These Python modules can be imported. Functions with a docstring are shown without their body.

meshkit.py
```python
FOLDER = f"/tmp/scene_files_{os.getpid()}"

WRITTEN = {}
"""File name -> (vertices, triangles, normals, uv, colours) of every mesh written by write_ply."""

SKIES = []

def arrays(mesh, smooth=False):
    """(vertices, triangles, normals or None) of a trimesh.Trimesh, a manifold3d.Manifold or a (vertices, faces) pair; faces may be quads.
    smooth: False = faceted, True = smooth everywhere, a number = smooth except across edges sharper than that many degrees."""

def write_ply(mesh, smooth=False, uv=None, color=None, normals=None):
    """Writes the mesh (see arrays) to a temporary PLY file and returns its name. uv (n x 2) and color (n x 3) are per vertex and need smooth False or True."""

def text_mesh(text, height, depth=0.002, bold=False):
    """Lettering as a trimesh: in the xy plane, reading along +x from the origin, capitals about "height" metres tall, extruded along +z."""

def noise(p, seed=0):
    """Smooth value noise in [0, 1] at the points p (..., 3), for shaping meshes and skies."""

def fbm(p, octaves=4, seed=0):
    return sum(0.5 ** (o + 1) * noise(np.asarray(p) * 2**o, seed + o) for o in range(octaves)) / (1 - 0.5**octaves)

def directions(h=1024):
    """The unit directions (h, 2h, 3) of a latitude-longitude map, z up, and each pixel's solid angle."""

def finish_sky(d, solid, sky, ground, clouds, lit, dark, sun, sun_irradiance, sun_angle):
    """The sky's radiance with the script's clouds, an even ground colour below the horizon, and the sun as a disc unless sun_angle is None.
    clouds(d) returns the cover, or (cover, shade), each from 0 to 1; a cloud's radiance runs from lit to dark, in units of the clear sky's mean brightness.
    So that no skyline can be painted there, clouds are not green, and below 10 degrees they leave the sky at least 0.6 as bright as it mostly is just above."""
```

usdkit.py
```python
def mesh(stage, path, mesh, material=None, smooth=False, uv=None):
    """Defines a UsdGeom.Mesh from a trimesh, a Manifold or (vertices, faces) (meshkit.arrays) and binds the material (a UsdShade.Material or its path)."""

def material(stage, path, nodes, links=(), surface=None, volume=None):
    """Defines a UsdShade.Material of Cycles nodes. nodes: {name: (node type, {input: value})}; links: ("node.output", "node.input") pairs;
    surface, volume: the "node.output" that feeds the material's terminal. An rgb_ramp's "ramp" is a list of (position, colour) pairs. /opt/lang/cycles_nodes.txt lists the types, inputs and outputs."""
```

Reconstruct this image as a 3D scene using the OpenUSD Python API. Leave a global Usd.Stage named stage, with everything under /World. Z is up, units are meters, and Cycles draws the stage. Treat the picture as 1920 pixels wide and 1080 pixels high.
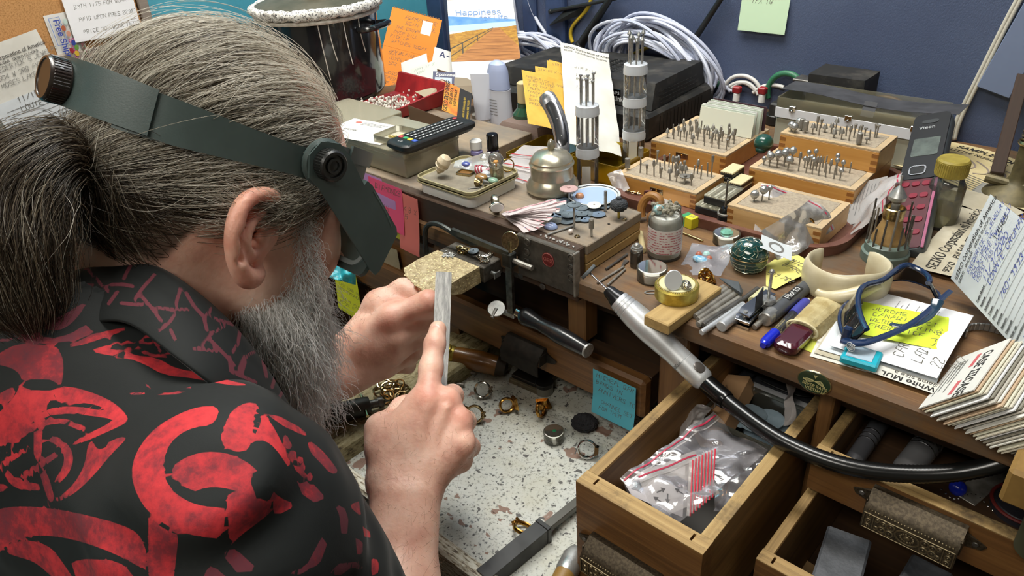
import math, random, numpy as np, trimesh, manifold3d as m3, usdkit, meshkit
from shapely.geometry import Polygon, Point, LineString, box as sbox
from shapely import affinity
from shapely.ops import unary_union
from pxr import Usd, UsdGeom, UsdLux, UsdShade, Sdf, Gf, Vt

stage = Usd.Stage.CreateInMemory()
UsdGeom.SetStageUpAxis(stage, UsdGeom.Tokens.z)
UsdGeom.SetStageMetersPerUnit(stage, 1.0)
stage.SetDefaultPrim(UsdGeom.Xform.Define(stage, '/World').GetPrim())
UsdGeom.Scope.Define(stage, '/World/Looks')
# ------------------------------------------------------------------ camera
F = 1384.2; CZ = 1.37                      # focal length in pixels of a 1920 wide picture, height of the lens
RC = np.array([[0.74188519,0.66797537,-0.0584403],[0.30566589,-0.41448145,-0.8571893],[-0.59680376,0.61807284,-0.51167494]])
CAM = np.array([0, 0, CZ])
cam = UsdGeom.Camera.Define(stage, '/World/Camera')
cam.CreateFocalLengthAttr(36 * F / 1920); cam.CreateHorizontalApertureAttr(36.0); cam.CreateVerticalApertureAttr(20.25)
cam.CreateClippingRangeAttr(Gf.Vec2f(0.02, 50)); cam.CreateExposureAttr(0.34)
_m = np.eye(4); _m[0, :3], _m[1, :3], _m[2, :3], _m[3, :3] = RC[0], -RC[1], -RC[2], CAM
cam.AddTransformOp().Set(Gf.Matrix4d(*_m.ravel().tolist()))
# ------------------------------------------------------------------ lights: ceiling fluorescents, a bench lamp and a dim room
def rect_light(name, loc, w, h, watts, color, rx=0, rz=0):
    l = UsdLux.RectLight.Define(stage, '/World/' + name)
    l.CreateWidthAttr(w); l.CreateHeightAttr(h); l.CreateIntensityAttr(watts); l.CreateColorAttr(Gf.Vec3f(*color))
    l.AddTranslateOp().Set(Gf.Vec3d(*loc)); l.AddRotateXYZOp().Set(Gf.Vec3f(rx, 0, rz))
    return l
rect_light('ceiling_light_source', (-0.75, 0.72, 2.42), 1.2, 0.45, 19, (1, .96, .88))
rect_light('ceiling_light_source_001', (-0.3, -0.9, 2.42), 1.2, 0.5, 12, (1, .95, .86))
rect_light('bench_lamp_source', (-0.50, 0.74, 1.86), 0.5, 0.07, 20, (.90, .96, 1.0))
dome = UsdLux.DomeLight.Define(stage,'/World/room_light'); dome.CreateIntensityAttr(0.42); dome.CreateColorAttr(Gf.Vec3f(.96,.97,1.0))
# ------------------------------------------------------------------ placing
def ray(px, py): return RC.T @ np.array([(px - 960) / F, (py - 540) / F, 1.0])
def at(px, py, z): d = ray(px, py); return CAM + d * ((z - CZ) / d[2])          # on a level surface
def aty(px,py,y): d = ray(px,py); return CAM + d * (y / d[1])                # on a plane parallel to the back wall
def atx(px,py,x): d = ray(px,py); return CAM + d * (x / d[0])                # on a plane parallel to the left wall
def atd(px, py, d): return CAM + ray(px, py) * d                                # at a known distance
def rot(rx=0,ry=0,rz=0): return trimesh.transformations.euler_matrix(math.radians(rx),math.radians(ry),math.radians(rz),'sxyz')[:3,:3]
def frame(x,zup=(0,0,1)):                                                    # a rotation whose x axis follows x and whose z leans to zup
    x = np.asarray(x,float); x = x / np.linalg.norm(x); z = np.asarray(zup,float); z = z - x * (z @ x); z = z / np.linalg.norm(z)
    return np.stack([x, np.cross(z, x), z], 1)
# ------------------------------------------------------------------ objects
_used = {}
def numbered(path):
    n = _used.get(path, -1) + 1; _used[path] = n
    return path if n == 0 else f'{path}_{n:03d}'
def tag(p, label=None, cat=None, group=None, kind=None):
    for k, v in (('label', label), ('category', cat), ('group', group), ('kind', kind)):
        if v: p.SetCustomDataByKey(k, v)
    return p
def pose(x, loc, R):
    m = np.eye(4); m[:3, :3] = np.asarray(R).T; m[3, :3] = loc
    x.ClearXformOpOrder(); x.AddTransformOp().Set(Gf.Matrix4d(*m.ravel().tolist()))
def thing(name, label, cat, loc=(0, 0, 0), rz=0, R=None, group=None, kind=None):
    x = UsdGeom.Xform.Define(stage, numbered('/World/' + name)); pose(x, loc, rot(rz=rz) if R is None else R)
    tag(x.GetPrim(), label, cat, group, kind); return str(x.GetPath())
def part(name, mesh, m, parent, smooth=35, label=None, kind=None):
    p = usdkit.mesh(stage,numbered(parent + '/' + name),mesh,m,smooth=smooth); tag(p.GetPrim(),label,kind=kind); return str(p.GetPath())
def solo(name, mesh, m, label, cat, loc=(0, 0, 0), rz=0, R=None, group=None, smooth=35, kind=None):
    p = usdkit.mesh(stage,numbered('/World/' + name),mesh,m,smooth=smooth); pose(p,loc,rot(rz=rz) if R is None else R)
    tag(p.GetPrim(), label, cat, group, kind); return str(p.GetPath())
def struct(name,mesh,m,smooth=35): p = usdkit.mesh(stage,numbered('/World/' + name),mesh,m,smooth=smooth); tag(p.GetPrim(),kind='structure'); return str(p.GetPath())
def dup(path,loc,rz=0,R=None,label=None,group=None,scale=1.0):            # a copy of a thing, its parts and their sub-parts
    src = stage.GetPrimAtPath(path); was = src.GetCustomData(); base = path.rsplit('/', 1)[1]
    base = base[:-4] if base[-4:-3] == '_' and base[-3:].isdigit() else base
    q = numbered('/World/' + base)
    if src.IsA(UsdGeom.Mesh): x = UsdGeom.Mesh.Define(stage, q)
    else: x = UsdGeom.Xform.Define(stage, q)
    x.GetPrim().GetReferences().AddInternalReference(path)
    if not src.IsA(UsdGeom.Mesh): x.GetPrim().SetInstanceable(True)
    pose(x, loc, (rot(rz=rz) if R is None else np.asarray(R)) * scale)
    tag(x.GetPrim(), label or was['label'], was['category'], group or was.get('group')); return q
# ------------------------------------------------------------------ shapes
def cat(*ms): return trimesh.util.concatenate([m for m in ms if m is not None])
def T(m, loc=(0, 0, 0), R=None, s=None):
    m = m.copy(); A = np.eye(4)
    if s is not None: m.apply_scale(s)
    if R is not None: A[:3, :3] = R
    A[:3, 3] = loc; m.apply_transform(A); return m
def fromman(M): k = M.to_mesh(); return trimesh.Trimesh(k.vert_properties[:, :3], k.tri_verts, process=False)
def bx(sx,sy,sz,c=(0,0,0),b=0.0006):                                      # a box with chamfered edges, centred on c
    h = np.array([sx, sy, sz]) / 2; b = min(b, h.min() * .6); P = []
    for s in np.ndindex(2, 2, 2):
        s = np.array(s) * 2 - 1
        for k in range(3):
            q = h - b; q[k] = h[k]; P.append(s * q + c)
    return fromman(m3.Manifold.hull_points(np.array(P, np.float32)))
def b2(lo,hi,b=0.0006): lo,hi = np.array(lo,float),np.array(hi,float); return bx(*(hi - lo),c=(lo + hi) / 2,b=b)
def hull(P): return fromman(m3.Manifold.hull_points(np.asarray(P, np.float32)))
def rrect(w,h,r,n=5): return Polygon(sbox(-w / 2 + r,-h / 2 + r,w / 2 - r,h / 2 - r).buffer(r,quad_segs=n).exterior.coords)
def ext(poly, h, z=0):                                                          # a 2-D shape raised to h
    ms = [trimesh.creation.extrude_polygon(g,h,engine='earcut') for g in getattr(poly,'geoms',[poly]) if g.area > 0]
    m = cat(*ms); m.apply_translation((0, 0, z)); return m
def lathe(prof,n=28,ang=None):                                                # (radius, z) pairs from bottom to top turned about z
    pr = np.array(prof, float); k = len(pr); a = np.linspace(0, 2 * np.pi, n, endpoint=False)
    v = np.stack([np.outer(np.cos(a),pr[:,0]),np.outer(np.sin(a),pr[:,0]),np.tile(pr[:,1],(n,1))],-1).reshape(-1,3)
    f = []
    for i in range(n):
        j = (i + 1) % n
        for q in range(k - 1):
            A, B, C_, D = i * k + q, j * k + q, j * k + q + 1, i * k + q + 1
            if pr[q, 0] > 1e-9: f.append((A, B, C_))
            if pr[q + 1, 0] > 1e-9: f.append((A, C_, D))
    m = trimesh.Trimesh(v, f, process=False); m.merge_vertices(); return m
def spline(P, n=40):
    from scipy.interpolate import CubicSpline
    P = np.array(P, float); t = np.r_[0, np.cumsum(np.linalg.norm(np.diff(P, axis=0), axis=1))]
    return CubicSpline(t,P)(np.linspace(0,t[-1],n)) if len(P) > 2 else P[0] + np.linspace(0,1,n)[:,None] * (P[1] - P[0])
def tube(P,r,n=10,closed=False,flat=1.0,cap=True,up=None):                # a swept round (or flattened) bar; r may vary along the path
    P = np.array(P, float); k = len(P); r = np.broadcast_to(np.asarray(r, float), (k,))
    if closed: t = np.roll(P, -1, 0) - np.roll(P, 1, 0)
    else: t = np.gradient(P, axis=0)
    t = t / np.linalg.norm(t, axis=1)[:, None]
    if up is None:
        u = np.cross(t[0],(0,0,1)); u = u if np.linalg.norm(u) > .1 else np.cross(t[0],(1,0,0)); U = [u / np.linalg.norm(u)]
        for i in range(1, k):
            u = U[-1] - t[i] * (U[-1] @ t[i]); U.append(u / np.linalg.norm(u))
        U = np.array(U)
    else: U = np.cross(t, up); U = U / np.linalg.norm(U, axis=1)[:, None]
    V = np.cross(t, U); a = np.linspace(0, 2 * np.pi, n, endpoint=False)
    v = (P[:,None] + r[:,None,None] * (np.cos(a)[None,:,None] * U[:,None] + flat * np.sin(a)[None,:,None] * V[:,None])).reshape(-1,3)
    f = []
    for i in range(k if closed else k - 1):
        j = (i + 1) % k
        for q in range(n):
            w = (q + 1) % n; f += [(i * n + q, i * n + w, j * n + w), (i * n + q, j * n + w, j * n + q)]
    if cap and not closed:
        v = np.vstack([v, P[0], P[-1]]); c0, c1 = k * n, k * n + 1
        for q in range(n): w = (q + 1) % n; f += [(c0, w, q), (c1, (k - 1) * n + q, (k - 1) * n + w)]
    return trimesh.Trimesh(v, f, process=False)
def cyl(r, h, n=24, z=0, b=0.0004, r2=None):
    r2 = r if r2 is None else r2; b = min(b, h * .4, r * .5)
    return lathe([(0, z), (r - b, z), (r, z + b), (r2, z + h - b), (r2 - b, z + h), (0, z + h)], n)
def ball(r,c=(0,0,0),n=2,s=(1,1,1)): m = trimesh.creation.icosphere(n,r); m.apply_scale(s); m.apply_translation(c); return m
def torus(R, r, n=32, k=10, flat=1.0):
    a = np.linspace(0,2 * np.pi,n,endpoint=False); return tube(np.stack([R * np.cos(a),R * np.sin(a),0 * a],1),r,k,closed=True,flat=flat,up=(0,0,1))
def along(m,a,b,zup=(0,0,1)):                                              # a shape built along +x from 0 laid from a towards b
    a, b = np.array(a, float), np.array(b, float); return T(m, a, frame(b - a, zup))
def rod(a,b,r,n=10,r2=None): a,b = np.array(a,float),np.array(b,float); return tube(np.array([a,b]),[r,r if r2 is None else r2],n)
X90 = rot(ry=90)
def lx(m): return T(m,R=X90)                                                   # turns a shape built along z so that it runs along x
def sheet(w,h,bend=None,t=0.00025,nx=14,ny=14,corner=0):                  # a sheet of paper: x from 0 to w, y from 0 down to -h
    xs, ys = np.linspace(0, w, nx), np.linspace(0, -h, ny); X, Y = np.meshgrid(xs, ys, indexing='ij')
    Z = bend(X, Y) if bend else 0 * X
    n = nx * ny; v = np.concatenate([np.stack([X,Y,Z + t],-1).reshape(-1,3),np.stack([X,Y,Z],-1).reshape(-1,3)]); f = []
    for i in range(nx - 1):
        for j in range(ny - 1):
            a, b, c, d = i * ny + j, (i + 1) * ny + j, (i + 1) * ny + j + 1, i * ny + j + 1
            f += [(a, c, b), (a, d, c), (n + a, n + b, n + c), (n + a, n + c, n + d)]
    ring = [i * ny for i in range(nx)] + [(nx - 1) * ny + j for j in range(1,ny)] + [i * ny + ny - 1 for i in range(nx - 2,-1,-1)] + [j for j in range(ny - 2,0,-1)]
    for a, b in zip(ring, ring[1:] + ring[:1]): f += [(a, b, n + b), (a, n + b, n + a)]
    return trimesh.Trimesh(v, f, process=False)
GL = {'A': '00264 60|1343','B': '00062635231303|23344331 20 00','C': '45362616051011203041','D': '000626452141200 0','E': '46060040|0333','F': '460600|0333','G': '453616051120304143 23','H': '0006|4046|0343','I': '2026','J': '46411 00112','K': '0006|460340','L': '060040','M': '0006234640','N': '00064046','O': '162645413 01001051626','P': '00063645343303','Q': '16264541301001051626|2240','R': '00063645343303|2340','S': '4536160513334140 2000','T': '0646|2620','U': '06011 0304146','V': '062046','W': '0610233046','X': '0046|0640','Y': '062346|2320','Z': '06460040','0': '162645413 01001051626','1': '152620','2': '0516364501 0040','3': '0536454333|3342412000','4': '30360242','5': '46060334424130 00','6': '361502013 0414233 02','7': '064610','8': '1636442301104130|23041605','9': '4424153645 4020','-': '1333','.': '2021','/': '0046',"'": '2625','(': '362521 30',')': '16252110','$': '4536160513334140 00|2720','#': '1016|3036|0242|0444',',': '2110'}
def scrawl(lines,h,w=0.0005,seed=0,lead=1.7,slant=.15,wild=.12):          # handwriting: thin flat strokes on the sheet, y down from 0
    rg = random.Random(seed); q = []
    for li, line in enumerate(lines):
        x = rg.uniform(0, h); base = -li * h * lead - h; dr = rg.uniform(-.02, .03)
        for ch in line.upper():
            for st in GL.get(ch, '').split('|'):
                st = st.replace(' ', ''); pts = []
                for k in range(0, len(st) - 1, 2):
                    gx,gy = int(st[k]) / 4 + rg.uniform(-wild,wild) * .7,int(st[k + 1]) / 6 + rg.uniform(-wild,wild) * .7
                    pts.append((x + gx * h * .6 + slant * gy * h, base + gy * h + dr * x))
                q += list(zip(pts[:-1], pts[1:]))
            x += h * (.85 if ch != ' ' else .6)
    if not q: return None
    a,b = np.array([s[0] for s in q]),np.array([s[1] for s in q]); d = b - a; L = np.linalg.norm(d,axis=1)[:,None] + 1e-9
    n = np.stack([-d[:, 1], d[:, 0]], 1) / L * w / 2; e = d / L * w * .3
    v = np.stack([a - n - e,b - n + e,b + n + e,a + n - e],1).reshape(-1,2); k = np.arange(len(q))[:,None] * 4
    f = np.vstack([k + [0, 1, 2], k + [0, 2, 3]])
    return trimesh.Trimesh(np.c_[v, np.zeros(len(v))], f, process=False)
_txt = {}
def text(s, h, x=0, y=0, bold=False, rz=0, sx=1.0, depth=0.0001):
    key = (s, bold)
    if key not in _txt: _txt[key] = meshkit.text_mesh(s, 1.0, 1.0, bold)
    m = _txt[key].copy(); m.apply_scale((h * sx,h,depth)); m = T(m,R=rot(rz=rz)); m.apply_translation((x,y,0)); return m
def rules(w, n, gap, x=0, y=0, t=0.0003, lens=None):                            # printed ruled lines
    ms = []
    for i in range(n):
        L = w if lens is None else w * lens[i % len(lens)]; ms.append(T(trimesh.creation.box((L,t,0.00008)),(x + L / 2,y - i * gap,0.00004)))
    return cat(*ms)
def ink(m, bend=None, lift=0.00035):                                            # lays print on a bent sheet
    m = m.copy()
    if bend:
        if np.ptp(m.vertices[:, 0]) > .012 and len(m.faces) < 3000: m = m.subdivide_to_size(.012)
        m.vertices[:, 2] += bend(m.vertices[:, 0], m.vertices[:, 1])
    m.vertices[:, 2] += lift; return m
# ------------------------------------------------------------------ materials
def look(name,nodes,links,surface,volume=None): return usdkit.material(stage,'/World/Looks/' + name,nodes,links,surface,volume)
def lin(c):                                                                     # '#rrggbb' or sRGB 0-1 to linear
    c = [int(c[i:i + 2], 16) / 255 for i in (1, 3, 5)] if isinstance(c, str) else c
    return tuple(x / 12.92 if x <= .04045 else ((x + .055) / 1.055) ** 2.4 for x in c)
def PM(name,color,rough=.5,metal=0,var=None,vs=40,vlo=.35,vhi=.65,detail=4,bump=0,bs=300,coat=0,spec=.5,sss=0,trans=0,ior=1.5,alpha=1,sheen=0,stretch=None,rvar=0):
    N = {'p': ('principled_bsdf',dict(base_color=lin(color),roughness=rough,metallic=metal,coat_weight=coat,specular_ior_level=spec,subsurface_weight=sss,transmission_weight=trans,ior=ior,alpha=alpha,sheen_weight=sheen))}
    if sss: N['p'][1].update(subsurface_radius=(1, .35, .2), subsurface_scale=.004)
    L = []
    if var is not None or bump or rvar:
        N['c'] = ('texture_coordinate', {}); src = 'c.object'
        if stretch: N['m'] = ('mapping',dict(scale=stretch)); L.append(('c.object','m.vector')); src = 'm.vector'
    if var is not None or rvar:
        N['n'] = ('noise_texture', dict(scale=vs, detail=detail, roughness=.6)); L.append((src, 'n.vector'))
        if var is not None:
            N['r'] = ('rgb_ramp',dict(ramp=[(vlo,lin(color)),(vhi,lin(var))])); L += [('n.fac','r.fac'),('r.color','p.base_color')]
        if rvar: N['q'] = ('map_range',dict(from_min=.35,from_max=.65,to_min=rough - rvar,to_max=rough + rvar)); L += [('n.fac','q.value'),('q.result','p.roughness')]
    if bump:
        N['b'] = ('noise_texture',dict(scale=bs,detail=3)); N['u'] = ('bump',dict(strength=bump,distance=.001))
        L += [(src, 'b.vector'), ('b.fac', 'u.height'), ('u.normal', 'p.normal')]
    return look(name, N, L, 'p.BSDF')
def WOOD(name, c1, c2, c3, axis='x', fine=70, rough=.55, bump=.25, dirt=None, dlo=.55, dhi=.75, coat=0):
    s = {'x': (2, fine, fine), 'y': (fine, 2, fine), 'z': (fine, fine, 2)}[axis]
    s2 = tuple(x * .22 for x in s)
    N = {'c': ('texture_coordinate', {}), 'm': ('mapping', dict(scale=s)), 'm2': ('mapping', dict(scale=s2)),
         'n': ('noise_texture',dict(scale=2.2,detail=6,roughness=.7,distortion=.6)),'n2': ('noise_texture',dict(scale=1.6,detail=3,distortion=1.2)),
         'x': ('mix_float',dict(fac=.5)),'r': ('rgb_ramp',dict(ramp=[(.3,lin(c1)),(.5,lin(c2)),(.68,lin(c3))])),
         'u': ('bump',dict(strength=bump,distance=.0006)),'p': ('principled_bsdf',dict(roughness=rough,coat_weight=coat,coat_roughness=.25))}
    L = [('c.object','m.vector'),('c.object','m2.vector'),('m.vector','n.vector'),('m2.vector','n2.vector'),('n.fac','x.a'),('n2.fac','x.b'),('x.result','r.fac'),('n.fac','u.height'),('u.normal','p.normal')]
    if dirt:
        N['d'] = ('noise_texture',dict(scale=14,detail=8,roughness=.72)); N['dr'] = ('map_range',dict(from_min=dlo,from_max=dhi,to_min=0,to_max=1,clamp=True)); N['dm'] = ('mix_color',dict(b=lin(dirt)))
        L += [('c.object','d.vector'),('d.fac','dr.value'),('dr.result','dm.fac'),('r.color','dm.a'),('dm.result','p.base_color')]
    else: L.append(('r.color', 'p.base_color'))
    return look(name, N, L, 'p.BSDF')
def CLEAR(name,tint=(1,1,1),haze=.06,hazec=(.9,.9,.9),rough=.08,ior=1.45,bump=0,bs=60,gl=1.0):   # thin clear plastic or a pane
    N = {'t': ('transparent_bsdf',dict(color=tint)),'g': ('glossy_bsdf',dict(color=(gl,gl,gl),roughness=rough)),'d': ('principled_bsdf',dict(base_color=hazec,roughness=.4)),'f': ('fresnel',dict(IOR=ior)),
         'a': ('mix_closure', {}), 'b': ('mix_closure', dict(fac=haze))}
    L = [('f.fac','a.fac'),('t.BSDF','a.closure1'),('g.BSDF','a.closure2'),('a.closure','b.closure1'),('d.BSDF','b.closure2')]
    if bump:
        N['c'] = ('texture_coordinate',{}); N['n'] = ('noise_texture',dict(scale=bs,detail=3,distortion=1)); N['u'] = ('bump',dict(strength=bump,distance=.004))
        L += [('c.object', 'n.vector'), ('n.fac', 'u.height'), ('u.normal', 'g.normal')]
    return look(name, N, L, 'b.closure')
steel = PM('steel', '#a9a9a6', .32, .7, rvar=.12, vs=60)
steel_dark = PM('steel_dark', '#6d6a66', .42, .6, var='#4d4a46', vs=50)
steel_dull = PM('steel_dull', '#9a968e', .45, .5, var='#77726a', vs=80)
chrome = PM('chrome', '#c8c8c8', .12, 1)
silver = PM('silver', '#c9c4b8', .22, 1, rvar=.06, vs=90)
gold = PM('gold', '#d2a457', .22, 1, var='#8a5f2a', vs=300)
palegold = PM('pale_gold', '#c6b083', .25, 1, var='#8d7c58', vs=300)
brass = PM('brass', '#c2b05a', .42, .85, var='#a08f42', vs=120)
black_plastic = PM('black_plastic', '#171716', .42, rvar=.1, vs=30)
black_dusty = PM('black_dusty', '#1d1c1b', .6, var='#4b4741', vs=28, vlo=.5, vhi=.75, detail=8)
black_gloss = PM('black_gloss', '#0c0c0c', .18)
black_rubber = PM('black_rubber', '#131312', .5)
white_plastic = PM('white_plastic', '#dcdcd8', .4)
frosted = CLEAR('frosted_plastic', (.96, .97, 1), .5, lin('#d5d8de'), .3)
clear = CLEAR('clear_plastic', (.97, .97, .95), .04, lin('#d0cdb8'), .06)
clear_old = CLEAR('clear_plastic_dusty', (.93, .92, .86), .16, lin('#b9b39a'), .16)
bagmat = CLEAR('bag_plastic', (.98, .98, .98), .07, lin('#e0dce2'), .09, 1.45, bump=.25, bs=45)
bag_fog = CLEAR('bag_plastic_cloudy', (.96, .96, .96), .26, lin('#dcd6d4'), .16, 1.4, bump=.25, bs=40)
foilbag = CLEAR('bag_plastic_shiny', (.95, .95, .93), .22, lin('#dddad6'), .07, 1.8, bump=.55, bs=40)
paper = PM('paper', '#d6d4cc', .85, var='#ccc9bf', vs=18, spec=.2)
paper_cool = PM('paper_cool', '#ced3d6', .85, var='#c5cacd', vs=18, spec=.2)
paper_old = PM('paper_old', '#c4bda9', .85, var='#b1a892', vs=25, spec=.2)
cardstock = PM('cardstock', '#d4d2cc', .6)
inkblack = PM('ink_black','#23211f',.7); inkblue = PM('ink_blue','#3c4a9e',.7); inkgrey = PM('ink_grey','#74736f',.8); inkred = PM('ink_red','#b0455a',.7); inkpencil = PM('ink_pencil','#5d5a50',.8)
maple = WOOD('maple_box', '#b18a56', '#c9a26b', '#d6b27f', 'x', 60, .5, .12)
maple_top = WOOD('maple_box_top','#b59a76','#c3a983','#cdb592','x',60,.6,.12,dirt='#8f8371',dlo=.5,dhi=.8)
box_orange = WOOD('varnished_box', '#b27a36', '#c48e47', '#d09f58', 'x', 50, .4, .1, coat=.3)
oak = WOOD('oak_drawer', '#432b14', '#6b4825', '#8a6335', 'x', 70, .5, .35, coat=.1)
oak_y = WOOD('oak_side', '#55391b', '#7d5a2f', '#93703f', 'y', 60, .6, .3)
oak_z = WOOD('oak_upright', '#432b14', '#684725', '#7e5a31', 'z', 60, .55, .3)
oak_edge = WOOD('oak_worn_edge','#6b5230','#a08353','#bfa370','x',110,.7,.6,dirt='#4a3a24',dlo=.50,dhi=.66)
oak_edge_y = WOOD('oak_worn_edge_side','#6b5230','#987c4d','#b39967','y',110,.7,.6,dirt='#4a3a24',dlo=.50,dhi=.66)
oak_rough = WOOD('oak_bench_top','#3f2b17','#67482a','#8a683f','x',60,.6,.5,dirt='#5c5042',dlo=.45,dhi=.7)
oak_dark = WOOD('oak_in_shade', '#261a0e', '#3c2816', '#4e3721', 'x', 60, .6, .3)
plank = WOOD('block_boards', '#7c5f35', '#a3834f', '#bd9c66', 'y', 55, .65, .4)
slabtop = WOOD('slab_top','#6d5c48','#8b7a65','#a18f76','x',45,.75,.4,dirt='#766e64',dlo=.38,dhi=.62)
slabfront = WOOD('slab_front','#2a1d14','#3e2c1f','#4f3a2a','x',40,.55,.3,dirt='#4c4238',dlo=.5,dhi=.75)
# ------------------------------------------------------------------ the room
ZB, ZS, ZP = .95, .986, .75                 # bench top, raised slab, catch pan
YW, XL = 1.235, -1.40                        # back wall and left wall
navy = look('navy_wall',{'c': ('texture_coordinate',{}),'m': ('mapping',dict(scale=(900,900,420))),'n': ('noise_texture',dict(scale=.9,detail=2)),'n2': ('noise_texture',dict(scale=5,detail=4)),'r': ('rgb_ramp',dict(ramp=[(.3,lin('#424c66')),(.7,lin('#4e5972'))])),'u': ('bump',dict(strength=.55,distance=.0012)),'p': ('principled_bsdf',dict(roughness=.42))},
            [('c.object','m.vector'),('m.vector','n.vector'),('c.object','n2.vector'),('n2.fac','r.fac'),('r.color','p.base_color'),('n.fac','u.height'),('u.normal','p.normal')],'p.BSDF')
navy_strip = PM('navy_trim', '#2b3a58', .5, var='#34456a', vs=20, bump=.2, bs=300)
teal = PM('teal_wall', '#3e8ea3', .7, var='#4a9bae', vs=6, bump=.15, bs=200)
beige_wall = PM('beige_wall','#b9b2a2',.8); ceil_m = PM('ceiling_white','#d8d6cf',.9); floor_m = PM('floor_vinyl','#5f564c',.6,var='#4c443b',vs=12)
cork = PM('cork', '#b98955', .9, var='#8f6435', vs=420, vlo=.45, vhi=.75, detail=2, bump=.3, bs=600)
frame_grey = WOOD('board_frame', '#6f655c', '#887d72', '#9a8f84', 'y', 60, .6, .3)
struct('floor', b2((XL - .05, -2.6, -.05), (1.9, YW + .05, 0)), floor_m)
struct('ceiling', b2((XL - .05, -2.6, 2.5), (1.9, YW + .05, 2.55)), ceil_m)
struct('wall_back', b2((XL - .05, YW, 0), (1.9, YW + .05, 2.5)), navy)
struct('wall_left', b2((XL - .05, -2.6, 0), (XL, YW, 2.5)), teal)
struct('wall_right', b2((1.85, -2.6, 0), (1.9, YW, 2.5)), beige_wall)
struct('wall_front', b2((XL, -2.6, 0), (1.85, -2.55, 2.5)), beige_wall)
xs = [aty(px, 40, YW)[0] for px in (836, 985, 1010, 1030)]
struct('trim_1', b2((XL + .001, YW - .012, .96), (XL + .05, YW, 2.2), .002), navy_strip)
struct('trim_2', b2((xs[1], YW - .010, .96), (xs[2], YW, 2.2), .003), navy_strip)
struct('trim_3', b2((xs[3], YW - .014, .96), (xs[3] + .05, YW, 2.2), .003), navy_strip)
# fluorescent fixtures and the bench lamp (above the picture)
fix_m = PM('fixture_white','#e4e4e0',.5); diff_m = look('diffuser',{'e': ('emission',dict(color=(1,.96,.88),strength=3.0))},[],'e.emission')
for k, (x, y, w, d) in enumerate([(-.75, .72, 1.24, .5), (-.3, -.9, 1.24, .55)]):
    t = thing('ceiling_light',['white fluorescent ceiling light above the workbench','white fluorescent ceiling light behind the camera over the room'][k],'ceiling light',(x,y,2.43),group=None)
    part('housing', cat(b2((-w / 2, -d / 2, .005), (w / 2, d / 2, .07), .004)), fix_m, t)
    for j in (-1, 1): part('tube', T(lx(cyl(.013, w - .1)), (-w / 2 + .05, j * d / 4, .0)), diff_m, t)
t = thing('bench_lamp', 'white bar lamp on a wall arm above the bench', 'lamp', (-.5, .74, 1.87))
part('shade',b2((-.27,-.045,.0),(.27,.045,.03),.008),fix_m,t); part('arm',tube([(0,.0,.028),(0,.25,.10),(0,YW - .74,.04)],.010),steel_dark,t)
# cork board on the left wall
t = thing('cork_board', 'framed tan cork board hung on the teal left wall', 'cork board', (XL, 0, 1.095))
part('cork_panel', b2((.001, -.75, .02), (.012, .556, .80), .001), cork, t)
part('frame_rail',b2((.0,-.77,0),(.018,.575,.028),.002),frame_grey,t); part('frame_rail',b2((.0,-.77,.79),(.018,.575,.818),.002),frame_grey,t)
part('frame_stile', b2((.0, .557, .028), (.018, .575, .79), .002), frame_grey, t)
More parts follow.
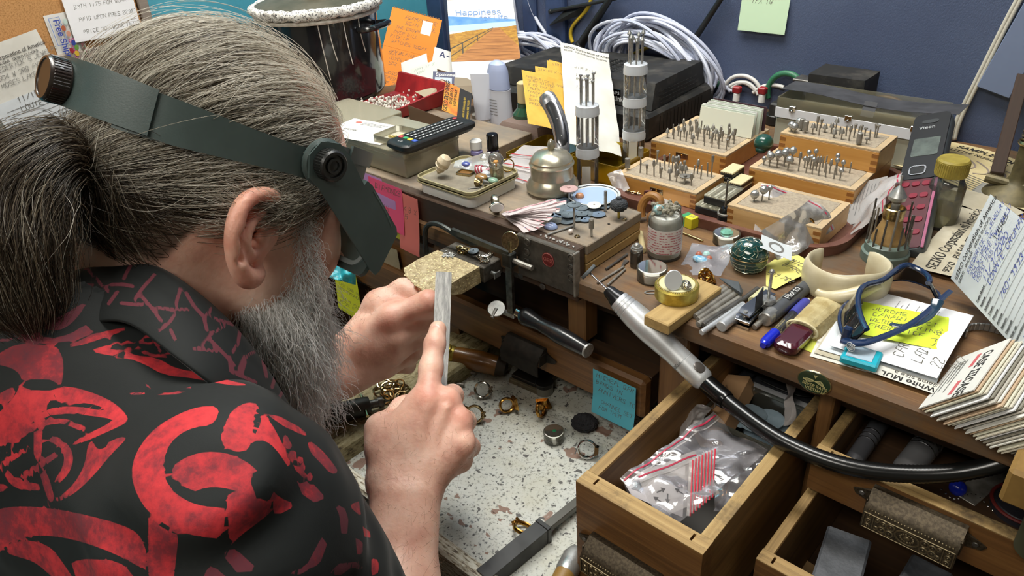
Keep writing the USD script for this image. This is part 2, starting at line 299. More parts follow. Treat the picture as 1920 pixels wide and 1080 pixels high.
# ------------------------------------------------------------------ the bench
XE = -.442                                   # right end of the raised slab
t = thing('workbench', 'worn dark oak jewellers workbench along the blue wall', 'workbench')
part('bench_top', b2((XL + .004, .563, ZB - .024), (.62, YW - .001, ZB), .003), oak_rough, t)
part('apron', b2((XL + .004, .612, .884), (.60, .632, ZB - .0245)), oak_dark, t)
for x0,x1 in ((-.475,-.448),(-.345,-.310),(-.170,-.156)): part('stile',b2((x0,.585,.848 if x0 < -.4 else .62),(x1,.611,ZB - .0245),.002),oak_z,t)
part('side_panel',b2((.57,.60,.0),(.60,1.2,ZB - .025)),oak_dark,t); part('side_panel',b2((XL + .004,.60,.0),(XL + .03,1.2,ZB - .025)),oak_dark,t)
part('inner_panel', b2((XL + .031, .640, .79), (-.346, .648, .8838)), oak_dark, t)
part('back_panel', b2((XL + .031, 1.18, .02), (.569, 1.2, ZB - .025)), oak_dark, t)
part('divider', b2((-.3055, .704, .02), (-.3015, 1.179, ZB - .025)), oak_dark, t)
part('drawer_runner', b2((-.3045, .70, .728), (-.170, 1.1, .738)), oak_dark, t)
part('panel_rail',b2((XL + .03,.580,.775),(-.668,.598,.905),.003),oak,t); part('panel_post',b2((-.700,.577,.70),(-.668,.5795,.915),.001),oak_z,t)
t = thing('bench_slab','raised dark plank slab with layered board end on the left of the bench top','slab',(0,0,0))
for k in range(3): part('board',b2((XL + .004,.5815,ZB + .0004 + k * .0119),(XE - [0,.0008,-.0006][k],.690,ZB + .0118 + k * .0119),.0009),slabtop if k == 2 else plank,t,label='light sawn end board' if k < 2 else 'dusty top board')
part('front_rail', b2((XL + .004, .5665, .918), (XE - .002, .5812, ZS - .0006), .0015), slabfront, t)
rg = random.Random(3)
part('bore_hole',cat(*[T(cyl(.0016,.0006,10),(XE - dx,dy,ZS - .0002)) for dx,dy in ((.022,.622),(.012,.640),(.036,.600),(.055,.632),(.028,.655))]),PM('hole_dark','#140f0a',.9),t)
# cup pull with scrolls, built along x about its middle, face towards -y
pull_m = PM('cast_bronze','#544a3b',.5,.7,var='#3b3328',vs=400,vlo=.4,vhi=.62); pull_dark = PM('cast_iron_dark','#1e1b18',.6,.5,var='#312c26',vs=90)
def cup_pull(parent, loc, m, L=.074, H=.034, D=.021, label=None, R=None):
    R = rot() if R is None else R
    pr = [(0,H / 2),(-.006,H / 2 + .0005),(-D * .75,H * .30),(-D,H * .05),(-D,-H * .48),(-D + .0022,-H * .5),(-D + .0022,H * .02),(-D * .7,H * .2),(-.005,H * .38),(0,H * .40)]
    body = T(ext(Polygon(pr), L), (-L / 2, 0, 0), np.array([[0, 0, 1], [1, 0, 0], [0, 1, 0.]]))
    ends = [b2((s * L / 2 - .001, -D * .8, -H * .1), (s * L / 2 + .001, 0, H * .35), .0008) for s in (-1, 1)]
    flaps = [hull([(s * L / 2,-.003,H * .3),(s * L / 2,-.003,-H * .1),(s * (L / 2 + .016),-.002,H * .1),(s * L / 2,0,H * .3),(s * L / 2,0,-H * .1),(s * (L / 2 + .016),0,H * .1),(s * (L / 2 + .013),-.003,H * .2),(s * (L / 2 + .013),-.003,0)]) for s in (-1,1)]
    h = part('pull', T(cat(body, *ends, *flaps), loc, R), m, parent, label=label)
    if m is not pull_m: return h
    fr = np.array([[1, 0, 0], [0, 0, -1], [0, 1, 0.]]); orn = []
    def on(mesh, x, z): orn.append(T(mesh, (x, -D, z), fr))
    zc = -H * .2
    on(T(torus(.0085, .0009, 28, 6), s=(1.1, .8, 1)), 0, zc); on(ball(.0026, s=(1, 1, .5)), 0, zc)
    for k in range(14): a = k * math.tau / 14; on(ball(.0011,s=(1,1,.7),n=1),.0052 * math.cos(a),zc + .0040 * math.sin(a))
    for s in (-1, 1):
        for x,z,r in ((.0135,.0035,.0030),(.0135,-.0042,.0030),(.0195,.0028,.0026),(.0200,-.0036,.0028),(.0245,.0045,.0016),(.0245,-.0045,.0016)): on(torus(r,.0008,16,5),s * x,zc + z); on(ball(r * .35,n=1,s=(1,1,.6)),s * x,zc + z)
        for z in (.0062,0,-.0062): on(torus(.0022,.0007,14,5),s * .0315,zc + z); on(ball(.0009,n=1),s * .0315,zc + z)
        on(b2((-.0005,-.0085,0),(.0005,.0085,.001),.0002),s * .0275,zc); on(b2((-.0005,-.0085,0),(.0005,.0085,.001),.0002),s * .0355,zc)
    for z in (.0085, -.0085): on(b2((-.036, -.0005, 0), (.036, .0005, .001), .0002), 0, zc + z)
    for k in range(26): orn.append(ball(.0009, (-.033 + k * .00264, -D * .93, H * .13), 1))
    part('scrollwork', T(cat(*orn), loc, R), PM('cast_bronze_worn', '#80735a', .42, .85), h)
    for s in (-1,1): part('screw',T(T(cyl(.0024,.0012,12),R=rot(rx=90)),np.asarray(loc) + np.asarray(R) @ (s * (L / 2 + .008),-.0028,H * .1),R),steel_dark,h)
    return h
def drawer(label, x0, x1, yf, yb, z0, z1, tf=.017, ts=.012, pull=None, floor_up=.006):
    t = thing('drawer', label, 'drawer', (x0, yf, z0)); w, d, h = x1 - x0, yb - yf, z1 - z0
    A = m3.Manifold.cube((w, tf, h - .001)); 
    for s in (0, 1):                          # dovetail slots left open at the corners
        xx = ts * 1.15 if s == 0 else w - ts * 1.15 - .0022
        A = A - m3.Manifold.cube((.0022, .008, .02)).translate((xx, tf - .0105, h - .0115))
    part('front', fromman(A), oak, t)
    for s,x in ((0,0),(1,w - ts)): part('side',b2((x + (.0006 if not s else 0),tf + .0002,.003),(x + ts - (.0006 if s else 0),d,h - .0015),.0006),oak_y,t)
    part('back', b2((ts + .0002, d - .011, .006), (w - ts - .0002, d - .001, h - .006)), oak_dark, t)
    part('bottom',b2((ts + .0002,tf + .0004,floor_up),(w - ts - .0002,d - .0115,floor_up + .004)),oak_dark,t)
    rg = random.Random(len(label)); E = m3.Manifold.cube((w, tf, .001)).translate((0, 0, h - .001))
    for s in (0, 1):
        xx = ts * 1.15 if s == 0 else w - ts * 1.15 - .0022
        E = E - m3.Manifold.cube((.0022, .008, .02)).translate((xx, tf - .0105, h - .0115))
    part('worn_edge', fromman(E), oak_edge, t, label='worn pale top edge of the front')
    for s,x in ((0,0),(1,w - ts)): part('worn_edge',b2((x + .0004,tf + .0004,h - .0014),(x + ts - .0004,d,h - .0003),.0003),oak_edge_y,t)
    if pull: cup_pull(t, (pull[0] - x0, -.0002, pull[1] - z0), pull_m)
    return t
D1 = drawer('oak drawer pulled far out, holding plastic bags and a clear box of discs',-.2996,-.1726,.3755,.70,.742,.880,pull=(-.243,.812))
D2 = drawer('shallow oak drawer holding steel cylinders, lowest pull in full view',-.153,.075,.540,.80,.835,.880,tf=.013,ts=.011,pull=(-.060,.858),floor_up=.004)
D3 = drawer('oak drawer under the shallow one, holding grey slate blocks',-.1535,.075,.440,.80,.705,.829,tf=.014,ts=.010)
t = thing('centre_drawer','closed oak drawer under the slab with a black cup pull and a blue note','drawer',(0,0,0))
part('front',b2((-.99,.566,.7915),(-.351,.584,.846),.004),oak,t); part('box',b2((-.985,.5842,.797),(-.353,.609,.842)),oak_dark,t)
cup_pull(t, ((-.552 - .496) / 2, .5658, .816), pull_dark, L=.062, H=.034, label='black iron cup pull')
# ------------------------------------------------------------------ the catch pan
pan_paint = look('pan_paint',{'c': ('texture_coordinate',{}),'v': ('voronoi_texture',dict(scale=260,randomness=1)),'n': ('noise_texture',dict(scale=300,detail=2,roughness=.6)),'n2': ('noise_texture',dict(scale=11,detail=6,roughness=.7)),'n3': ('noise_texture',dict(scale=26,detail=3)),
      'a': ('rgb_ramp',dict(ramp=[(.32,lin('#4e5254')),(.40,lin('#a2a49e')),(.5,lin('#b4b6b0'))])),'s': ('map_range',dict(from_min=.645,from_max=.66,clamp=True)),'s2': ('map_range',dict(from_min=.42,from_max=.62,clamp=True)),'sp': ('map_range',dict(from_min=.66,from_max=.69,clamp=True)),'n4': ('noise_texture',dict(scale=150,detail=1)),
      'm': ('mix_color',dict(b=lin('#7d6457'))),'m2': ('mix_color',dict(b=lin('#a9a693'))),'m3': ('mix_color',dict(b=lin('#4c4b48'))),'mul': ('math',dict(math_type='multiply',value2=.55)),'p': ('principled_bsdf',dict(roughness=.55)),'u': ('bump',dict(strength=.2,distance=.0006))},
      [('c.object','n.vector'),('c.object','n2.vector'),('c.object','n3.vector'),('c.object','n4.vector'),('n.fac','a.fac'),('n2.fac','s2.value'),('s2.result','mul.value1'),('mul.value','m2.fac'),('a.color','m2.a'),('n3.fac','s.value'),('s.result','m.fac'),('m2.result','m.a'),
       ('n4.fac','sp.value'),('sp.result','m3.fac'),('m.result','m3.a'),('m3.result','p.base_color'),('n.fac','u.height'),('u.normal','p.normal')],'p.BSDF')
rim_paint = look('rim_paint',{'c': ('texture_coordinate',{}),'m0': ('mapping',dict(scale=(14,60,60))),'n': ('noise_texture',dict(scale=5,detail=7,roughness=.7)),'a': ('rgb_ramp',dict(ramp=[(.40,lin('#4b4034')),(.46,lin('#8f8671')),(.53,lin('#b5b2a4')),(.7,lin('#c5c4ba'))])),'p': ('principled_bsdf',dict(roughness=.7)),'u': ('bump',dict(strength=.5,distance=.001))},
      [('c.object','m0.vector'),('m0.vector','n.vector'),('n.fac','a.fac'),('a.color','p.base_color'),('n.fac','u.height'),('u.normal','p.normal')],'p.BSDF')
rim_old = look('rim_old',{'c': ('texture_coordinate',{}),'m0': ('mapping',dict(scale=(60,22,60))),'n': ('noise_texture',dict(scale=3,detail=7,roughness=.7)),'a': ('rgb_ramp',dict(ramp=[(.36,lin('#40341f')),(.45,lin('#7f7450')),(.6,lin('#9c9372'))])),'p': ('principled_bsdf',dict(roughness=.7)),'u': ('bump',dict(strength=.6,distance=.0012))},
      [('c.object','m0.vector'),('m0.vector','n.vector'),('n.fac','a.fac'),('a.color','p.base_color'),('n.fac','u.height'),('u.normal','p.normal')],'p.BSDF')
t = thing('catch_pan','pulled out wooden catch pan with chipped white speckled paint under the bench pin','catch pan',(-.612,.300,ZP - .012))
part('pan_floor', b2((.0, .018, 0), (.306, .62, .012), .0008), pan_paint, t)
part('front_rim', b2((-.075, 0, -.03), (.306, .0176, .030), .003), rim_paint, t)
part('side_rim',b2((-.075,.018,-.03),(-.0004,.62,.036),.004),rim_old,t,label='bare worn left ledge')
part('side_rim', b2((.3065, .0, -.03), (.3122, .62, .012), .001), oak_y, t)
part('chip',cat(*[T(ext(Polygon([((1 + .5 * math.sin(3 * a + k)) * r * math.cos(a),(1 + .4 * math.cos(2 * a + k)) * r * .7 * math.sin(a)) for a in np.linspace(0,math.tau,14,endpoint=False)]),.0001),at(px,py,ZP) - np.array([-.612,.300,ZP - .012]) + (0,0,.00003)) for k,(px,py,r) in enumerate([(842,965,.003),(864,980,.0045),(882,987,.002),(847,972,.002),(930,958,.004),(945,955,.006),(925,962,.003),(914,1003,.003),(857,930,.0035),(836,935,.0025),(913,1037,.002),(938,975,.0025),(891,1023,.0015),(955,961,.003)])]),PM('bare_primer','#7c6458',.7),t)
# ------------------------------------------------------------------ smooth bodies: signed distances, blended and meshed (surface nets)
def _d(p, P):
    if p[0] == 'c':
        a, b, ra, rb = p[1:5]; ab = b - a; L2 = max(ab @ ab, 1e-12); t = np.clip((P - a) @ ab / L2, 0, 1)
        return np.linalg.norm(P - a - t[:, None] * ab, axis=1) - (ra + (rb - ra) * t)
    c,R,r = p[1:4]; q = (P - c) @ R; k0 = np.linalg.norm(q / r,axis=1); k1 = np.linalg.norm(q / (r * r),axis=1); return k0 * (k0 - 1) / np.maximum(k1,1e-9)
def _bb(p):
    if p[0] == 'c': return np.minimum(p[1] - p[3], p[2] - p[4]), np.maximum(p[1] + p[3], p[2] + p[4])
    m = np.full(3, p[3].max()); return p[1] - m, p[1] + m
def sdf(prims, P, far=.05):
    D = np.full(len(P), far); pl, ph = P.min(0), P.max(0)
    for p in prims:
        k, sgn = p[-2], p[-1]; lo, hi = _bb(p); pad = .03 + k
        if ((pl > hi + pad) | (ph < lo - pad)).any(): continue
        s = np.nonzero(((P > lo - pad) & (P < hi + pad)).all(1))[0]
        if not len(s): continue
        d = _d(p, P[s]); e = D[s]
        if sgn > 0: h = np.clip(.5 + .5 * (e - d) / k, 0, 1); D[s] = e + (d - e) * h - k * h * (1 - h)
        else: h = np.clip(.5 - .5 * (e + d) / k, 0, 1); D[s] = e + (-d - e) * h + k * h * (1 - h)
    return D
def C(a,b,ra,rb=None,k=.01,s=1): return ('c',np.array(a,float),np.array(b,float),ra,ra if rb is None else rb,k,s)
def EL(c,r,R=None,k=.01,s=1): return ('e',np.array(c,float),np.eye(3) if R is None else R,np.array(r,float),k,s)
def nets(fn, lo, hi, h, smooth=2):
    lo,hi = np.array(lo,float),np.array(hi,float); B = 8; nb = np.ceil((hi - lo) / (h * B)).astype(int); n = nb * B
    V = np.full(n, .05, np.float32)
    cb = np.stack(np.meshgrid(*[np.arange(k) for k in nb], indexing='ij'), -1).reshape(-1, 3)
    d = fn(lo + (cb + .5) * B * h); keep = np.abs(d) < B * h * 1.35; inside = d < 0
    for c in cb[inside & ~keep]: V[c[0] * B:c[0] * B + B,c[1] * B:c[1] * B + B,c[2] * B:c[2] * B + B] = -.05
    o = np.stack(np.meshgrid(*[np.arange(B)] * 3, indexing='ij'), -1).reshape(-1, 3); K = cb[keep]
    for i in range(0, len(K), 30):
        idx = (K[i:i + 30,None] * B + o[None]).reshape(-1,3); V[idx[:,0],idx[:,1],idx[:,2]] = fn(lo + idx * h)
    S = V < 0; sh = np.array(V.shape) - 1
    cnt = np.zeros(sh, np.int8); acc = np.zeros((*sh, 3), np.float32); ne = np.zeros(sh, np.float32)
    def sl(x, y, z): return (slice(x, x + sh[0]), slice(y, y + sh[1]), slice(z, z + sh[2]))
    tot = sum(S[sl(*c)].astype(np.int8) for c in np.ndindex(2, 2, 2)); act = (tot > 0) & (tot < 8)
    A = np.argwhere(act); acc = np.zeros((len(A), 3)); ne = np.zeros(len(A))
    for ax in range(3):
        for c in np.ndindex(2, 2):
            a = np.insert(np.array(c), ax, 0); b = np.insert(np.array(c), ax, 1)
            va,vb = V[tuple((A + a).T)],V[tuple((A + b).T)]; x = (va < 0) != (vb < 0); t = np.where(x,va / np.where(x,va - vb,1),0)
            acc[x] += (a + (b - a) * t[:, None])[x]; ne[x] += 1
    v = lo + (A + acc / ne[:, None]) * h
    I = np.full(sh, -1, np.int64); I[tuple(A.T)] = np.arange(len(A)); F_ = []
    for ax in range(3):
        u, w = [(1, 2), (2, 0), (0, 1)][ax]; e = np.eye(3, dtype=int)
        g = np.argwhere(np.diff(S.astype(np.int8),axis=ax) != 0); g = g[(g[:,u] > 0) & (g[:,w] > 0) & (g[:,u] < sh[u]) & (g[:,w] < sh[w])]
        q = np.stack([I[tuple((g - e[u] - e[w]).T)],I[tuple((g - e[w]).T)],I[tuple(g.T)],I[tuple((g - e[u]).T)]],1)
        inn = S[tuple(g.T)]; q[~inn] = q[~inn][:,::-1]; q = q[(q >= 0).all(1)]; F_ += [q[:,[0,1,2]],q[:,[0,2,3]]]
    m = trimesh.Trimesh(v, np.vstack(F_), process=False)
    from scipy.sparse import coo_matrix
    e = m.edges_unique; N = len(v); w = coo_matrix((np.ones(2 * len(e)),(np.r_[e[:,0],e[:,1]],np.r_[e[:,1],e[:,0]])),shape=(N,N)).tocsr(); dg = np.maximum(np.asarray(w.sum(1)).ravel(),1)[:,None]
    x = v.copy()
    for lam in [.5, -.5] * smooth: x = x + lam * (w @ x / dg - x)
    dx = x - v; L = np.linalg.norm(dx,axis=1)[:,None]; m.vertices = v + dx * np.minimum(1,.8 * h / np.maximum(L,1e-12)); return m
def blob(prims, h, smooth=2, extra=None):
    b = [_bb(p) for p in prims if p[-1] > 0]; lo = np.min([x[0] for x in b],0) - 4 * h; hi = np.max([x[1] for x in b],0) + 4 * h
    fn = (lambda P: sdf(prims, P)) if extra is None else (lambda P: extra(sdf(prims, P), P))
    return nets(fn, lo, hi, h, smooth)
def primvar(path,name,val): UsdGeom.PrimvarsAPI(stage.GetPrimAtPath(path)).CreatePrimvar(name,Sdf.ValueTypeNames.FloatArray,'vertex').Set(Vt.FloatArray.FromNumpy(np.asarray(val,np.float32)))
# ------------------------------------------------------------------ the jeweller
HC = np.array([-.55473,.24128,1.14011])    # middle of the head; RH turns head space (x face, y left, z up) into the room
RH = np.array([[.04582386,-.99892328,-.00724316],[.84444454,.03486172,.53450732],[-.53367929,-.03060964,.84513281]])
def H(x, y, z): return HC + RH @ np.array([x, y, z])
def hl(px, py, yl):                          # head space point under a pixel on the plane y = yl
    d = RH.T @ ray(px, py); o = RH.T @ (CAM - HC); return o + (yl - o[1]) / d[1] * d
def hp(px, py, yl): return HC + RH @ hl(px, py, yl)
head = [EL(H(-.004,0,.034),(.1,.077,.093),RH,.01),EL(H(.034,0,.012),(.066,.064,.082),RH,.02),EL(H(-.045,0,-.005),(.055,.06,.06),RH,.02),
        EL(H(.038,0,-.058),(.056,.054,.05),RH,.02),C(H(.076,-.012,-.092),H(.076,.012,-.092),.022,k=.02),
        C(H(.09,-.034,.034),H(.09,.034,.034),.010,k=.012),C(H(.096,0,.022),H(.121,0,-.018),.007,.0125,k=.010),
        C(H(.112,-.011,-.022),H(.112,.011,-.022),.0085,k=.006),C(H(.095,-.018,-.053),H(.095,.018,-.053),.010,k=.012)]
for s in (-1, 1):
    head += [EL(H(.062,s * .043,-.022),(.03,.026,.034),RH,.015),EL(H(.03,s * .054,-.045),(.035,.02,.04),RH,.02),EL(H(.094,s * .032,.012),(.014,.018,.012),RH,.008,-1),EL(H(.079,s * .032,.011),(.013,.0135,.013),RH,.003)]
ear_pts = [(521,380,-.082,.004),(512,368,-.086,.0048),(494,364,-.090,.005),(462,376,-.095,.0056),(443,412,-.099,.0058),(438,450,-.100,.0058),(441,482,-.098,.0058),(450,506,-.095,.0062),(468,522,-.089,.0078),(482,512,-.084,.0065)]
ear_in = [(492,398,-.088,.0035),(466,420,-.093,.0042),(459,452,-.095,.0045),(462,476,-.091,.0052),(476,474,-.087,.0045)]
def ears():
    out = []
    for s in (1, -1):                        # the right ear is read off the picture, the left one mirrors it
        def e(px, py, yl): q = hl(px, py, yl); q[1] *= s; return HC + RH @ q
        E_ = [e(*p[:3]) for p in ear_pts]; I_ = [e(*p[:3]) for p in ear_in]
        base = e(492, 440, -.074)
        for p in (e(470,400,-.088),e(460,440,-.090),e(462,480,-.088),e(474,508,-.084)): out.append(C(base,p,.0085,.0042,.006))
        for P_, L_ in ((E_, ear_pts), (I_, ear_in)):
            Q_ = spline(P_,26); r_ = np.interp(np.linspace(0,1,26),np.linspace(0,1,len(L_)),[l[3] for l in L_])
            for i in range(25): out.append(C(Q_[i], Q_[i + 1], r_[i], r_[i + 1], .0028))
        out.append(C(e(476,446,-.092),e(486,440,-.074),.0070,.004,.004,-1)); out.append(C(e(470,405,-.099),e(498,385,-.094),.0030,.0028,.003,-1)); out.append(C(e(450,440,-.103),e(450,490,-.101),.0022,k=.003,s=-1))
        out.append(C(e(490, 446, -.084), e(489, 456, -.083), .005, k=.004))
    return out
head += ears()
SR, SL = np.array([-.372, .11, 1.018]), np.array([-.738, .11, 1.018])
WR, ER = atd(762, 930, .690), np.array([-.345, .155, .735])
WL, EL_ = atd(622, 692, .865), np.array([-.800, .235, .830])
trunk = [C(H(-.036,0,-.045),(-.555,.125,1.035),.056,.068,.03),C(SL,SR,.058,k=.04),EL((-.555,.105,.93),(.165,.105,.15),k=.05),EL((-.555,.07,.72),(.165,.135,.20),k=.05),EL((-.555,-.02,.56),(.17,.13,.10),k=.05),
         C((-.47,.0,.55),(-.45,.30,.53),.085,.065,.04),C((-.64,.0,.55),(-.66,.30,.53),.085,.065,.04),C((-.45,.30,.53),(-.45,.26,.09),.06,.045,.02),C((-.66,.30,.53),(-.66,.26,.09),.06,.045,.02),
         C(SR, ER, .05, .042, .03), C(SL, EL_, .05, .042, .03)]
def arm(E, W, w, th, nrm):
    u = (W - E) / np.linalg.norm(W - E); sd = np.cross(u, nrm); sd /= np.linalg.norm(sd); o = []
    for s in (-1,1): o.append(C(E + u * .03 + sd * s * .008,W + sd * s * (w / 2 - th / 2),.036,th / 2,.015))
    o.append(C(E, E + u * .10, .040, .041, .02)); return o
def finger(spec, k=.006):
    P = [atd(*s[:3]) for s in spec]; return [C(P[i],P[i + 1],spec[i][3],spec[i + 1][3],k) for i in range(len(P) - 1)]
nr = -ray(790, 830)                          # the back of the right hand faces the lens
right = arm(ER, WR, .064, .042, nr)
mc_r = [(801, 752, .708, .0122), (838, 752, .713, .0118), (861, 790, .708, .0112), (868, 832, .700, .0105)]
for i, m in enumerate(mc_r):
    right.append(C(atd(762 - 42 + i * 26, 905, .700), atd(*m[:3]), .0165, m[3] + .001, .014)); 
for i in range(4): right.append(C(atd(742 + i * 16,880,.708),atd(mc_r[i][0] - 6,mc_r[i][1] + 30,.716),.015,.013,.012))
right += finger([(801,752,.706,.0125),(808,690,.728,.0112),(815,646,.742,.0102),(821,617,.752,.0088)])
right += finger([(838,752,.712,.012),(848,742,.752,.0108),(826,768,.775,.0095),(806,778,.765,.0085)])
right += finger([(861,790,.707,.0115),(872,790,.750,.0105),(846,806,.775,.0092),(824,812,.763,.0082)])
right += finger([(868,832,.699,.0108),(881,838,.738,.0095),(860,852,.760,.0085),(842,856,.752,.0075)])
right += finger([(725,885,.700,.016),(716,806,.722,.0145),(756,768,.765,.0115),(800,742,.785,.0092)],.012)
right += [C(atd(712, 840, .706), atd(780, 760, .714), .012, .012, .014)]
for a,b in (((778,880),(800,768)),((798,880),(836,766)),((815,890),(858,802))): right.append(C(atd(*a,.694),atd(*b,.697),.0016,.0022,.008))
nl = -ray(690, 640)
left = arm(EL_, WL, .066, .046, nl)
mc_l = [(731, 596, .848, .0135), (738, 632, .856, .0125), (733, 664, .866, .0115), (722, 690, .878, .0105)]
for i,m in enumerate(mc_l): left.append(C(atd(640 + i * 2,660 + i * 20,.868),atd(*m[:3]),.017,m[3] + .0015,.014))
left += finger([(731,596,.850,.0140),(803,568,.852,.0140),(800,602,.884,.011),(778,610,.900,.009)],.008)
left += finger([(740,634,.856,.0125),(800,604,.872,.0115),(797,632,.895,.0095),(770,640,.905,.0085)])
left += finger([(738,665,.866,.0118),(788,632,.884,.0108),(783,657,.905,.009),(760,660,.912,.008)])
left += finger([(726,690,.876,.0108),(768,668,.896,.0098),(765,686,.912,.0085),(745,690,.92,.0075)])
left += finger([(662,640,.880,.019),(712,574,.885,.0165),(756,546,.884,.0135),(800,552,.876,.0098)],.012)
left += [C(atd(712,570,.88),atd(745,590,.862),.014,.014,.014),C(atd(690,640,.868),atd(735,640,.868),.026,.018,.012)]
m_head = blob([p for p in head] + [trunk[0], C((-.60, .12, 1.03), (-.51, .12, 1.03), .06, k=.04)], .0024)
m_arms = [blob(right, .0018), blob(left, .0018)]
m_trunk = blob(trunk[1:], .009)
body = cat(m_head, *m_arms, m_trunk)
skin = look('skin',{'c': ('geometry',{}),'h': ('attribute',dict(attribute='hairy')),'r': ('attribute',dict(attribute='ruddy')),'n': ('noise_texture',dict(scale=38,detail=4)),'n2': ('noise_texture',dict(scale=260,detail=3)),'w': ('rgb_ramp',dict(ramp=[(.3,lin('#c4917f')),(.5,lin('#d8aa96')),(.7,lin('#e2bba8'))])),
     'mr': ('mix_color',dict(b=lin('#c0624c'))),'mh': ('mix_color',dict(b=lin('#3b3026'))),'u': ('bump',dict(strength=.28,distance=.0012)),'p': ('principled_bsdf',dict(roughness=.47,subsurface_weight=.22,subsurface_radius=(1,.35,.2),subsurface_scale=.004,specular_ior_level=.4))},
     [('c.position','n.vector'),('c.position','n2.vector'),('n.fac','w.fac'),('w.color','mr.a'),('r.fac','mr.fac'),('mr.result','mh.a'),('h.fac','mh.fac'),('mh.result','p.base_color'),('n2.fac','u.height'),('u.normal','p.normal')],'p.BSDF')
man = thing('person','seated bearded person in a black shirt with red knotwork, filing a gold ring','person',(0,0,0))
bp = part('body', body, skin, man, smooth=True)
q = (body.vertices - HC) @ RH                # head space of every vertex: where hair grows and where the skin is red
isH = (np.arange(len(q)) < len(m_head.vertices)); X_, Y_, Z_ = q.T
sm = lambda x, a, b: np.clip((x - a) / (b - a), 0, 1) ** 2 * (3 - 2 * np.clip((x - a) / (b - a), 0, 1))
earz = (np.abs(Y_) > .079) & (X_ > -.045) & (X_ < .02) & (Z_ < .035)
hairy = sm(.062 - X_ + .25 * (Z_ - .05),0,.02) * sm(Z_ - np.where(X_ > -.035,.006,-.010 - .048 * sm(-X_,.035,.065)),0,.015) * (1 - .93 * sm(Z_,.062,.105)) * isH
hairy = np.where(earz, 0, np.clip(hairy, 0, 1))
primvar(bp, 'hairy', hairy * .92)
kn = np.zeros(len(q))
for pt,r in ((atd(731,592,.838),.012),(atd(806,560,.842),.013),(atd(801,740,.695),.016),(atd(842,742,.70),.014),(atd(862,782,.70),.012)): kn = np.maximum(kn,np.exp(-((body.vertices - pt) ** 2).sum(1) / r ** 2) * .35)
primvar(bp, 'ruddy', np.clip(np.where(earz, .3, 0) + kn + isH * .12 * sm(X_, .02, .06), 0, 1))
# ------------------------------------------------------------------ shirt, collar and their printed knotwork
cuff_c = SR + (ER - SR) * .66; ua = (ER - SR) / np.linalg.norm(ER - SR); cuff_l = SL + (EL_ - SL) * .66; ul = (EL_ - SL) / np.linalg.norm(EL_ - SL)
shirt_p = [C(SL,SR,.071,k=.04),C(SR + (0,0,.0),SR + ua * .26,.070,.085,.03),C(SL,SL + ul * .26,.070,.085,.03),C((-.555,.105,1.06),(-.555,.13,1.02),.085,k=.05),EL((-.555,.105,.93),(.185,.122,.17),k=.05),EL((-.555,.07,.72),(.188,.152,.22),k=.05),EL((-.555,-.02,.58),(.19,.15,.11),k=.05),
           C((-.40, .16, .93), (-.44, .17, .86), .05, k=.04)]
neck_cut = [C(H(.0,0,-.02),H(-.06,0,-.10),.064,k=.01),C(H(-.06,0,-.10),(-.555,.17,1.03),.064,.06,k=.01)]
def shirt_fn(d, P):
    w = .006 * (meshkit.fbm(P * (9, 9, 14), 3, 5) - .5) + .004 * (meshkit.noise(P * 38, 9) - .5)
    af = np.exp(-((P - atd(520,965,.43)) ** 2).sum(1) / .075 ** 2); u = (P - atd(520,965,.43)) @ np.array([.3,.25,.92])
    d = d + w - .007 * af * np.sin(u * 95 + 8 * meshkit.noise(P * 12, 2))
    d = np.maximum(d, -sdf(neck_cut, P)); d = np.maximum(d, .50 - P[:, 2])
    for c_, u_, E_, S_ in ((cuff_c, ua, ER, SR), (cuff_l, ul, EL_, SL)):
        near = np.linalg.norm(P - c_, axis=1) < .16; d = np.where(near, np.maximum(d, (P - c_) @ u_), d)
        d = np.where(near,np.maximum(d,-np.maximum(_d(C(S_,E_,.060,.060),P),-((P - c_) @ u_) - .05)),d)
    return d
shirt = blob(shirt_p, .0036, 2, shirt_fn)
def chaikin(P, n=1):
    P = np.array(P, float)
    for _ in range(n): Q = np.roll(P,-1,0); P = np.stack([P * .75 + Q * .25,P * .25 + Q * .75],1).reshape(-1,2)
    return P
A_ = lambda *p: [(x / 3, 720 + y / 3) for x, y in p]
B_ = lambda *p: [(x / 3, 360 + y / 3) for x, y in p]
D_ = lambda *p: [(480 + x / 3, 720 + y / 3) for x, y in p]
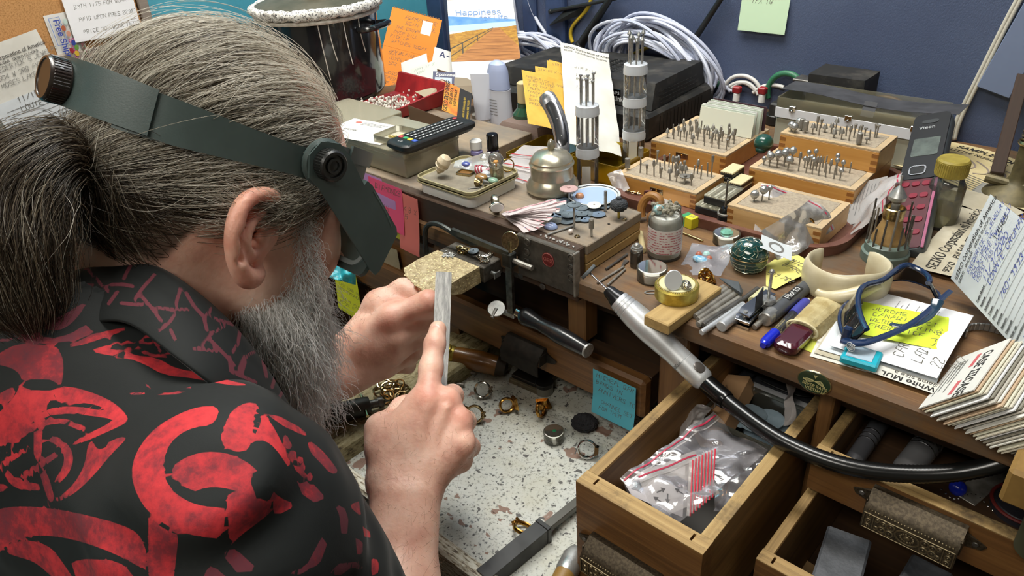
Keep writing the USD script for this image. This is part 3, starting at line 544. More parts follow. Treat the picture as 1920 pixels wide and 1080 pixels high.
polys = [(A_((1240,125),(1120,125),(1000,170),(880,240),(790,340),(742,450),(745,560),(800,680),(880,760),(1000,830),(1130,860),(1255,872),(1268,695),(1150,690),(1050,660),(970,600),(925,520),(920,430),(950,340),(1010,280),(1100,240),(1205,232)),0),
 (A_((1280,180),(1340,120),(1400,103),(1450,105),(1470,200),(1420,300),(1392,392),(1228,350)),0),(A_((955,480),(1010,430),(1100,390),(1200,378),(1320,400),(1440,470),(1560,640),(1440,640),(1360,610),(1250,580),(1160,580),(1085,610),(1010,560)),.15),
 (A_((1260,605),(1440,640),(1560,690),(1440,790),(1380,830),(1290,910),(1285,750)),.25),(A_((0,50),(75,15),(80,60),(40,110),(0,120)),.1),(A_((120,-20),(330,-20),(290,90),(200,200),(100,300),(-30,370),(-60,200),(20,140),(90,60)),0),
 (A_((330,5),(470,30),(610,85),(690,145),(722,200),(718,218),(425,348),(408,322),(650,205),(600,190),(400,165),(290,170),(190,215),(240,155),(330,125),(470,130),(600,155),(560,120),(430,100),(290,98)),0),
 (A_((20,395),(110,280),(230,205),(340,190),(440,215),(495,255),(470,272),(380,230),(290,222),(180,260),(100,330),(40,390)),.05),(A_((190,262),(238,252),(235,400),(205,430),(190,400)),.1),(A_((-30,460),(160,345),(172,370),(-30,495)),.05),(A_((100,515),(320,375),(335,400),(140,540)),.2),
 (A_((262,292),(340,300),(400,360),(415,430),(385,510),(320,570),(302,545),(350,480),(365,410),(340,350),(265,322)),.2),(A_((220,495),(260,490),(285,560),(312,665),(275,668),(250,590)),.35),(A_((12,490),(45,478),(80,530),(140,555),(230,560),(240,600),(130,600),(60,570)),.15),(A_((-40,555),(45,570),(50,595),(-40,615)),.1),
 (A_((495,330),(530,325),(540,370),(600,360),(610,320),(735,285),(620,400),(540,500),(450,590),(380,640),(280,680),(240,678),(330,640),(420,560),(480,450)),.3),(A_((-40,705),(120,685),(300,700),(500,740),(680,790),(790,845),(825,960),(820,1050),(700,980),(560,920),(400,870),(250,850),(130,860),(40,900),(-40,990)),.3),
 (A_((20,945),(90,885),(190,880),(290,920),(350,1000),(430,1120),(330,1120),(200,1000),(110,975)),.25),(A_((400,1000),(480,985),(620,990),(700,1020),(790,1130),(440,1130)),.2),(A_((835,745),(920,820),(1005,850),(975,1120),(835,1120)),.3),(A_((1250,960),(1310,915),(1460,1050),(1330,1060),(1300,1020)),.9),(A_((1150,1060),(1190,1020),(1320,1120),(1140,1120)),.8),
 (B_((500,610),(440,700),(380,760),(300,785),(180,745),(240,715),(340,705),(420,650)),.9),(B_((-30,830),(90,815),(180,760),(260,830),(400,800),(490,735),(505,780),(550,785),(440,835),(330,845),(220,855),(110,818),(0,850)),.75),(B_((-30,920),(100,850),(220,860),(310,860),(350,920),(360,1000),(340,1110),(130,1110),(120,1030),(60,985),(-30,970)),.35),
 (B_((365,875),(400,850),(560,790),(700,760),(745,765),(600,815),(470,860)),.3),(B_((500,890),(630,855),(640,870),(600,885),(720,895),(760,920),(880,930),(1000,1000),(1160,1015),(1300,1065),(1420,1085),(1300,1090),(1080,1045),(920,1030),(800,960),(700,930),(560,910)),.05),(B_((635,930),(680,908),(702,930),(690,948),(640,945)),.1),
 (D_((0,130),(50,170),(110,260),(160,360),(210,470),(228,525),(190,480),(110,360),(40,310),(-20,330)),0),(D_((-20,480),(60,560),(130,640),(232,680),(110,745),(90,680),(-20,600)),.1),(D_((230,545),(330,570),(392,640),(330,668),(260,620)),.45),(D_((290,310),(360,360),(430,440),(468,500),(420,506),(360,440),(300,380)),.5),(D_((60,170),(130,180),(240,240),(300,290),(270,290),(160,240)),.3),
 (D_((440,670),(500,700),(520,760),(512,850),(480,840),(470,740)),.8),(D_((520,680),(580,660),(592,745),(560,720)),.2),(D_((600,800),(640,830),(645,865),(610,860)),.1),(D_((370,860),(400,900),(360,1010),(240,1075),(170,1075),(290,1010)),.8),(D_((410,1060),(470,1010),(560,1000),(640,1060),(540,1030),(470,1080)),.8),(D_((650,980),(690,990),(690,1060),(650,1080)),.1),(D_((560,860),(600,890),(600,950),(570,970)),.5)]
for cx,cy,r in ((180,340,22),(205,400,26),(215,480,28),(250,430,20),(262,470,17),(300,520,22),(265,510,16),(165,300,15)): polys.append((D_(*[(cx + r * math.cos(a),cy + r * 1.15 * math.sin(a)) for a in np.linspace(0,math.tau,9)[:-1]]),.35))
strokes = [B_((590,815),(700,870),(800,890),(900,930)),B_((710,840),(830,850),(960,850),(1050,870)),B_((790,830),(810,810),(880,815),(960,840)),B_((860,830),(900,890),(930,930)),B_((780,870),(830,920)),B_((940,850),(960,880),(950,930)),A_((730,55),(810,52)),A_((820,0),(870,70)),A_((890,55),(1000,52),(1070,20))]
collar_st = [B_(*s) for s in [((500,440),(560,510),(612,560)),((620,520),(690,520),(750,530)),((740,400),(715,450),(695,490)),((870,465),(810,530),(760,600)),((660,560),(610,630)),((680,625),(800,635)),((800,590),(860,660),(910,730)),((880,650),(960,660),(1060,660)),((1015,540),(990,630)),((1045,565),(1090,640),(1140,695)),((980,690),(950,740),(890,780)),((1185,655),(1150,720),(1165,780)),((1200,710),(1310,745)),((1260,760),(1180,800),(1130,860)),((1180,830),(1280,930),(1320,980)),((1090,880),(1220,895)),((1350,780),(1340,850),(1310,900)),((960,775),(985,830)),((1430,900),(1370,930),(1340,1000)),((400,520),(520,525)),((560,350),(480,430)),((1290,930),(1300,1010),(1440,1070)),((1380,950),(1360,1020)),((1480,950),(1500,1040)),((1560,1000),(1530,1100)),((1600,1100),(1560,1180))]]
def project(V): c = (V - CAM) @ RC.T; return np.stack([960 + F * c[:,0] / c[:,2],540 + F * c[:,1] / c[:,2]],1),c[:,2]
def printed(mesh, polys, strokes, sw, tone_st=.85):
    """The cloth carries its print in a flat frame of its own (the plane of the cloth's back): ink = signed distance to the pattern, tone = how faded the dye is."""
    px, dep = project(mesh.vertices); N = mesh.vertex_normals; out = ((mesh.vertices - CAM) * N).sum(1) < 0
    d = np.full(len(px),9.0); tone = np.zeros(len(px)); best = np.full(len(px),1e9); sec = np.full(len(px),1e9)
    for P, tn in polys:
        P = chaikin(P,1) if len(P) > 6 else np.array(P,float); lo,hi = P.min(0) - 9,P.max(0) + 9; s = np.nonzero(((px > lo) & (px < hi)).all(1))[0]
        if not len(s): continue
        a, b = P, np.roll(P, -1, 0); X = px[s]; dd = np.full(len(s), 1e9); ins = np.zeros(len(s), bool)
        for p0, p1 in zip(a, b):
            e = p1 - p0; t_ = np.clip((X - p0) @ e / (e @ e + 1e-9),0,1); dd = np.minimum(dd,np.linalg.norm(X - p0 - t_[:,None] * e,axis=1))
            if p0[1] != p1[1]: ins ^= ((p0[1] > X[:,1]) != (p1[1] > X[:,1])) & (X[:,0] < (p1[0] - p0[0]) * (X[:,1] - p0[1]) / (p1[1] - p0[1]) + p0[0])
        sd = np.where(ins,-dd,dd); w = sd < best[s]; tone[s[w]] = tn; sec[s] = np.where(w,best[s],np.minimum(sec[s],sd)); best[s] = np.minimum(best[s],sd)
    d = np.maximum(best, 2.2 - sec)                 # a black seam is left where two shapes meet
    for P in strokes:
        P = np.array(P, float)
        for p0, p1 in zip(P[:-1], P[1:]):
            e = p1 - p0; t_ = np.clip((px - p0) @ e / (e @ e + 1e-9),0,1); sd = np.linalg.norm(px - p0 - t_[:,None] * e,axis=1) - sw; w = sd < best; tone[w] = tone_st; best = np.minimum(best,sd); d = np.minimum(d,sd)
    return np.clip(d, -9, 9), tone
_N = {'c': ('texture_coordinate',{}),'i': ('attribute',dict(attribute='ink')),'t': ('attribute',dict(attribute='tone')),'e': ('map_range',dict(from_min=-.5,from_max=.5,to_min=1,to_max=0,clamp=True)),'n': ('noise_texture',dict(scale=160,detail=5,roughness=.7)),'n2': ('noise_texture',dict(scale=30,detail=4,roughness=.7)),
      's': ('math',dict(math_type='add')),'s2': ('math',dict(math_type='multiply_add',value2=1.1,value3=-.68)),'k': ('math',dict(math_type='multiply_add',value2=.75)),'r': ('rgb_ramp',dict(ramp=[(.0,lin('#c53539')),(.4,lin('#ad2d33')),(.7,lin('#75272f')),(1,lin('#5c2a33'))])),'m': ('mix_color',dict(a=lin('#191c1c'))),'w': ('noise_texture',dict(scale=1500,detail=1)),'u': ('bump',dict(strength=.12,distance=.0004)),'p': ('principled_bsdf',dict(roughness=.7,sheen_weight=.06,sheen_roughness=.4,specular_ior_level=.2))}
cloth = look('printed_cloth',_N,[('c.object','n.vector'),('c.object','n2.vector'),('c.object','w.vector'),('i.fac','e.value'),('n.fac','s.value1'),('n2.fac','s.value2'),('s.value','s2.value1'),('t.fac','k.value1'),('s2.value','k.value3'),('k.value','r.fac'),('e.result','m.fac'),('r.color','m.b'),('m.result','p.base_color'),('w.fac','u.height'),('u.normal','p.normal')],'p.BSDF')
sp = part('shirt',shirt,cloth,man,smooth=True,label='black short-sleeved shirt printed with red knotwork')
ik, tn = printed(shirt, polys, strokes, 2.2, .3); primvar(sp, 'ink', ik); primvar(sp, 'tone', tn)
def mirror(P): P = np.array(P); P = P.copy(); P[:, 0] = -1.112 - P[:, 0]; return P
cu = np.array([(-.556,.112,1.128)] + [tuple(atd(*p)) for p in ((255,500,.532),(330,524,.525),(400,578,.528),(460,642,.54),(503,705,.555),(532,765,.575))])
cl = np.array([(-.556,.068,1.090)] + [tuple(atd(*p)) for p in ((225,604,.485),(300,648,.472),(372,702,.47),(430,748,.482),(490,788,.51),(548,800,.555))])
def both(P): return np.vstack([mirror(P)[:0:-1], P])
U_, L_ = spline(both(cu), 230), spline(both(cl), 230); mid = np.array([-.556, .15, 1.06]); rows = []
inn = U_ + (mid - U_) * .10 + np.array([0,0,-.024]); rows.append(inn); rows.append(inn * .4 + U_ * .6 + (mid - U_) * .0)
for k in np.linspace(0, 1, 26):
    P = U_ * (1 - k) + L_ * k; o = P - mid; o /= np.linalg.norm(o,axis=1)[:,None]; rows.append(P + o * (.010 * math.sin(math.pi * k) ** .8 + .0035) + np.array([0,0,.004 * (1 - k) * math.sin(math.pi * min(1,k * 3))]))
G = np.array(rows); nr_, nc = G.shape[:2]; v = G.reshape(-1, 3); f = []
for i in range(nr_ - 1):
    for j in range(nc - 1): a = i * nc + j; f += [(a, a + 1, a + nc + 1), (a, a + nc + 1, a + nc)]
cm = trimesh.Trimesh(v, f, process=False)
if (((cm.vertices - mid) * cm.vertex_normals).sum(1)).mean() < 0: cm.invert()
n0 = len(v); th = cm.vertices - cm.vertex_normals * .0028; ed = cm.edges[trimesh.grouping.group_rows(cm.edges_sorted,require_count=1)]
collar = trimesh.Trimesh(np.vstack([cm.vertices,th]),np.vstack([cm.faces,cm.faces[:,::-1] + n0,[(b,a,a + n0) for a,b in ed],[(b,a + n0,b + n0) for a,b in ed]]),process=False)
cp = part('collar',collar,cloth,man,smooth=True,label='folded shirt collar with thin dull red lattice print')
ik, tn = printed(collar, [], collar_st, 3.4, .95); primvar(cp, 'ink', ik); primvar(cp, 'tone', tn)
# trousers and the stool he sits on
jeans = PM('dark_jeans', '#262a33', .85, var='#1b1e26', vs=60)
pants = blob([EL((-.555,-.02,.55),(.185,.145,.115),k=.04),C((-.47,.0,.56),(-.45,.30,.54),.095,.075,.04),C((-.64,.0,.56),(-.66,.30,.54),.095,.075,.04),C((-.45,.30,.53),(-.45,.27,.16),.072,.06,.02),C((-.66,.30,.53),(-.66,.27,.16),.072,.06,.02)],.010)
part('trousers', pants, jeans, man, smooth=True)
for x in (-.45,-.66): part('shoe',T(hull([(sx * .042,y,z) for sx in (-1,1) for y,z in ((-.06,.0),(.19,.0),(.20,.03),(.10,.075),(-.05,.09))]),(x,.27,.001)),black_rubber,man)
t = thing('stool', 'black padded round stool under the seated person', 'stool', (-.555, -.03, 0))
part('seat',cyl(.19,.07,32,.375,.015),black_plastic,t); part('post',cyl(.025,.33,16,.05),steel,t); part('base',cyl(.22,.05,32,0,.02),black_plastic,t)
# ------------------------------------------------------------------ hair and beard
def HAIR(name,c,rough=.38,thin=.3): return look(name,{'h': ('hair_info',{}),'v': ('hsv',dict(color=lin(c))),'r': ('map_range',dict(from_min=0,from_max=1,to_min=.8,to_max=1.3)),'p': ('principled_bsdf',dict(roughness=rough,specular_ior_level=.55)),'t': ('translucent_bsdf',{}),'x': ('mix_closure',dict(fac=thin))},[('h.intercept','r.value'),('r.result','v.value'),('v.color','p.base_color'),('v.color','t.color'),('p.BSDF','x.closure1'),('t.BSDF','x.closure2')],'x.closure')
hm = {'white': HAIR('hair_white','#e6dfd0'),'grey': HAIR('hair_grey','#aaa18f'),'taupe': HAIR('hair_taupe','#6d5f4c'),'dark': HAIR('hair_dark','#35291d'),'beard': HAIR('beard_white','#fdfcfa',.5,.38),'beard2': HAIR('beard_grey','#e6e3de',.5,.2),'arm': HAIR('arm_hair','#8a6a48',.5)}
def curves(name, strands, rad, m, parent, label=None):
    b = UsdGeom.BasisCurves.Define(stage, numbered(parent + '/' + name)); S = np.concatenate(strands)
    b.CreateTypeAttr('linear'); b.CreateCurveVertexCountsAttr(Vt.IntArray.FromNumpy(np.array([len(s) for s in strands],np.int32))); b.CreatePointsAttr(Vt.Vec3fArray.FromNumpy(S.astype(np.float32)))
    w = np.concatenate([2 * rad * np.linspace(1,.45,len(s)) for s in strands]); b.CreateWidthsAttr(Vt.FloatArray.FromNumpy(w.astype(np.float32))); b.SetWidthsInterpolation('vertex')
    UsdShade.MaterialBindingAPI.Apply(b.GetPrim()).Bind(m); tag(b.GetPrim(), label); return str(b.GetPath())
rs = np.random.RandomState(11)
SC, SA = np.array([-.004, 0, .034]), np.array([.1, .077, .093])
tie = hl(147, 322, 0); TD = tie - SC; TD /= np.linalg.norm(TD)
def rad_of(U): return 1 / np.linalg.norm(U / SA, axis=1)
groups = {k: [] for k in ('white', 'grey', 'taupe', 'dark')}
hp_,hf_ = trimesh.sample.sample_surface(m_head,60000,seed=2); P = (hp_ - HC) @ RH; U = P - SC; RU = np.linalg.norm(U,axis=1); U = U / RU[:,None]
x, y, z = P.T; zl = np.where(x > -.035, .008 + .012 * sm(x, -.02, .02), -.008 - .050 * sm(-x, .035, .065))
ok = (z > zl) & (x < .052 + .034 * sm(z,.06,.10) + .010 * sm(.06 - z,0,.04)) & ~((np.abs(y) > .066) & (z < .030) & (x > -.035) & (x < .012)) & ~((np.abs(y) > .0775) & (z < .044) & (x > -.055) & (x < .022))
dens = np.where(z > .095,.60,np.where(z > .06,.85,1.0)) * np.where((x > .02) & (z > .065),.5,1); ok &= rs.rand(len(x)) < dens
idx = np.nonzero(ok & (np.linalg.norm(P - SC, axis=1) < .125))[0][:12500]; N = 15; tt = np.linspace(0, 1, N)
for i in idx:
    u0,p0 = U[i],P[i]; om = math.acos(np.clip(u0 @ TD,-1,1)); so = max(math.sin(om),1e-3); fly = rs.rand() < .075
    D = (np.sin((1 - tt) * om)[:, None] * u0 + np.sin(tt * om)[:, None] * TD) / so
    ax = np.cross(u0, TD); ax /= max(np.linalg.norm(ax), 1e-6)
    D = D + ax * ((.16 * rs.randn() + .12 * (1 if p0[1] < 0 else -1) * (p0[2] > .06)) * np.sin(np.pi * tt) + .022 * rs.randn() * np.sin(tt * rs.uniform(5,12) + rs.rand() * 6) * np.sin(np.pi * tt) ** .5)[:,None]
    D /= np.linalg.norm(D, axis=1)[:, None]
    lift = (.0012 + .0125 * rs.rand() ** 1.3) * np.clip(tt * 4,0,1) ** .7 * (1.15 if p0[2] > .07 else .75) + (rs.rand() * .016 * np.sin(np.pi * tt) ** 2 if fly else 0)
    R0 = rad_of(D) + (RU[i] - rad_of(u0[None])[0]) * (1 - tt) ** 1.2
    Q = SC + D * (R0 + lift)[:, None]
    band = np.exp(-((Q[:,2] - .047) / .017) ** 2) * (Q[:,0] < .03); Q = SC + D * (R0 + lift * (1 - .85 * band * (0 if fly and rs.rand() < .1 else 1)))[:,None]
    s = np.clip((tt - .86) / .14, 0, 1)[:, None]; Q = Q * (1 - s) + (tie + rs.randn(3) * .0045) * s
    front = sm(p0[0],-.05,.05); low = p0[2] < .04; pr = [.03 + .10 * front,.08 + .3 * front,.20,.69 - .4 * front] if low else [.30 + .45 * front,.30,.20 - .15 * front,.20 - .19 * front]
    pr = np.clip(pr,.01,1); groups[rs.choice(['white','grey','taupe','dark'],p=pr / pr.sum())].append(HC + Q @ RH.T)
# loose curls at the temple and over the ear
for i in range(190):
    a = hl(rs.uniform(540,600),rs.uniform(345,400),-.080 - rs.rand() * .006); b = hl(rs.uniform(360,520),rs.uniform(330,440),-.088 - rs.rand() * .012); c = (a + b) / 2 + np.array([0,-.006,-.012 * rs.rand() - .004])
    Q = (1 - tt)[:,None] ** 2 * a + 2 * (tt * (1 - tt))[:,None] * c + tt[:,None] ** 2 * b + .0016 * np.sin(tt * rs.uniform(4,11) + rs.rand() * 6)[:,None] * rs.randn(3); groups[rs.choice(['white','grey','grey','taupe'])].append(HC + Q @ RH.T)
pp = spline([HC + RH @ tie] + [atd(*q) for q in ((95,296,.488),(42,345,.474),(22,450,.468),(52,570,.474),(70,640,.482))],40); env = np.interp(np.linspace(0,1,40),[0,.1,.35,.6,.85,1],[.010,.019,.033,.037,.027,.008])
tg = np.gradient(pp,axis=0); tg /= np.linalg.norm(tg,axis=1)[:,None]; e1 = np.cross(tg,RC[2]); e1 /= np.linalg.norm(e1,axis=1)[:,None]; e2 = np.cross(tg,e1)
for i in range(3600):
    r,th = math.sqrt(rs.uniform(.12,1)),rs.rand() * math.tau; n = 22; end = rs.uniform(.62,1); k = np.linspace(0,end * 39,n); ci = lambda A: np.stack([np.interp(k,np.arange(40),A[:,j]) for j in range(3)],1)
    en = np.interp(k,np.arange(40),env) * (1 + (.35 * rs.rand() if rs.rand() < .06 else 0)); th2 = th + .5 * rs.randn() * np.linspace(0,1,n); Q = ci(pp) + (en * r * np.cos(th2))[:,None] * ci(e1) + (en * r * np.sin(th2))[:,None] * ci(e2) + .0025 * np.sin(np.linspace(0,rs.uniform(4,10),n) + rs.rand() * 6)[:,None] * rs.randn(3)
    groups[rs.choice(['white', 'grey', 'taupe', 'dark'], p=[.03, .10, .32, .55])].append(Q)
for k,s in groups.items(): curves('hair',s,{'white': .00017,'grey': .00017,'taupe': .00018,'dark': .00019}[k],hm[k],man,label={'white': 'white strands of hair','grey': 'grey strands of hair','taupe': 'brown grey strands of hair','dark': 'dark brown hair under the headband'}[k])
part('ponytail',tube(pp,env * .62,14),PM('hair_core','#2b231b',.8,var='#4a3e30',vs=300,stretch=None),man,smooth=True,label='dark inner mass of the ponytail')
part('hair_tie',T(torus(.0125,.0045,20,8,1.4),HC + RH @ (tie + np.array([-.004,0,0])),frame(np.cross(pp[2] - pp[0],(0,0,1)),pp[2] - pp[0])),PM('hair_tie_navy','#15171f',.7),man,label='black hair tie')
# beard: a soft core and curly strands
BT = atd(572, 792, .66); g = np.array([0, 0, -1.0]); chin = H(.07, 0, -.095)
bh = [C(hp(566,400,-.070),hp(556,500,-.062),.006,.012,.008),C(hp(556,500,-.060),hp(530,560,-.058),.014,.022,.015),C(H(.06,-.035,-.085),H(.06,.035,-.085),.030,k=.02),C(H(.02,-.052,-.075),H(.06,-.04,-.09),.018,.026,.02),C(H(.02,.052,-.075),H(.06,.04,-.09),.018,.026,.02),C(chin,BT + (0,0,.03),.046,.013,.02),C(hp(520,600,-.052),atd(545,700,.64),.024,.020,.02),C(H(.095,-.02,-.055),H(.095,.02,-.055),.010,k=.01)]
core = blob(bh,.004,3); core.vertices += core.vertex_normals * (.004 * (meshkit.noise(core.vertices * 90,4) - .5))[:,None]
skin_ = core.copy(); skin_.vertices = skin_.vertices - skin_.vertex_normals * .005
part('beard',skin_,PM('beard_core','#d2cec8',.9,var='#e4e1dc',vs=260),man,smooth=True,label='long white beard')
core2 = core.copy(); pts,fi = trimesh.sample.sample_surface(core2,13000,seed=5); nn = core2.face_normals[fi]; B1,B2 = [],[]
for p, n in zip(pts, nn):
    side = (p - HC) @ RH; up = np.clip((side[2] + .09) / .09,0,1); L = rs.uniform(.012,.05) * (1.15 - .75 * up); m_ = 14; u = np.linspace(0,1,m_)
    to = BT - p; to /= np.linalg.norm(to) + 1e-9; dv = .55 * g + .45 * to + n * rs.uniform(.0,.45); dv = dv + .28 * rs.randn(3); dv /= np.linalg.norm(dv)
    s1 = np.cross(dv,rs.randn(3)); s1 /= np.linalg.norm(s1); s2 = np.cross(dv,s1); cr = rs.uniform(.0012,.0042); fq = rs.uniform(4,13); ph = rs.rand() * 6
    Q = p - n * .001 + dv * (L * u)[:,None] + n * (.004 * np.sin(np.pi * u))[:,None] + (cr * u ** .7 * np.cos(fq * u + ph))[:,None] * s1 + (cr * u ** .7 * np.sin(fq * u + ph))[:,None] * s2
    (B1 if rs.rand() < .68 else B2).append(Q)
curves('beard_hair',B1,.00021,hm['beard'],man,'curly white beard hairs'); curves('beard_hair',B2,.00019,hm['beard2'],man,'curly grey beard hairs')
AH = []
for m, lim in ((m_arms[0], lambda q: q[2] < .91), (m_arms[1], lambda q: q[0] < -.615)):
    pts,fi = trimesh.sample.sample_surface(m,2600,seed=3); nn = m.face_normals[fi]; ax = (ER - WR) if m is m_arms[0] else (EL_ - WL); ax = ax / np.linalg.norm(ax)
    for p, n in zip(pts, nn):
        if not lim(p) or (p - CAM) @ n > .2: continue
        dv = n * .35 - ax * rs.uniform(-.2,.5) + .5 * rs.randn(3); dv -= n * min(0,dv @ n - .12); u = np.linspace(0,1,5)[:,None]; AH.append(p + dv * .010 * rs.uniform(.4,1) * u + rs.randn(3) * .0015 * u ** 2)
curves('arm_hair', AH, .00007, hm['arm'], man, 'fine reddish hairs on the forearms')
part('fingernail',T(ball(.0062,n=2,s=(.8,1.15,.22)),atd(818.5,620,.7428),frame(RC[0],-ray(818,620) + RC[1] * -.35)),PM('nail','#d9a898',.3),man)
for s in (-1,1): part('eye',ball(.0121,H(.0815,s * .032,.0115),3),PM('eye_white','#d8d0c8',.2),man); part('iris',ball(.0058,H(.0905,s * .032,.009),2,),PM('iris_blue','#3a4a58',.15),man)
# ------------------------------------------------------------------ the magnifier headband, in head space
vis = PM('visor_plastic','#465351',.38,var='#3f4b49',vs=25,bump=.06,bs=900); vis_dark = PM('visor_knob','#191a19',.35); knob_m = PM('band_knob','#2b221e',.3,coat=.3); pad_m = PM('band_pad','#6f7674',.6,var='#626866',vs=60)
hb = thing('magnifier_headband','dark grey green magnifier visor on a headband around the grey-haired head','magnifier',HC,R=RH)
def strap(a0, a1, z0f, z1f, off, n=60, th=.0022, fa=.116):
    an = np.linspace(math.radians(a0), math.radians(a1), n); P = []
    for a in an:
        ca,sa = math.cos(a),math.sin(a); P.append(((-.006 + ((.116 if ca < 0 else fa) + off) * ca),(.0865 + off) * sa,ca))
    v, f = [], []
    for X, Y, ca in P:
        nx,ny = X + .006,Y; L = math.hypot(nx / .116,ny / .0865); o = np.array([nx / .116 ** 2,ny / .0865 ** 2]); o /= np.linalg.norm(o)
        for z,k in ((z0f(X),0),(z1f(X),0),(z1f(X),th),(z0f(X),th)): v.append((X + o[0] * k,Y + o[1] * k,z))
    for i in range(n - 1):
        for q in range(4): a, b = i * 4 + q, i * 4 + (q + 1) % 4; f += [(a, b, b + 4), (a, b + 4, a + 4)]
    e = (n - 1) * 4; f += [(0, 2, 1), (0, 3, 2), (e, e + 1, e + 2), (e, e + 2, e + 3)]
    m = trimesh.Trimesh(v, f, process=False); m.fix_normals(); return m
lo_ = lambda X: .0385 - .07 * max(0,-.05 - X) * 0 - .004 * sm(np.array(-X),.0,.1); hi_ = lambda X: .0605 + .006 * sm(np.array(-X),.0,.12)
part('side_strap',strap(-150,-76,lo_,hi_,.0),vis,hb); part('side_strap',strap(76,150,lo_,hi_,.0),vis,hb)
part('rear_strap',strap(136,224,lambda X: float(np.interp(-X,[.07,.12],[.0355,.0375])),lambda X: float(np.interp(-X,[.07,.12],[.0645,.0705])),.0026),vis,hb)
part('front_band',strap(-72,72,lambda X: .041,lambda X: .070,.003,70,.003,.112),pad_m,hb,label='grey padded front band')
part('band_rim', strap(-62, 62, lambda X: .060, lambda X: .0725, .0062, 70, .0022, .112), vis, hb)
kn_ = [lathe([(0,0),(.0145,0),(.0152,.0012),(.0152,.0115),(.0142,.0135),(.0125,.0135),(.0122,.0128),(0,.0128)],40)] + [T(bx(.0007,.0011,.010,b=.0002),(.0153 * math.cos(a),.0153 * math.sin(a),.0063),rot(rz=math.degrees(a))) for a in np.linspace(0,math.tau,44,endpoint=False)]
part('tightening_knob',T(cat(*kn_),(-.126,0,.053),frame((0,1,0),(-1,0,-.05))),knob_m,hb,label='brown ribbed tightening knob at the back')
for s in (-1, 1):
    piv = np.array([.024, s * .0905, .0535]); Rp = frame((1, 0, 0), (0, s, 0))
    part('pivot_plate',T(lathe([(0,0),(.0185,0),(.0185,.0018),(.0165,.0035),(0,.0035)],32),piv - (0,s * .001,0),Rp),vis,hb)
    kk = [lathe([(0,.0035),(.0118,.0035),(.0118,.013),(.0105,.0145),(.0085,.0145),(.0082,.0125),(.0062,.0125),(.006,.0142),(.0042,.0142),(.004,.013),(.002,.013),(0,.0136)],30)] + [T(bx(.0006,.001,.0085,b=.0002),(.0119 * math.cos(a),.0119 * math.sin(a),.0085),rot(rz=math.degrees(a))) for a in np.linspace(0,math.tau,34,endpoint=False)]
    part('pivot_knob', T(cat(*kk), piv, Rp), vis_dark, hb, label='black ribbed pivot knob')
    wall = Polygon([(.0125,.0395),(.0235,.0345),(.0932,-.0205),(.0985,-.0232),(.1018,-.0195),(.1090,.0140),(.1060,.0195),(.0700,.0475),(.0640,.0500),(.0620,.0462),(.0420,.0640),(.0300,.0710),(.0140,.0680),(.0075,.0560)])
    m = ext(wall,.0022); m = T(m,(0,s * .0925 if s > 0 else -.0925,0),np.array([[1,0,0],[0,0,-1],[0,1,0.]]))
    m.apply_translation((0, 0 if s < 0 else .0, 0)); part('visor_side', m, vis, hb)
fc = [(.0700, .0475), (.1060, .0195)]; n_ = np.array([.0280, .0360]); n_ /= np.linalg.norm(n_)
pr = Polygon([(.062,.0455),(.064,.0500),(.070,.0475),(.106,.0195),(.1085,.0155),(.1068,.0140),(.1040,.0175),(.0690,.0450),(.0640,.0470)])
part('visor_front', T(ext(pr, .1852), (0, .0925, 0), np.array([[1, 0, 0], [0, 0, -1], [0, 1, 0.]])), vis, hb)
part('visor_ridge',tube([(.072,-.0935,.0435),(.090,-.0935,.0295),(.1005,-.0935,.0190),(.1015,-.0932,.0165)],.0016,8),vis,hb)
# lens plate closing the far end of the hood, one window for each eye
la,lb = np.array([.0925,0,-.0235]),np.array([.1045,0,.0135]); ez = (lb - la) / np.linalg.norm(lb - la); w_ = np.linalg.norm(lb - la)
Rl = np.stack([np.array([0,1,0]),ez,np.cross([0,1,0],ez)],1); pl = rrect(.182,w_ + .008,.006); win = [affinity.translate(rrect(.066,w_ - .008,.008),s * .046,0) for s in (-1,1)]
part('lens_frame',T(ext(pl.difference(win[0]).difference(win[1]),.004),(la + lb) / 2 - (.004,0,0),Rl),vis,hb)
for k in (0,1): part('lens_rim',T(ext(win[k].buffer(.003).difference(win[k].buffer(-.0012)),.0065,-.0012),(la + lb) / 2 - (.004,0,0),Rl),PM('lens_rim','#8d9796',.25),hb); part('lens',T(ext(win[k].buffer(-.0013),.002,.001),(la + lb) / 2 - (.004,0,0),Rl),CLEAR('lens_glass',(.93,1,.98),.04,(.6,.85,.85),.02,1.7),hb)
# ------------------------------------------------------------------ what the hands hold and wear
cut = look('file_steel',{'c': ('texture_coordinate',{}),'m': ('mapping',dict(scale=(1,1,1),rotation=(0,0,.9))),'m2': ('mapping',dict(scale=(25,260,200))),'w': ('noise_texture',dict(scale=900,detail=1)),'n': ('noise_texture',dict(scale=1.2,detail=5,roughness=.7)),'r': ('rgb_ramp',dict(ramp=[(.35,lin('#4a4846')),(.5,lin('#64625e')),(.64,lin('#86837e'))])),'u': ('bump',dict(strength=.35,distance=.0004)),'p': ('principled_bsdf',dict(metallic=.25,roughness=.5))},
     [('c.object','m.vector'),('c.object','m2.vector'),('m.vector','w.vector'),('m2.vector','n.vector'),('n.fac','r.fac'),('r.color','p.base_color'),('w.fac','u.height'),('u.normal','p.normal')],'p.BSDF')
fa, fb = atd(832, 512, .862), atd(823, 745, .764); L = np.linalg.norm(fb - fa)
ff = thing('flat_file','flat grey steel file held between both hands against the bench pin','file',fa,R=frame(fb - fa,-ray(828,620)))
part('blade',hull([(x,sy * w / 2,z) for x,w in ((0,.0180),(.004,.0186),(L * .55,.0182),(L + .004,.0150)) for sy in (-1,1) for z in (-.0022,.0022)]),cut,ff)
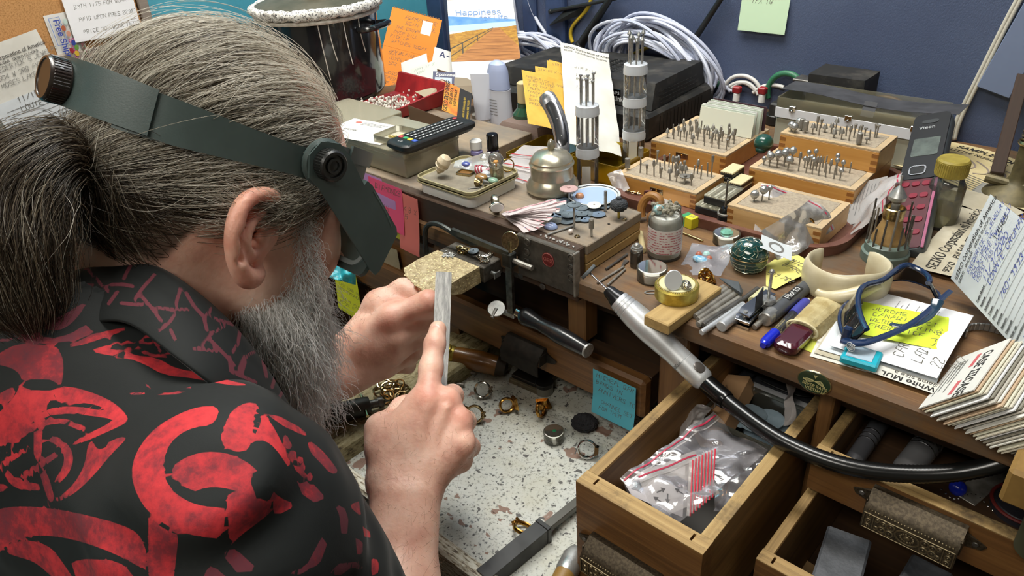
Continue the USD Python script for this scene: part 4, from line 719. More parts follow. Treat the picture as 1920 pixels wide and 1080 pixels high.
part('tang',hull([(L + .004,sy * w,z) for L,w in ((L,.006),(L + .03,.003)) for sy in (-1,1) for z in (-.0018,.0018)]),steel_dark,ff)
solo('ring',cat(torus(.0093,.0014,30,8,1.5),T(torus(.0093,.0011,30,6,1),(0,0,.0024))),gold,'gold ring pinched between the left thumb and finger at the bench pin','ring',atd(808,551,.874),R=frame(RC[0],-RC[1] * .9 + -RC[2] * .3))
def link(r, w, el=1.5): m = torus(r, w, 14, 6); m.apply_scale((el, 1, 1)); return m
bc = atd(604,700,.866); bax = (WL - EL_) / np.linalg.norm(WL - EL_); Rb = frame(np.cross(bax,(0,0,1)),bax); br = thing('bracelet','gold curb chain bracelet on the left wrist beside the beard','bracelet',bc,R=Rb)
for k in range(34):
    a = k * math.tau / 34; P = np.array([.043 * math.cos(a),.034 * math.sin(a),.006 * math.sin(3 * a + 1)]); tx = np.array([-.043 * math.sin(a),.034 * math.cos(a),0]); part('chain_link',T(link(.0040,.0011),P,frame(tx,P * (1,1,0)) @ rot(rx=50 if k % 2 else -35)),gold,br)
# ------------------------------------------------------------------ slab front: mounting plate, bench pin, saw, handpiece
iron = PM('cast_plate','#4a4741',.5,.5,var='#625d55',vs=70,bump=.25,bs=900); hole = PM('socket_black','#0b0a09',.5)
mp = thing('mounting_plate','dark steel bench mounting plate with six socket screws and a round red badge','mounting plate',(-.527,.5575,.932))
part('plate',bx(.0845,.008,.054,(.0425,.0041,.027),.0012),iron,mp); part('ridge',bx(.003,.010,.056,(.0862,.0036,.027),.0008),steel_dull,mp)
FY = rot(rx=90)                              # turns a shape that faces +z so that it faces -y
for px, py in ((989, 454), (988, 473), (988, 491), (1071, 483), (1070, 502), (1070, 521)):
    q = aty(px, py, .5575) - np.array([-.527, .5575, .932])
    part('socket_screw',cat(T(cyl(.0052,.0006,24),q,FY)),hole,mp); part('screw_head',cat(T(torus(.0040,.0010,24,6),q - (0,.0006,0),FY),T(cyl(.0026,.0008,12),q - (0,.0002,0),FY)),iron,mp)
q = aty(1028,487,.5575) - np.array([-.527,.5575,.932]); bd = part('badge',T(cyl(.0092,.0006,28),q,FY),PM('badge_red','#7a2524',.45,var='#5b1e1d',vs=200),mp,label='round red badge')
part('lettering',T(cat(text('GRS',.0048,-.0068,-.0024)),q - (0,.0007,0),FY),PM('badge_line','#b06a62',.5),bd); part('badge_ring',T(torus(.0080,.0003,28,5),q - (0,.0007,0),FY),PM('badge_line2','#b06a62',.5),bd)
for k, (px, py) in enumerate(((1018, 537), (977, 515), (950, 355))):
    if k < 2: solo('wood_screw',cat(cyl(.0042,.0016,16),T(bx(.006,.0009,.0006),(0,0,.0016)),T(bx(.0009,.006,.0006),(0,0,.0016))),steel_dark,['cross-head screw in the dark rail under the red badge','cross-head screw in the dark rail left of the plate corner'][k],'screw',aty(px,py,.5662),R=FY)
zt = .9402; hold_m = PM('pin_holder', '#6b665e', .55, .6, var='#4b4741', vs=160, bump=.3, bs=700)
bh_ = thing('pin_holder','grey steel bench pin holder jutting from the slab front','pin holder',(-.638,.533,zt - .021)); part('block',bx(.078,.0330,.021,(.039,.0165,.0105),.001),hold_m,bh_)
sw = T(cat(lathe([(0,0),(.0022,0),(.0022,.006),(.0015,.008),(0,.008)],12)),(.079,.012,.010),frame((0,1,0),(1,0,0))); part('thumb_screw',cat(sw,T(bx(.0015,.011,.0075,b=.0007),(.0885,.012,.010))),steel,bh_,label='bright thumb screw')
pin_m = look('pin_wood',{'c': ('texture_coordinate',{}),'n': ('noise_texture',dict(scale=120,detail=6,roughness=.75)),'n2': ('noise_texture',dict(scale=420,detail=2)),'r': ('rgb_ramp',dict(ramp=[(.34,lin('#7c6a4a')),(.47,lin('#9f8d68')),(.58,lin('#b5a480')),(.72,lin('#c6b793'))])),'q': ('map_range',dict(from_min=.58,from_max=.64,clamp=True)),'m': ('mix_color',dict(b=lin('#e2d3a0'))),'u': ('bump',dict(strength=.6,distance=.001)),'p': ('principled_bsdf',dict(roughness=.55))},
    [('c.object','n.vector'),('c.object','n2.vector'),('n.fac','r.fac'),('n2.fac','q.value'),('r.color','m.a'),('q.result','m.fac'),('m.result','p.base_color'),('n.fac','u.height'),('u.normal','p.normal')],'p.BSDF')
top = [(-.640,.5325),(-.566,.5325),(-.566,.500),(-.568,.466),(-.580,.456),(-.605,.462),(-.630,.468),(-.643,.478),(-.642,.50)]
pm = hull([(x,y,zt) for x,y in top] + [(x,y,zt - .022) for x,y in top[:3]] + [(x,y + .004,zt - .012) for x,y in top[3:]]).subdivide_to_size(.0028)
fr_ = np.clip((.500 - pm.vertices[:,1]) / .04,0,1); pm.vertices += (np.stack([meshkit.noise(pm.vertices * 240,k) for k in range(3)],1) - .5) * .0045 * fr_[:,None]; pm.vertices[:,2] = np.minimum(pm.vertices[:,2] - .004 * fr_ * (pm.vertices[:,2] > zt - .006),zt)
solo('bench_pin',T(pm,(.604,-.50,-zt + .01)),pin_m,'worn wooden bench pin covered in gold filings','bench pin',(-.604,.50,zt - .01),smooth=25)
sf = thing('saw_frame','grey jewellers saw frame with a black handle hooked over the bench pin holder','saw',aty(811,418,.548)); o = aty(811,418,.548); A = lambda px,py,y=.548: aty(px,py,y) - o
sawm = PM('saw_steel', '#4e504d', .42, .7, var='#393a38', vs=90)
flat = lambda P, w, t=.0016: tube(P, w, 8, flat=t / w, up=(0, 1, 0))
part('frame_bar',tube(spline([A(799,474),A(797,440),A(801,424),A(813,419),A(840,430),A(900,456)],30),.0034,8),sawm,sf)
part('slide_bar',hull([q + d for q in (A(851,431),A(957,474)) for d in np.array(list(np.ndindex(2,2,2))) * (.001,.005,.007) - (0,.0055,.0035)]),sawm,sf)
part('lower_arm',hull([q + d for q in (A(955,492),A(958,585)) for d in np.array(list(np.ndindex(2,2,2))) * (.0095,.0045,.001) - (.0047,.0022,0)]),PM('saw_arm','#8b8b86',.35,.9,var='#5d5c58',vs=90),sf)
part('clamp_block',bx(.015,.012,.019,A(955,488) + (0,.0,.002),.0015),sawm,sf); part('clamp_stub',rod(A(962,488),A(998,503),.0032,8),steel_dull,sf)
def wing(px,py,R,name): part(name,cat(T(lathe([(0,0),(.0105,0),(.0112,.0008),(.0105,.0016),(0,.0016)],24),A(px,py,.540),R),rod(A(px,py,.540) + R[:,2] * .001,A(px,py,.540) + R[:,1] * -.013,.0024,8)),palegold if name == 'wing_screw' else steel,sf)
wing(957,452,frame((.9,.3,.1),(-.35,-.9,.2)),'wing_screw'); wing(931,579,frame((.9,.3,-.2),(-.2,-.5,.8)),'tension_screw')
part('arm_foot',bx(.022,.006,.006,A(953,588) ,.001),steel,sf); part('ferrule',along(lx(cyl(.0062,.010,20,.0)),A(970,585,.545),A(1100,656,.538)),chrome,sf)
Lh = np.linalg.norm(A(1100,656,.538) - A(978,589,.545)); part('handle',along(lx(lathe([(0,0),(.007,0),(.0105,.004),(.0112,.010),(.0095,.020),(.0080,.032),(.0088,.048),(.0105,.062),(.0098,.080),(.0080,Lh),(0,Lh)],28)),A(978,589,.545),A(1100,656,.538)),PM('saw_handle','#121214',.3,var='#1e1e20',vs=300,coat=.4),sf,label='turned black wooden handle')
part('end_cap', along(lx(cyl(.0085, .003, 24)), A(1100, 656, .538), A(1112, 663, .537)), steel, sf)
# flexible shaft handpiece and hose
ha,hb_ = aty(1106,512,.543),at(1322,716,.9005); Lp = np.linalg.norm(hb_ - ha); hpz = thing('handpiece','brushed aluminium flexible-shaft handpiece with a black hose leaning on the open drawer','handpiece',ha,R=frame(hb_ - ha,-ray(1200,600)))
alu = PM('brushed_aluminium','#d3d5d7',.42,.7,var='#c6c8ca',vs=60); Z = lambda *p: lx(lathe(p,40)); u = Lp
part('wheel',T(Z((0,0),(.0092,0),(.0098,.0010),(.0098,.0030),(.0090,.0038),(0,.0038)),(-.004,0,0),rot(ry=12)),PM('wheel_grey','#5d6264',.7,var='#4a4e50',vs=90),hpz,label='grey polishing wheel')
part('mandrel', Z((0, -.003), (.0012, -.003), (.0012, u * .235), (0, u * .235)), chrome, hpz)
part('chuck',Z((0,u * .155),(.0050,u * .155),(.0068,u * .175),(.0078,u * .215),(.0098,u * .245),(.0098,u * .262),(0,u * .262)),PM('chuck_black','#2b2b2d',.25,.6),hpz)
part('grip',Z((0,u * .258),(.0106,u * .258),(.0111,u * .266),(.0113,u * .285),(.0108,u * .287),(.0108,u * .290),(.0117,u * .292),(.0118,u * .31),(.0113,u * .312),(.0113,u * .316),(.0122,u * .318),(.0123,u * .336),(.0118,u * .338),(.0118,u * .342),(.0128,u * .346),(.0140,u * .45),(.0140,u * .55),(.0128,u * .66),(.0118,u * .735),(.0118,u * .815),(.0112,u * .817),(.0112,u * .820),(.0118,u * .822),(.0118,u * .96),(.0112,u * .985),(.0095,u),(0,u)),alu,hpz)
lt = T(cat(text('FOREDOM',.0036)),(u * .80,0,0),rot(rz=-90)); lt = T(lt,(0,-.0125,0),None); v = lt.vertices; ph = v[:,1] / .0118 - .15; rr = .0119 + v[:,2]; part('lettering',trimesh.Trimesh(np.stack([v[:,0],rr * np.sin(ph + .95),rr * np.cos(ph + .95)],1),lt.faces,process=False),PM('engraved','#77797b',.5,.6),hpz)
for a in (35,155): part('key_hole',T(ball(.0055,s=(1.25,1,.25)),(u * .915,.0112 * math.sin(math.radians(a)),.0112 * math.cos(math.radians(a))),rot(rx=-a)),PM('key_hole','#55504c',.3,.4),hpz)
hose_pts = [at(*p) for p in ((1322,716,.9005),(1352,743,.8985),(1395,778,.896),(1450,817,.8935),(1520,852,.893),(1600,877,.893),(1690,888,.896),(1790,886,.905),(1860,873,.917),(1930,848,.935),(2010,800,.97))]
hs = spline(hose_pts, 220) - ha; hs = hs @ frame(hb_ - ha, -ray(1200, 600)); k = np.arange(220)
part('hose_sleeve',tube(hs[:22],np.interp(np.arange(22),[0,3,18,21],[.0088,.0096,.0096,.0088]),20),black_gloss,hpz)
part('hose',tube(hs[20:],.0077 + .00018 * np.cos(k[20:] * math.pi),20),look('hose_black',{'p': ('principled_bsdf',dict(base_color=(.006,.006,.006),roughness=.22))},[],'p.BSDF'),hpz)
# ------------------------------------------------------------------ on the slab
s0 = ZS
def drop(px, py, z=s0): return at(px, py, z)
def wheel(r,t): return lathe([(.0011,0),(r * .75,0),(r,t * .35),(r,t * .65),(r * .75,t),(.0011,t),(.0011,0)],26)
rub = [PM('rubber_wheel','#5f6b73',.75,var='#515c63',vs=90),PM('rubber_wheel_blue','#66778a',.75,var='#58687a',vs=90),PM('rubber_wheel_dusty','#7b7f7b',.85,var='#6a6e6b',vs=90)]
protos = {}
def inst(key, build, loc, rz=0, R=None, label=None, group=None):
    if key not in protos: protos[key] = build(); p = stage.GetPrimAtPath(protos[key]); pose(UsdGeom.Xformable(p),loc,rot(rz=rz) if R is None else R); tag(p,label,None,group); return protos[key]
    return dup(protos[key], loc, rz, R, label, group)
discs = [(1046,371,.0085,0),(1049,379,.0115,1),(1037,390,.0070,0),(1058,387,.0078,0),(1049,404,.0125,1),(1085,396,.0090,0),(1073,400,.0078,1),(1102,402,.0075,0),(1122,403,.0076,1),(1110,393,.0082,0),(1100,387,.0062,0),(1105,380,.0075,0),(1063,416,.0072,0),(1083,411,.0080,0),(1043,414,.0085,2),(1029,405,.0075,2),(1132,388,.0070,0),(1097,413,.0062,1),(998,407,.0082,2),(1066,396,.0080,1),(1090,402,.0068,0),(1057,397,.0095,0),(1076,388,.0070,1),(1092,390,.0074,0),(1066,404,.0080,0),(1018,398,.0065,2),(1036,380,.0078,2)]
laid = []; rg = random.Random(8)
for px, py, r, c in discs:
    p = drop(px, py); z = s0 + .0003
    for q, rr, zz in laid:
        if np.hypot(*(p[:2] - q[:2])) < (r + rr) * .62: z = max(z, zz + .00235)
    p = drop(px,py,z); laid.append((p,r,z)); tilt = rot(rg.uniform(-3,3),rg.uniform(-3,3),0) if z > s0 + .001 else rot()
    r *= 1.15; k = ('disc',c,round(r * 2000)); inst(k,lambda: solo('rubber_disc',wheel(r,.0022),rub[c],'grey rubber polishing disc lying in the heap on the slab','polishing disc',group='grey polishing discs on the slab'),p,R=tilt,label='grey dusty rubber polishing disc lying alone beside the red stone' if px == 998 else 'grey rubber polishing disc lying in the heap on the slab',group=None if px == 998 else 'grey polishing discs on the slab')
for px,py,m,l in ((1015,388,'#b8a9a2','pinkish white polishing disc at the left edge of the heap of grey discs'),(1114,386,'#c6c4bd','white polishing disc at the right of the heap of grey discs')): solo('polishing_disc',wheel(.0085,.0020),PM('disc_' + m[1:],m,.7),l,'polishing disc',drop(px,py,s0 + .0062 if px > 1100 else s0 + .0006),R=rot(4,3,0))
def gem_cab(r,h,el=1.0): return T(lathe([(0,0),(r * .92,0),(r,.0006)] + [(r * math.cos(a),.0006 + h * math.sin(a)) for a in np.linspace(.1,math.pi / 2,9)][:-1] + [(0,.0006 + h)],26),s=(1,el,1))
blue_cab = PM('stone_blue','#7f90cf',.15,coat=.5); pale_cab = PM('stone_pale_blue','#a3b4dc',.15,coat=.5,trans=.2)
for px,py,r,h,m,l in ((892,381,.0066,.0022,PM('stone_opal','#4d6fa6',.12,var='#7d9cc0',vs=200,coat=.6),'flat dark blue oval stone on the slab edge'),(990,431,.0062,.0042,blue_cab,'small domed violet blue stone on the slab edge'),(1033,427,.0082,.0060,pale_cab,'larger domed pale blue stone on the slab')): solo('gemstone',gem_cab(r,h,.8),m,l,'gemstone',drop(px,py,s0),rz=20)
solo('gemstone',hull([(x * w,y * w,z) for w,z in ((.0046,0),(.0070,.0042),(.0048,.0062)) for x in (-1,1) for y in (-1,1)]),PM('ruby','#8e1540',.08,trans=.35,coat=.6),'square dark red cut stone on the slab','gemstone',drop(976,408),rz=10,smooth=False)
solo('gemstone',hull([(r * math.cos(a),r * math.sin(a),z) for r,z in ((.001,0),(.0050,.003),(.0034,.0045)) for a in np.linspace(0,math.tau,8,endpoint=False)]),PM('citrine','#c49428',.08,trans=.4,coat=.6),'round yellow cut stone on the slab','gemstone',drop(1017,412),smooth=False)
solo('gemstone',T(ball(.0030),(0,0,.003)),PM('pearl','#d9cdc4',.25,coat=.5),'small white pearl on the slab corner','gemstone',drop(1070,438)); solo('gemstone',T(ball(.0055,s=(1,1,.8)),(0,0,.0046)),PM('stone_copper','#b98562',.25),'brown copper coloured bead behind the heap of grey discs','gemstone',drop(1087,374,s0))
solo('jump_ring',torus(.0028,.0006,18,6),palegold,'tiny pale ring next to the white pearl','ring',drop(1082,443,s0 + .0006)); solo('jump_ring',torus(.0026,.0005,18,6),palegold,'tiny ring near the black brush on the slab corner','ring',drop(1171,411,s0 + .0005))
cryst = CLEAR('crystal', (1, 1, 1), .35, (.95, .95, .95), .05, 2.2)
pmel = PM('melee', '#d5d6d2', .1, .4)
def melee(n,w,d,seed,r=.0011): rg = random.Random(seed); return cat(*[T(hull([(rr * math.cos(a),rr * math.sin(a),z) for rr,z in ((.0002,0),(r,r * .7),(r * .6,r * 1.1)) for a in np.linspace(0,math.tau,6,endpoint=False)]),(rg.gauss(0,w),rg.gauss(0,d),0),rot(0,0,rg.uniform(0,90))) for _ in range(n)])
solo('loose_stones',cat(*[T(melee(5,.003,.001,k),(k * .0075,.0006 * (-1) ** k,0)) for k in range(6)]),pmel,'row of tiny clear stones along the top of the mounting plate','loose stones',at(1022,444,ZS + .0002),kind='stuff',smooth=False)
solo('loose_stones',melee(70,.0042,.0028,21,.0013),pmel,'cluster of tiny clear stones on the bench pin','loose stones',at(841,479,zt + .0002),kind='stuff',smooth=False)
solo('loose_stones',melee(24,.004,.003,22,.0018),PM('melee_pearl','#d9d5c8',.3),'small white pearls in front of the blue dish','loose stones',at(1127,381,ZS + .0004),kind='stuff')
def chain_heap(n, R, seed, r=.0021, w=.0005):
    rg = random.Random(seed); P = spline([(rg.gauss(0,R),rg.gauss(0,R * .7),.0008 + .0012 * k / 8) for k in range(9)],n); tn_ = np.gradient(P,axis=0)
    return cat(*[T(link(r,w),P[k],frame(tn_[k],(0,0,1)) @ rot(rx=35 if k % 2 else -35)) for k in range(n)])
solo('chain',chain_heap(46,.0075,4),silver,'heap of fine silver chain on the pin holder','chain',at(905,484,zt + .0006)); solo('chain',chain_heap(26,.006,5),palegold,'small heap of gold chain and findings at the back of the bench pin','chain',at(872,468,zt + .0006))
solo('rubber_disc',wheel(.0068,.0024),rub[0],'grey rubber disc on the pin holder between the chains','polishing disc',at(888,472,zt + .0015),R=rot(8,0,0))
solo('mandrel_rod',rod((0,0,0),(.036,0,0),.0011),steel,'thin steel rod lying by the pale blue stone','rod',drop(1026,440,s0 + .0011),rz=math.degrees(math.atan2(*(drop(1075,424) - drop(1026,440))[1::-1])))
def standing(name, label, px, py, h, r, head=None, hm_=None, m=steel, cat_='bur', lab=None):
    t = thing(name, label, cat_, drop(px, py)); part('shank', cyl(r, h, 12, .0002), m, t)
    if head is not None: part('head', T(head, (0, 0, h)), hm_, t, label=lab)
    return t
pinkw = PM('pink_wheel', '#b99a97', .6, var='#a98a88', vs=120)
standing('mounted_wheel','pink abrasive wheel on a steel shank standing in the slab',1067,378,.016,.0014,cat(wheel(.0112,.0028),T(cyl(.0022,.001),(0,0,.0028))),pinkw,lab='pink wheel')
standing('mounted_wheel','grey abrasive wheel on a thin steel shank standing in front of the discs',1077,428,.0285,.0012,cat(wheel(.0082,.0030),T(cyl(.0020,.0012),(0,0,.003))),rub[0],lab='grey wheel')
standing('screw_mandrel','thick-headed steel mandrel standing at the front of the slab corner',1109,443,.010,.0015,cat(cyl(.0030,.0115,16),T(cyl(.0024,.0006,16),(0,0,.0115))),steel_dull); standing('screw_mandrel','tall bare steel mandrel standing behind the discs',1135,396,.0265,.0019)
brist = T(ball(.0102,(0,0,.006),4,(1,1,.78))); brist.vertices += brist.vertex_normals * (.0018 * (meshkit.noise(brist.vertices * 900,2) - .5))[:,None]
standing('bristle_brush','round black bristle brush on a brass shank at the slab corner',1160,409,.011,.0016,cat(brist,T(cyl(.003,.003),(0,0,.013))),PM('bristle','#26282b',.8,var='#3a3d42',vs=500),brass,'brush')
t = thing('dish','shallow white dish with a blue inside at the back of the slab','dish',drop(1114,372)); part('bowl',lathe([(0,.0006),(.026,.0006),(.031,.005),(.033,.0056),(.032,.0064),(.027,.0024),(.0001,.0018)],40),PM('dish_white','#c7cbc9',.3),t); part('glaze',lathe([(0,.0019),(.024,.0022),(.0275,.0034),(.027,.0038),(0,.0025)],40),PM('dish_blue','#9fb4d3',.25),t); part('ring_line',torus(.0298,.0004,40,5),PM('dish_line','#40464c',.4),t); dr = stage.GetPrimAtPath(t + '/ring_line'); UsdGeom.Xformable(dr).AddTranslateOp().Set(Gf.Vec3d(0,0,.0050))
t = thing('signet_ring','silver signet ring with an oval pearl face lying at the slab edge','ring',drop(930,398,s0 + .0001),R=rot(rz=-38) * 1.2); part('band',T(torus(.0085,.0021,30,8,1.6),(0,0,.0088),rot(rx=90) @ rot(ry=0)),PM('silver_worn','#b9b29f',.3,1,var='#6d6757',vs=400),t); part('bezel',T(T(cyl(.0068,.0022,30),s=(.8,1.15,1)),(.0080,0,.0095),rot(ry=90)),silver,t); part('pearl_face',T(T(cyl(.0058,.0006,30),s=(.8,1.15,1)),(.0102,0,.0095),rot(ry=90)),PM('mother_of_pearl','#d9d8d4',.2,coat=.4),t)
pk_film = CLEAR('bag_plastic_pink',(1,.97,.97),.35,lin('#e4dcdb'),.15); pk = PM('bag_strip_pink','#dd9ca4',.45,spec=.4); rg = random.Random(5)
for k in range(11):
    a = -64 + k * 7.2 + rg.uniform(-2,2); L = .066 + rg.uniform(-.01,.006); t = thing('zip_bag','tiny empty zip bag with a pink seal in the fanned bundle on the slab','zip bag',drop(952,397,s0 + .0005 + k * .0014),R=rot(rz=a + 40) @ rot(ry=-3 - k * .7),group='fanned tiny pink-sealed zip bags')
    part('film',sheet(L,.010,lambda X,Y: .0008 * np.sin(X * 160 + k),.0001,8,4),pk_film,t); part('seal',T(bx(L,.0016,.0005),(L / 2,-.0022,.0008)),pk,t)
# ------------------------------------------------------------------ left and back of the bench
def ff(pl,pr,z): a,b = at(*pl,z),at(*pr,z); return a,math.degrees(math.atan2(b[1] - a[1],b[0] - a[0])),float(np.linalg.norm(b - a))   # front edge on a level surface
def tray(w, d, h, t=.0015, r=.004):          # an open box
    o,i = rrect(w,d,r),rrect(w - 2 * t,d - 2 * t,max(r - t,.0006)); return cat(ext(o.difference(i),h),ext(o,t))
def stand(tl,tr,bl):                       # the frame of a rectangular sheet through three corners seen at about these distances
    from scipy.optimize import least_squares
    def pts(q): return atd(*tl), atd(tr[0], tr[1], tr[2] * q[0]), atd(bl[0], bl[1], bl[2] * q[1])
    def res(q): A,B,C_ = pts(q); u,v = B - A,C_ - A; return [20 * (u @ v) / np.linalg.norm(u) / np.linalg.norm(v),q[0] - 1,q[1] - 1]
    A,B,C_ = pts(least_squares(res,[1,1]).x); w,h = np.linalg.norm(B - A),np.linalg.norm(A - C_); x,yv = (B - A) / w,(A - C_) / h
    return A, np.stack([x, yv, np.cross(x, yv)], 1), w, h
def note(name, label, cat_, A, R, w, h, m, writing=None, bend=None, group=None, wm=None):
    t = thing(name, label, cat_, A, R=R, group=group); part('sheet', sheet(w, h, bend), m, t, smooth=True)
    for k, (ls, hh, x, y, s) in enumerate(writing or []):
        g_ = scrawl(ls, hh, max(.0004, hh * .09), s)
        if g_ is not None:
            g_.vertices += (x,y,0); g_.vertices[:,0] = np.clip(g_.vertices[:,0],.001,w - .001); g_.vertices[:,1] = np.clip(g_.vertices[:,1],-h + .001,-.001); part('handwriting',ink(g_,bend),wm or inkpencil,t)
    return t
t = thing('shelf_board','dusty board behind the slab under the boxes on the left','board',(0,0,0)); part('board',b2((XL + .004,.6908,ZB + .0003),(-.74,.835,ZS - .0003),.001),slabtop,t)
org = CLEAR('organiser_plastic',(.93,.91,.82),.24,lin('#ccc6ad'),.2); orgl = CLEAR('organiser_lid',(.95,.93,.86),.22,lin('#c9c4b2'),.15)
for lab,x0,x1,y0,y1,h in (('yellowed translucent storage box under the remote control',-.905,-.762,.596,.70,.036),('yellowed translucent storage box under the white envelope, beside the man\'s face',-1.05,-.912,.60,.72,.036)):
    t = thing('storage_box',lab,'storage box',((x0 + x1) / 2,(y0 + y1) / 2,ZS + .0002)); w,d = x1 - x0,y1 - y0
    part('body',tray(w,d,h - .006),org,t); part('lid',cat(ext(rrect(w + .003,d + .003,.005),.0015,h - .0016),ext(rrect(w + .003,d + .003,.005).difference(rrect(w,d,.004)),.007,h - .0085)),orgl,t)
    part('contents',hull([(x,y,z) for x in (-w * .4,w * .4) for y in (-d * .4,d * .4) for z in (.003,.016)]),PM('box_contents','#6f6648',.8,var='#4c462f',vs=90),t)
zr = ZS + .0364; ra, rb_ = at(742, 288, zr), at(876, 238, zr); Lr = np.linalg.norm(rb_ - ra)
rm = thing('remote_control','black television remote control lying across the storage box','remote control',(ra + rb_) / 2 + (0,0,.0002),R=frame(rb_ - ra))
part('case',T(hull([(x,y,z) for L,W,z in ((Lr / 2 - .006,.018,.0),(Lr / 2,.0235,.006),(Lr / 2,.0235,.011),(Lr / 2 - .003,.0215,.0135)) for x,y in rrect(2 * L,2 * W,.009,4).exterior.coords])),black_plastic,rm)
btn = PM('button_black', '#202020', .5); legend = PM('legend_white', '#c8c8c6', .5)
for i in range(13):
    for j in range(4):
        x = -Lr / 2 + .034 + i * (Lr - .05) / 13; part('button',bx(.0068,.0055,.0012,(x,-.0138 + j * .0092,.0138),.0005),btn,rm); part('legend',bx(.0030 if (i + j) % 3 else .0042,.0014 if (i * j) % 2 else .0022,.0002,(x,-.0138 + j * .0092,.01445),.0001),legend,rm)
for j,c in enumerate(('#b8474a','#3f9a68','#c9b541','#4460b8')): part('colour_button',bx(.0062,.0075,.0016,(-Lr / 2 + .024,.0150 - j * .0098,.0139),.0006),PM('btn_' + c[1:],c,.4),rm,label=('red','green','yellow','blue')[j] + ' button')
part('power_button',T(cyl(.0035,.0012,16),(Lr / 2 - .012,.012,.0134)),PM('btn_power','#b8474a',.4),rm); part('lettering',T(text('LG',.0042,-.004,0),(-Lr / 2 + .010,.002,.0136),rot(rz=-90)),legend,rm)
A,R,w,h = stand((668,222,1.19),(765,238,1.16),(640,258,1.10)); en = note('envelope','white window envelope lying on the storage box beside the man\'s face','envelope',at(664,222,ZS + .0366),frame(at(768,240,ZS + .0366) - at(664,222,ZS + .0366)),.122,.075,cardstock)
part('printing',ink(cat(rules(.05,3,.004,.03,-.010,.0012,(1,.8,.9)),text('HALOW',.005,.02,-.045,True))),inkgrey,en); part('emblem',ink(T(cyl(.006,.0001,20),(.022,-.012,0),s=(1,.6,1))),PM('emblem_red','#b0655a',.7),en)
t = thing('clear_case','small flat clear case of gold findings between the envelope and the remote','case',at(752,262,zr + .0002),rz=4); part('case',tray(.062,.05,.010,.001),clear_old,t); part('findings',T(chain_heap(40,.014,9,.0018,.0004),(0,0,.0015),s=(1,.8,1)),brass,t)
t = thing('business_card','brown business card leaning behind the remote control','business card',*stand((765,197,1.17),(848,228,1.13),(770,234,1.145))[:1],R=stand((765,197,1.17),(848,228,1.13),(770,234,1.145))[1])
part('card',sheet(.085,.046),PM('card_brown','#77604d',.6),t); part('script',ink(T(text('Lakeside De',.008,.012,-.032),(0,0,0))),cardstock,t)
A,R,w,h = stand((835,153,1.20),(884,175,1.175),(826,226,1.145)); t = thing('flyer_card','yellow and black gold exchange card standing behind the remote control','flyer',A,R=R)
part('card',sheet(.026,.072),PM('flyer_yellow','#d6a13a',.6,var='#c5632f',vs=40),t); part('black_half',T(sheet(.022,.072),(.0262,0,0)),PM('flyer_black','#2a2927',.6),t)
part('lettering',T(ink(cat(text('GOLD EXCHANGE',.0068,.001,-.008,True,0,.95),text('DAVE BROCK',.0048,.022,-.015,True),text('VOICE BROCK',.0044,.022,-.022,True))),(0,-.072,0),rot(rz=90)),inkblack,t); part('small_print',T(ink(cat(text('404 N University Rd',.0038,.002,-.008),text('Spokane WA 99206',.0036,.002,-.015))),(.030,-.070,0),rot(rz=90)),PM('flyer_yellow_print','#d6b53a',.6),t)
# dustpan, pot
red = PM('red_plastic','#9c2427',.45,var='#7b1c20',vs=30); plaster = PM('plaster','#d5d0c6',.95,var='#b3aca0',vs=90,bump=.5,bs=500)
t = thing('dustpan','red plastic scoop full of white plaster crumbs beside the pot','dustpan',(-1.035,.785,ZS + .001),R=rot(rz=-4) @ np.diag([.74,.9,1])); part('pan',cat(hull([(x,y,z) for x,y,z in ((-.09,-.07,.0),(.075,-.07,.0),(.09,.08,.0),(-.10,.08,.0),(-.09,-.07,.004),(.075,-.07,.004),(.09,.08,.004),(-.10,.08,.004))]),hull([(.072,-.07,.002),(.078,-.07,.002),(.088,.08,.002),(.094,.08,.002),(.078,-.07,.012),(.084,-.07,.012),(.10,.085,.032),(.106,.085,.032)]),hull([(-.1,.08,.002),(.094,.08,.002),(-.1,.086,.002),(.094,.086,.002),(-.105,.10,.035),(.106,.10,.035),(-.105,.106,.035),(.106,.106,.035)])),red,t)
rg = random.Random(2); part('plaster_crumbs',cat(*[T(trimesh.creation.icosphere(1,rg.uniform(.001,.0034)),(rg.gauss(-.005,.034),rg.gauss(.0,.026),.004 + .014 * rg.random() * math.exp(-abs(rg.gauss(0,.8)))),None,None) for _ in range(420)]),plaster,t,kind='stuff')
enamel = PM('enamel_black','#141416',.16,var='#1d1e20',vs=20,coat=.5); lidm = PM('lid_dirty','#6b6353',.45,.3,var='#44402f',vs=16,detail=8)
pot = thing('enamel_pot','black enamel pot with a plaster-crusted lid behind the man\'s head','pot',(-1.215,.80,ZS)); PR = .105
part('body',lathe([(0,0),(PR * .92,0),(PR,.012),(PR,.150),(PR + .003,.152),(PR + .003,.156),(PR - .004,.156),(PR - .004,.02),(0,.016)],56),enamel,pot)
ld = part('lid',lathe([(0,.186),(.03,.185),(PR * .8,.176),(PR + .004,.168),(PR + .007,.166),(PR + .008,.157),(PR + .004,.1565),(0,.170)][::-1],56),lidm,pot)
a = np.linspace(0,math.tau,150,endpoint=False); crust = tube(np.stack([(PR + .006) * np.cos(a),(PR + .006) * np.sin(a),.162 + 0 * a],1),.0095,10,closed=True,up=(0,0,1)).subdivide(); crust.vertices += crust.vertex_normals * (.008 * (meshkit.fbm(crust.vertices * 130,3,3) - .62))[:,None]
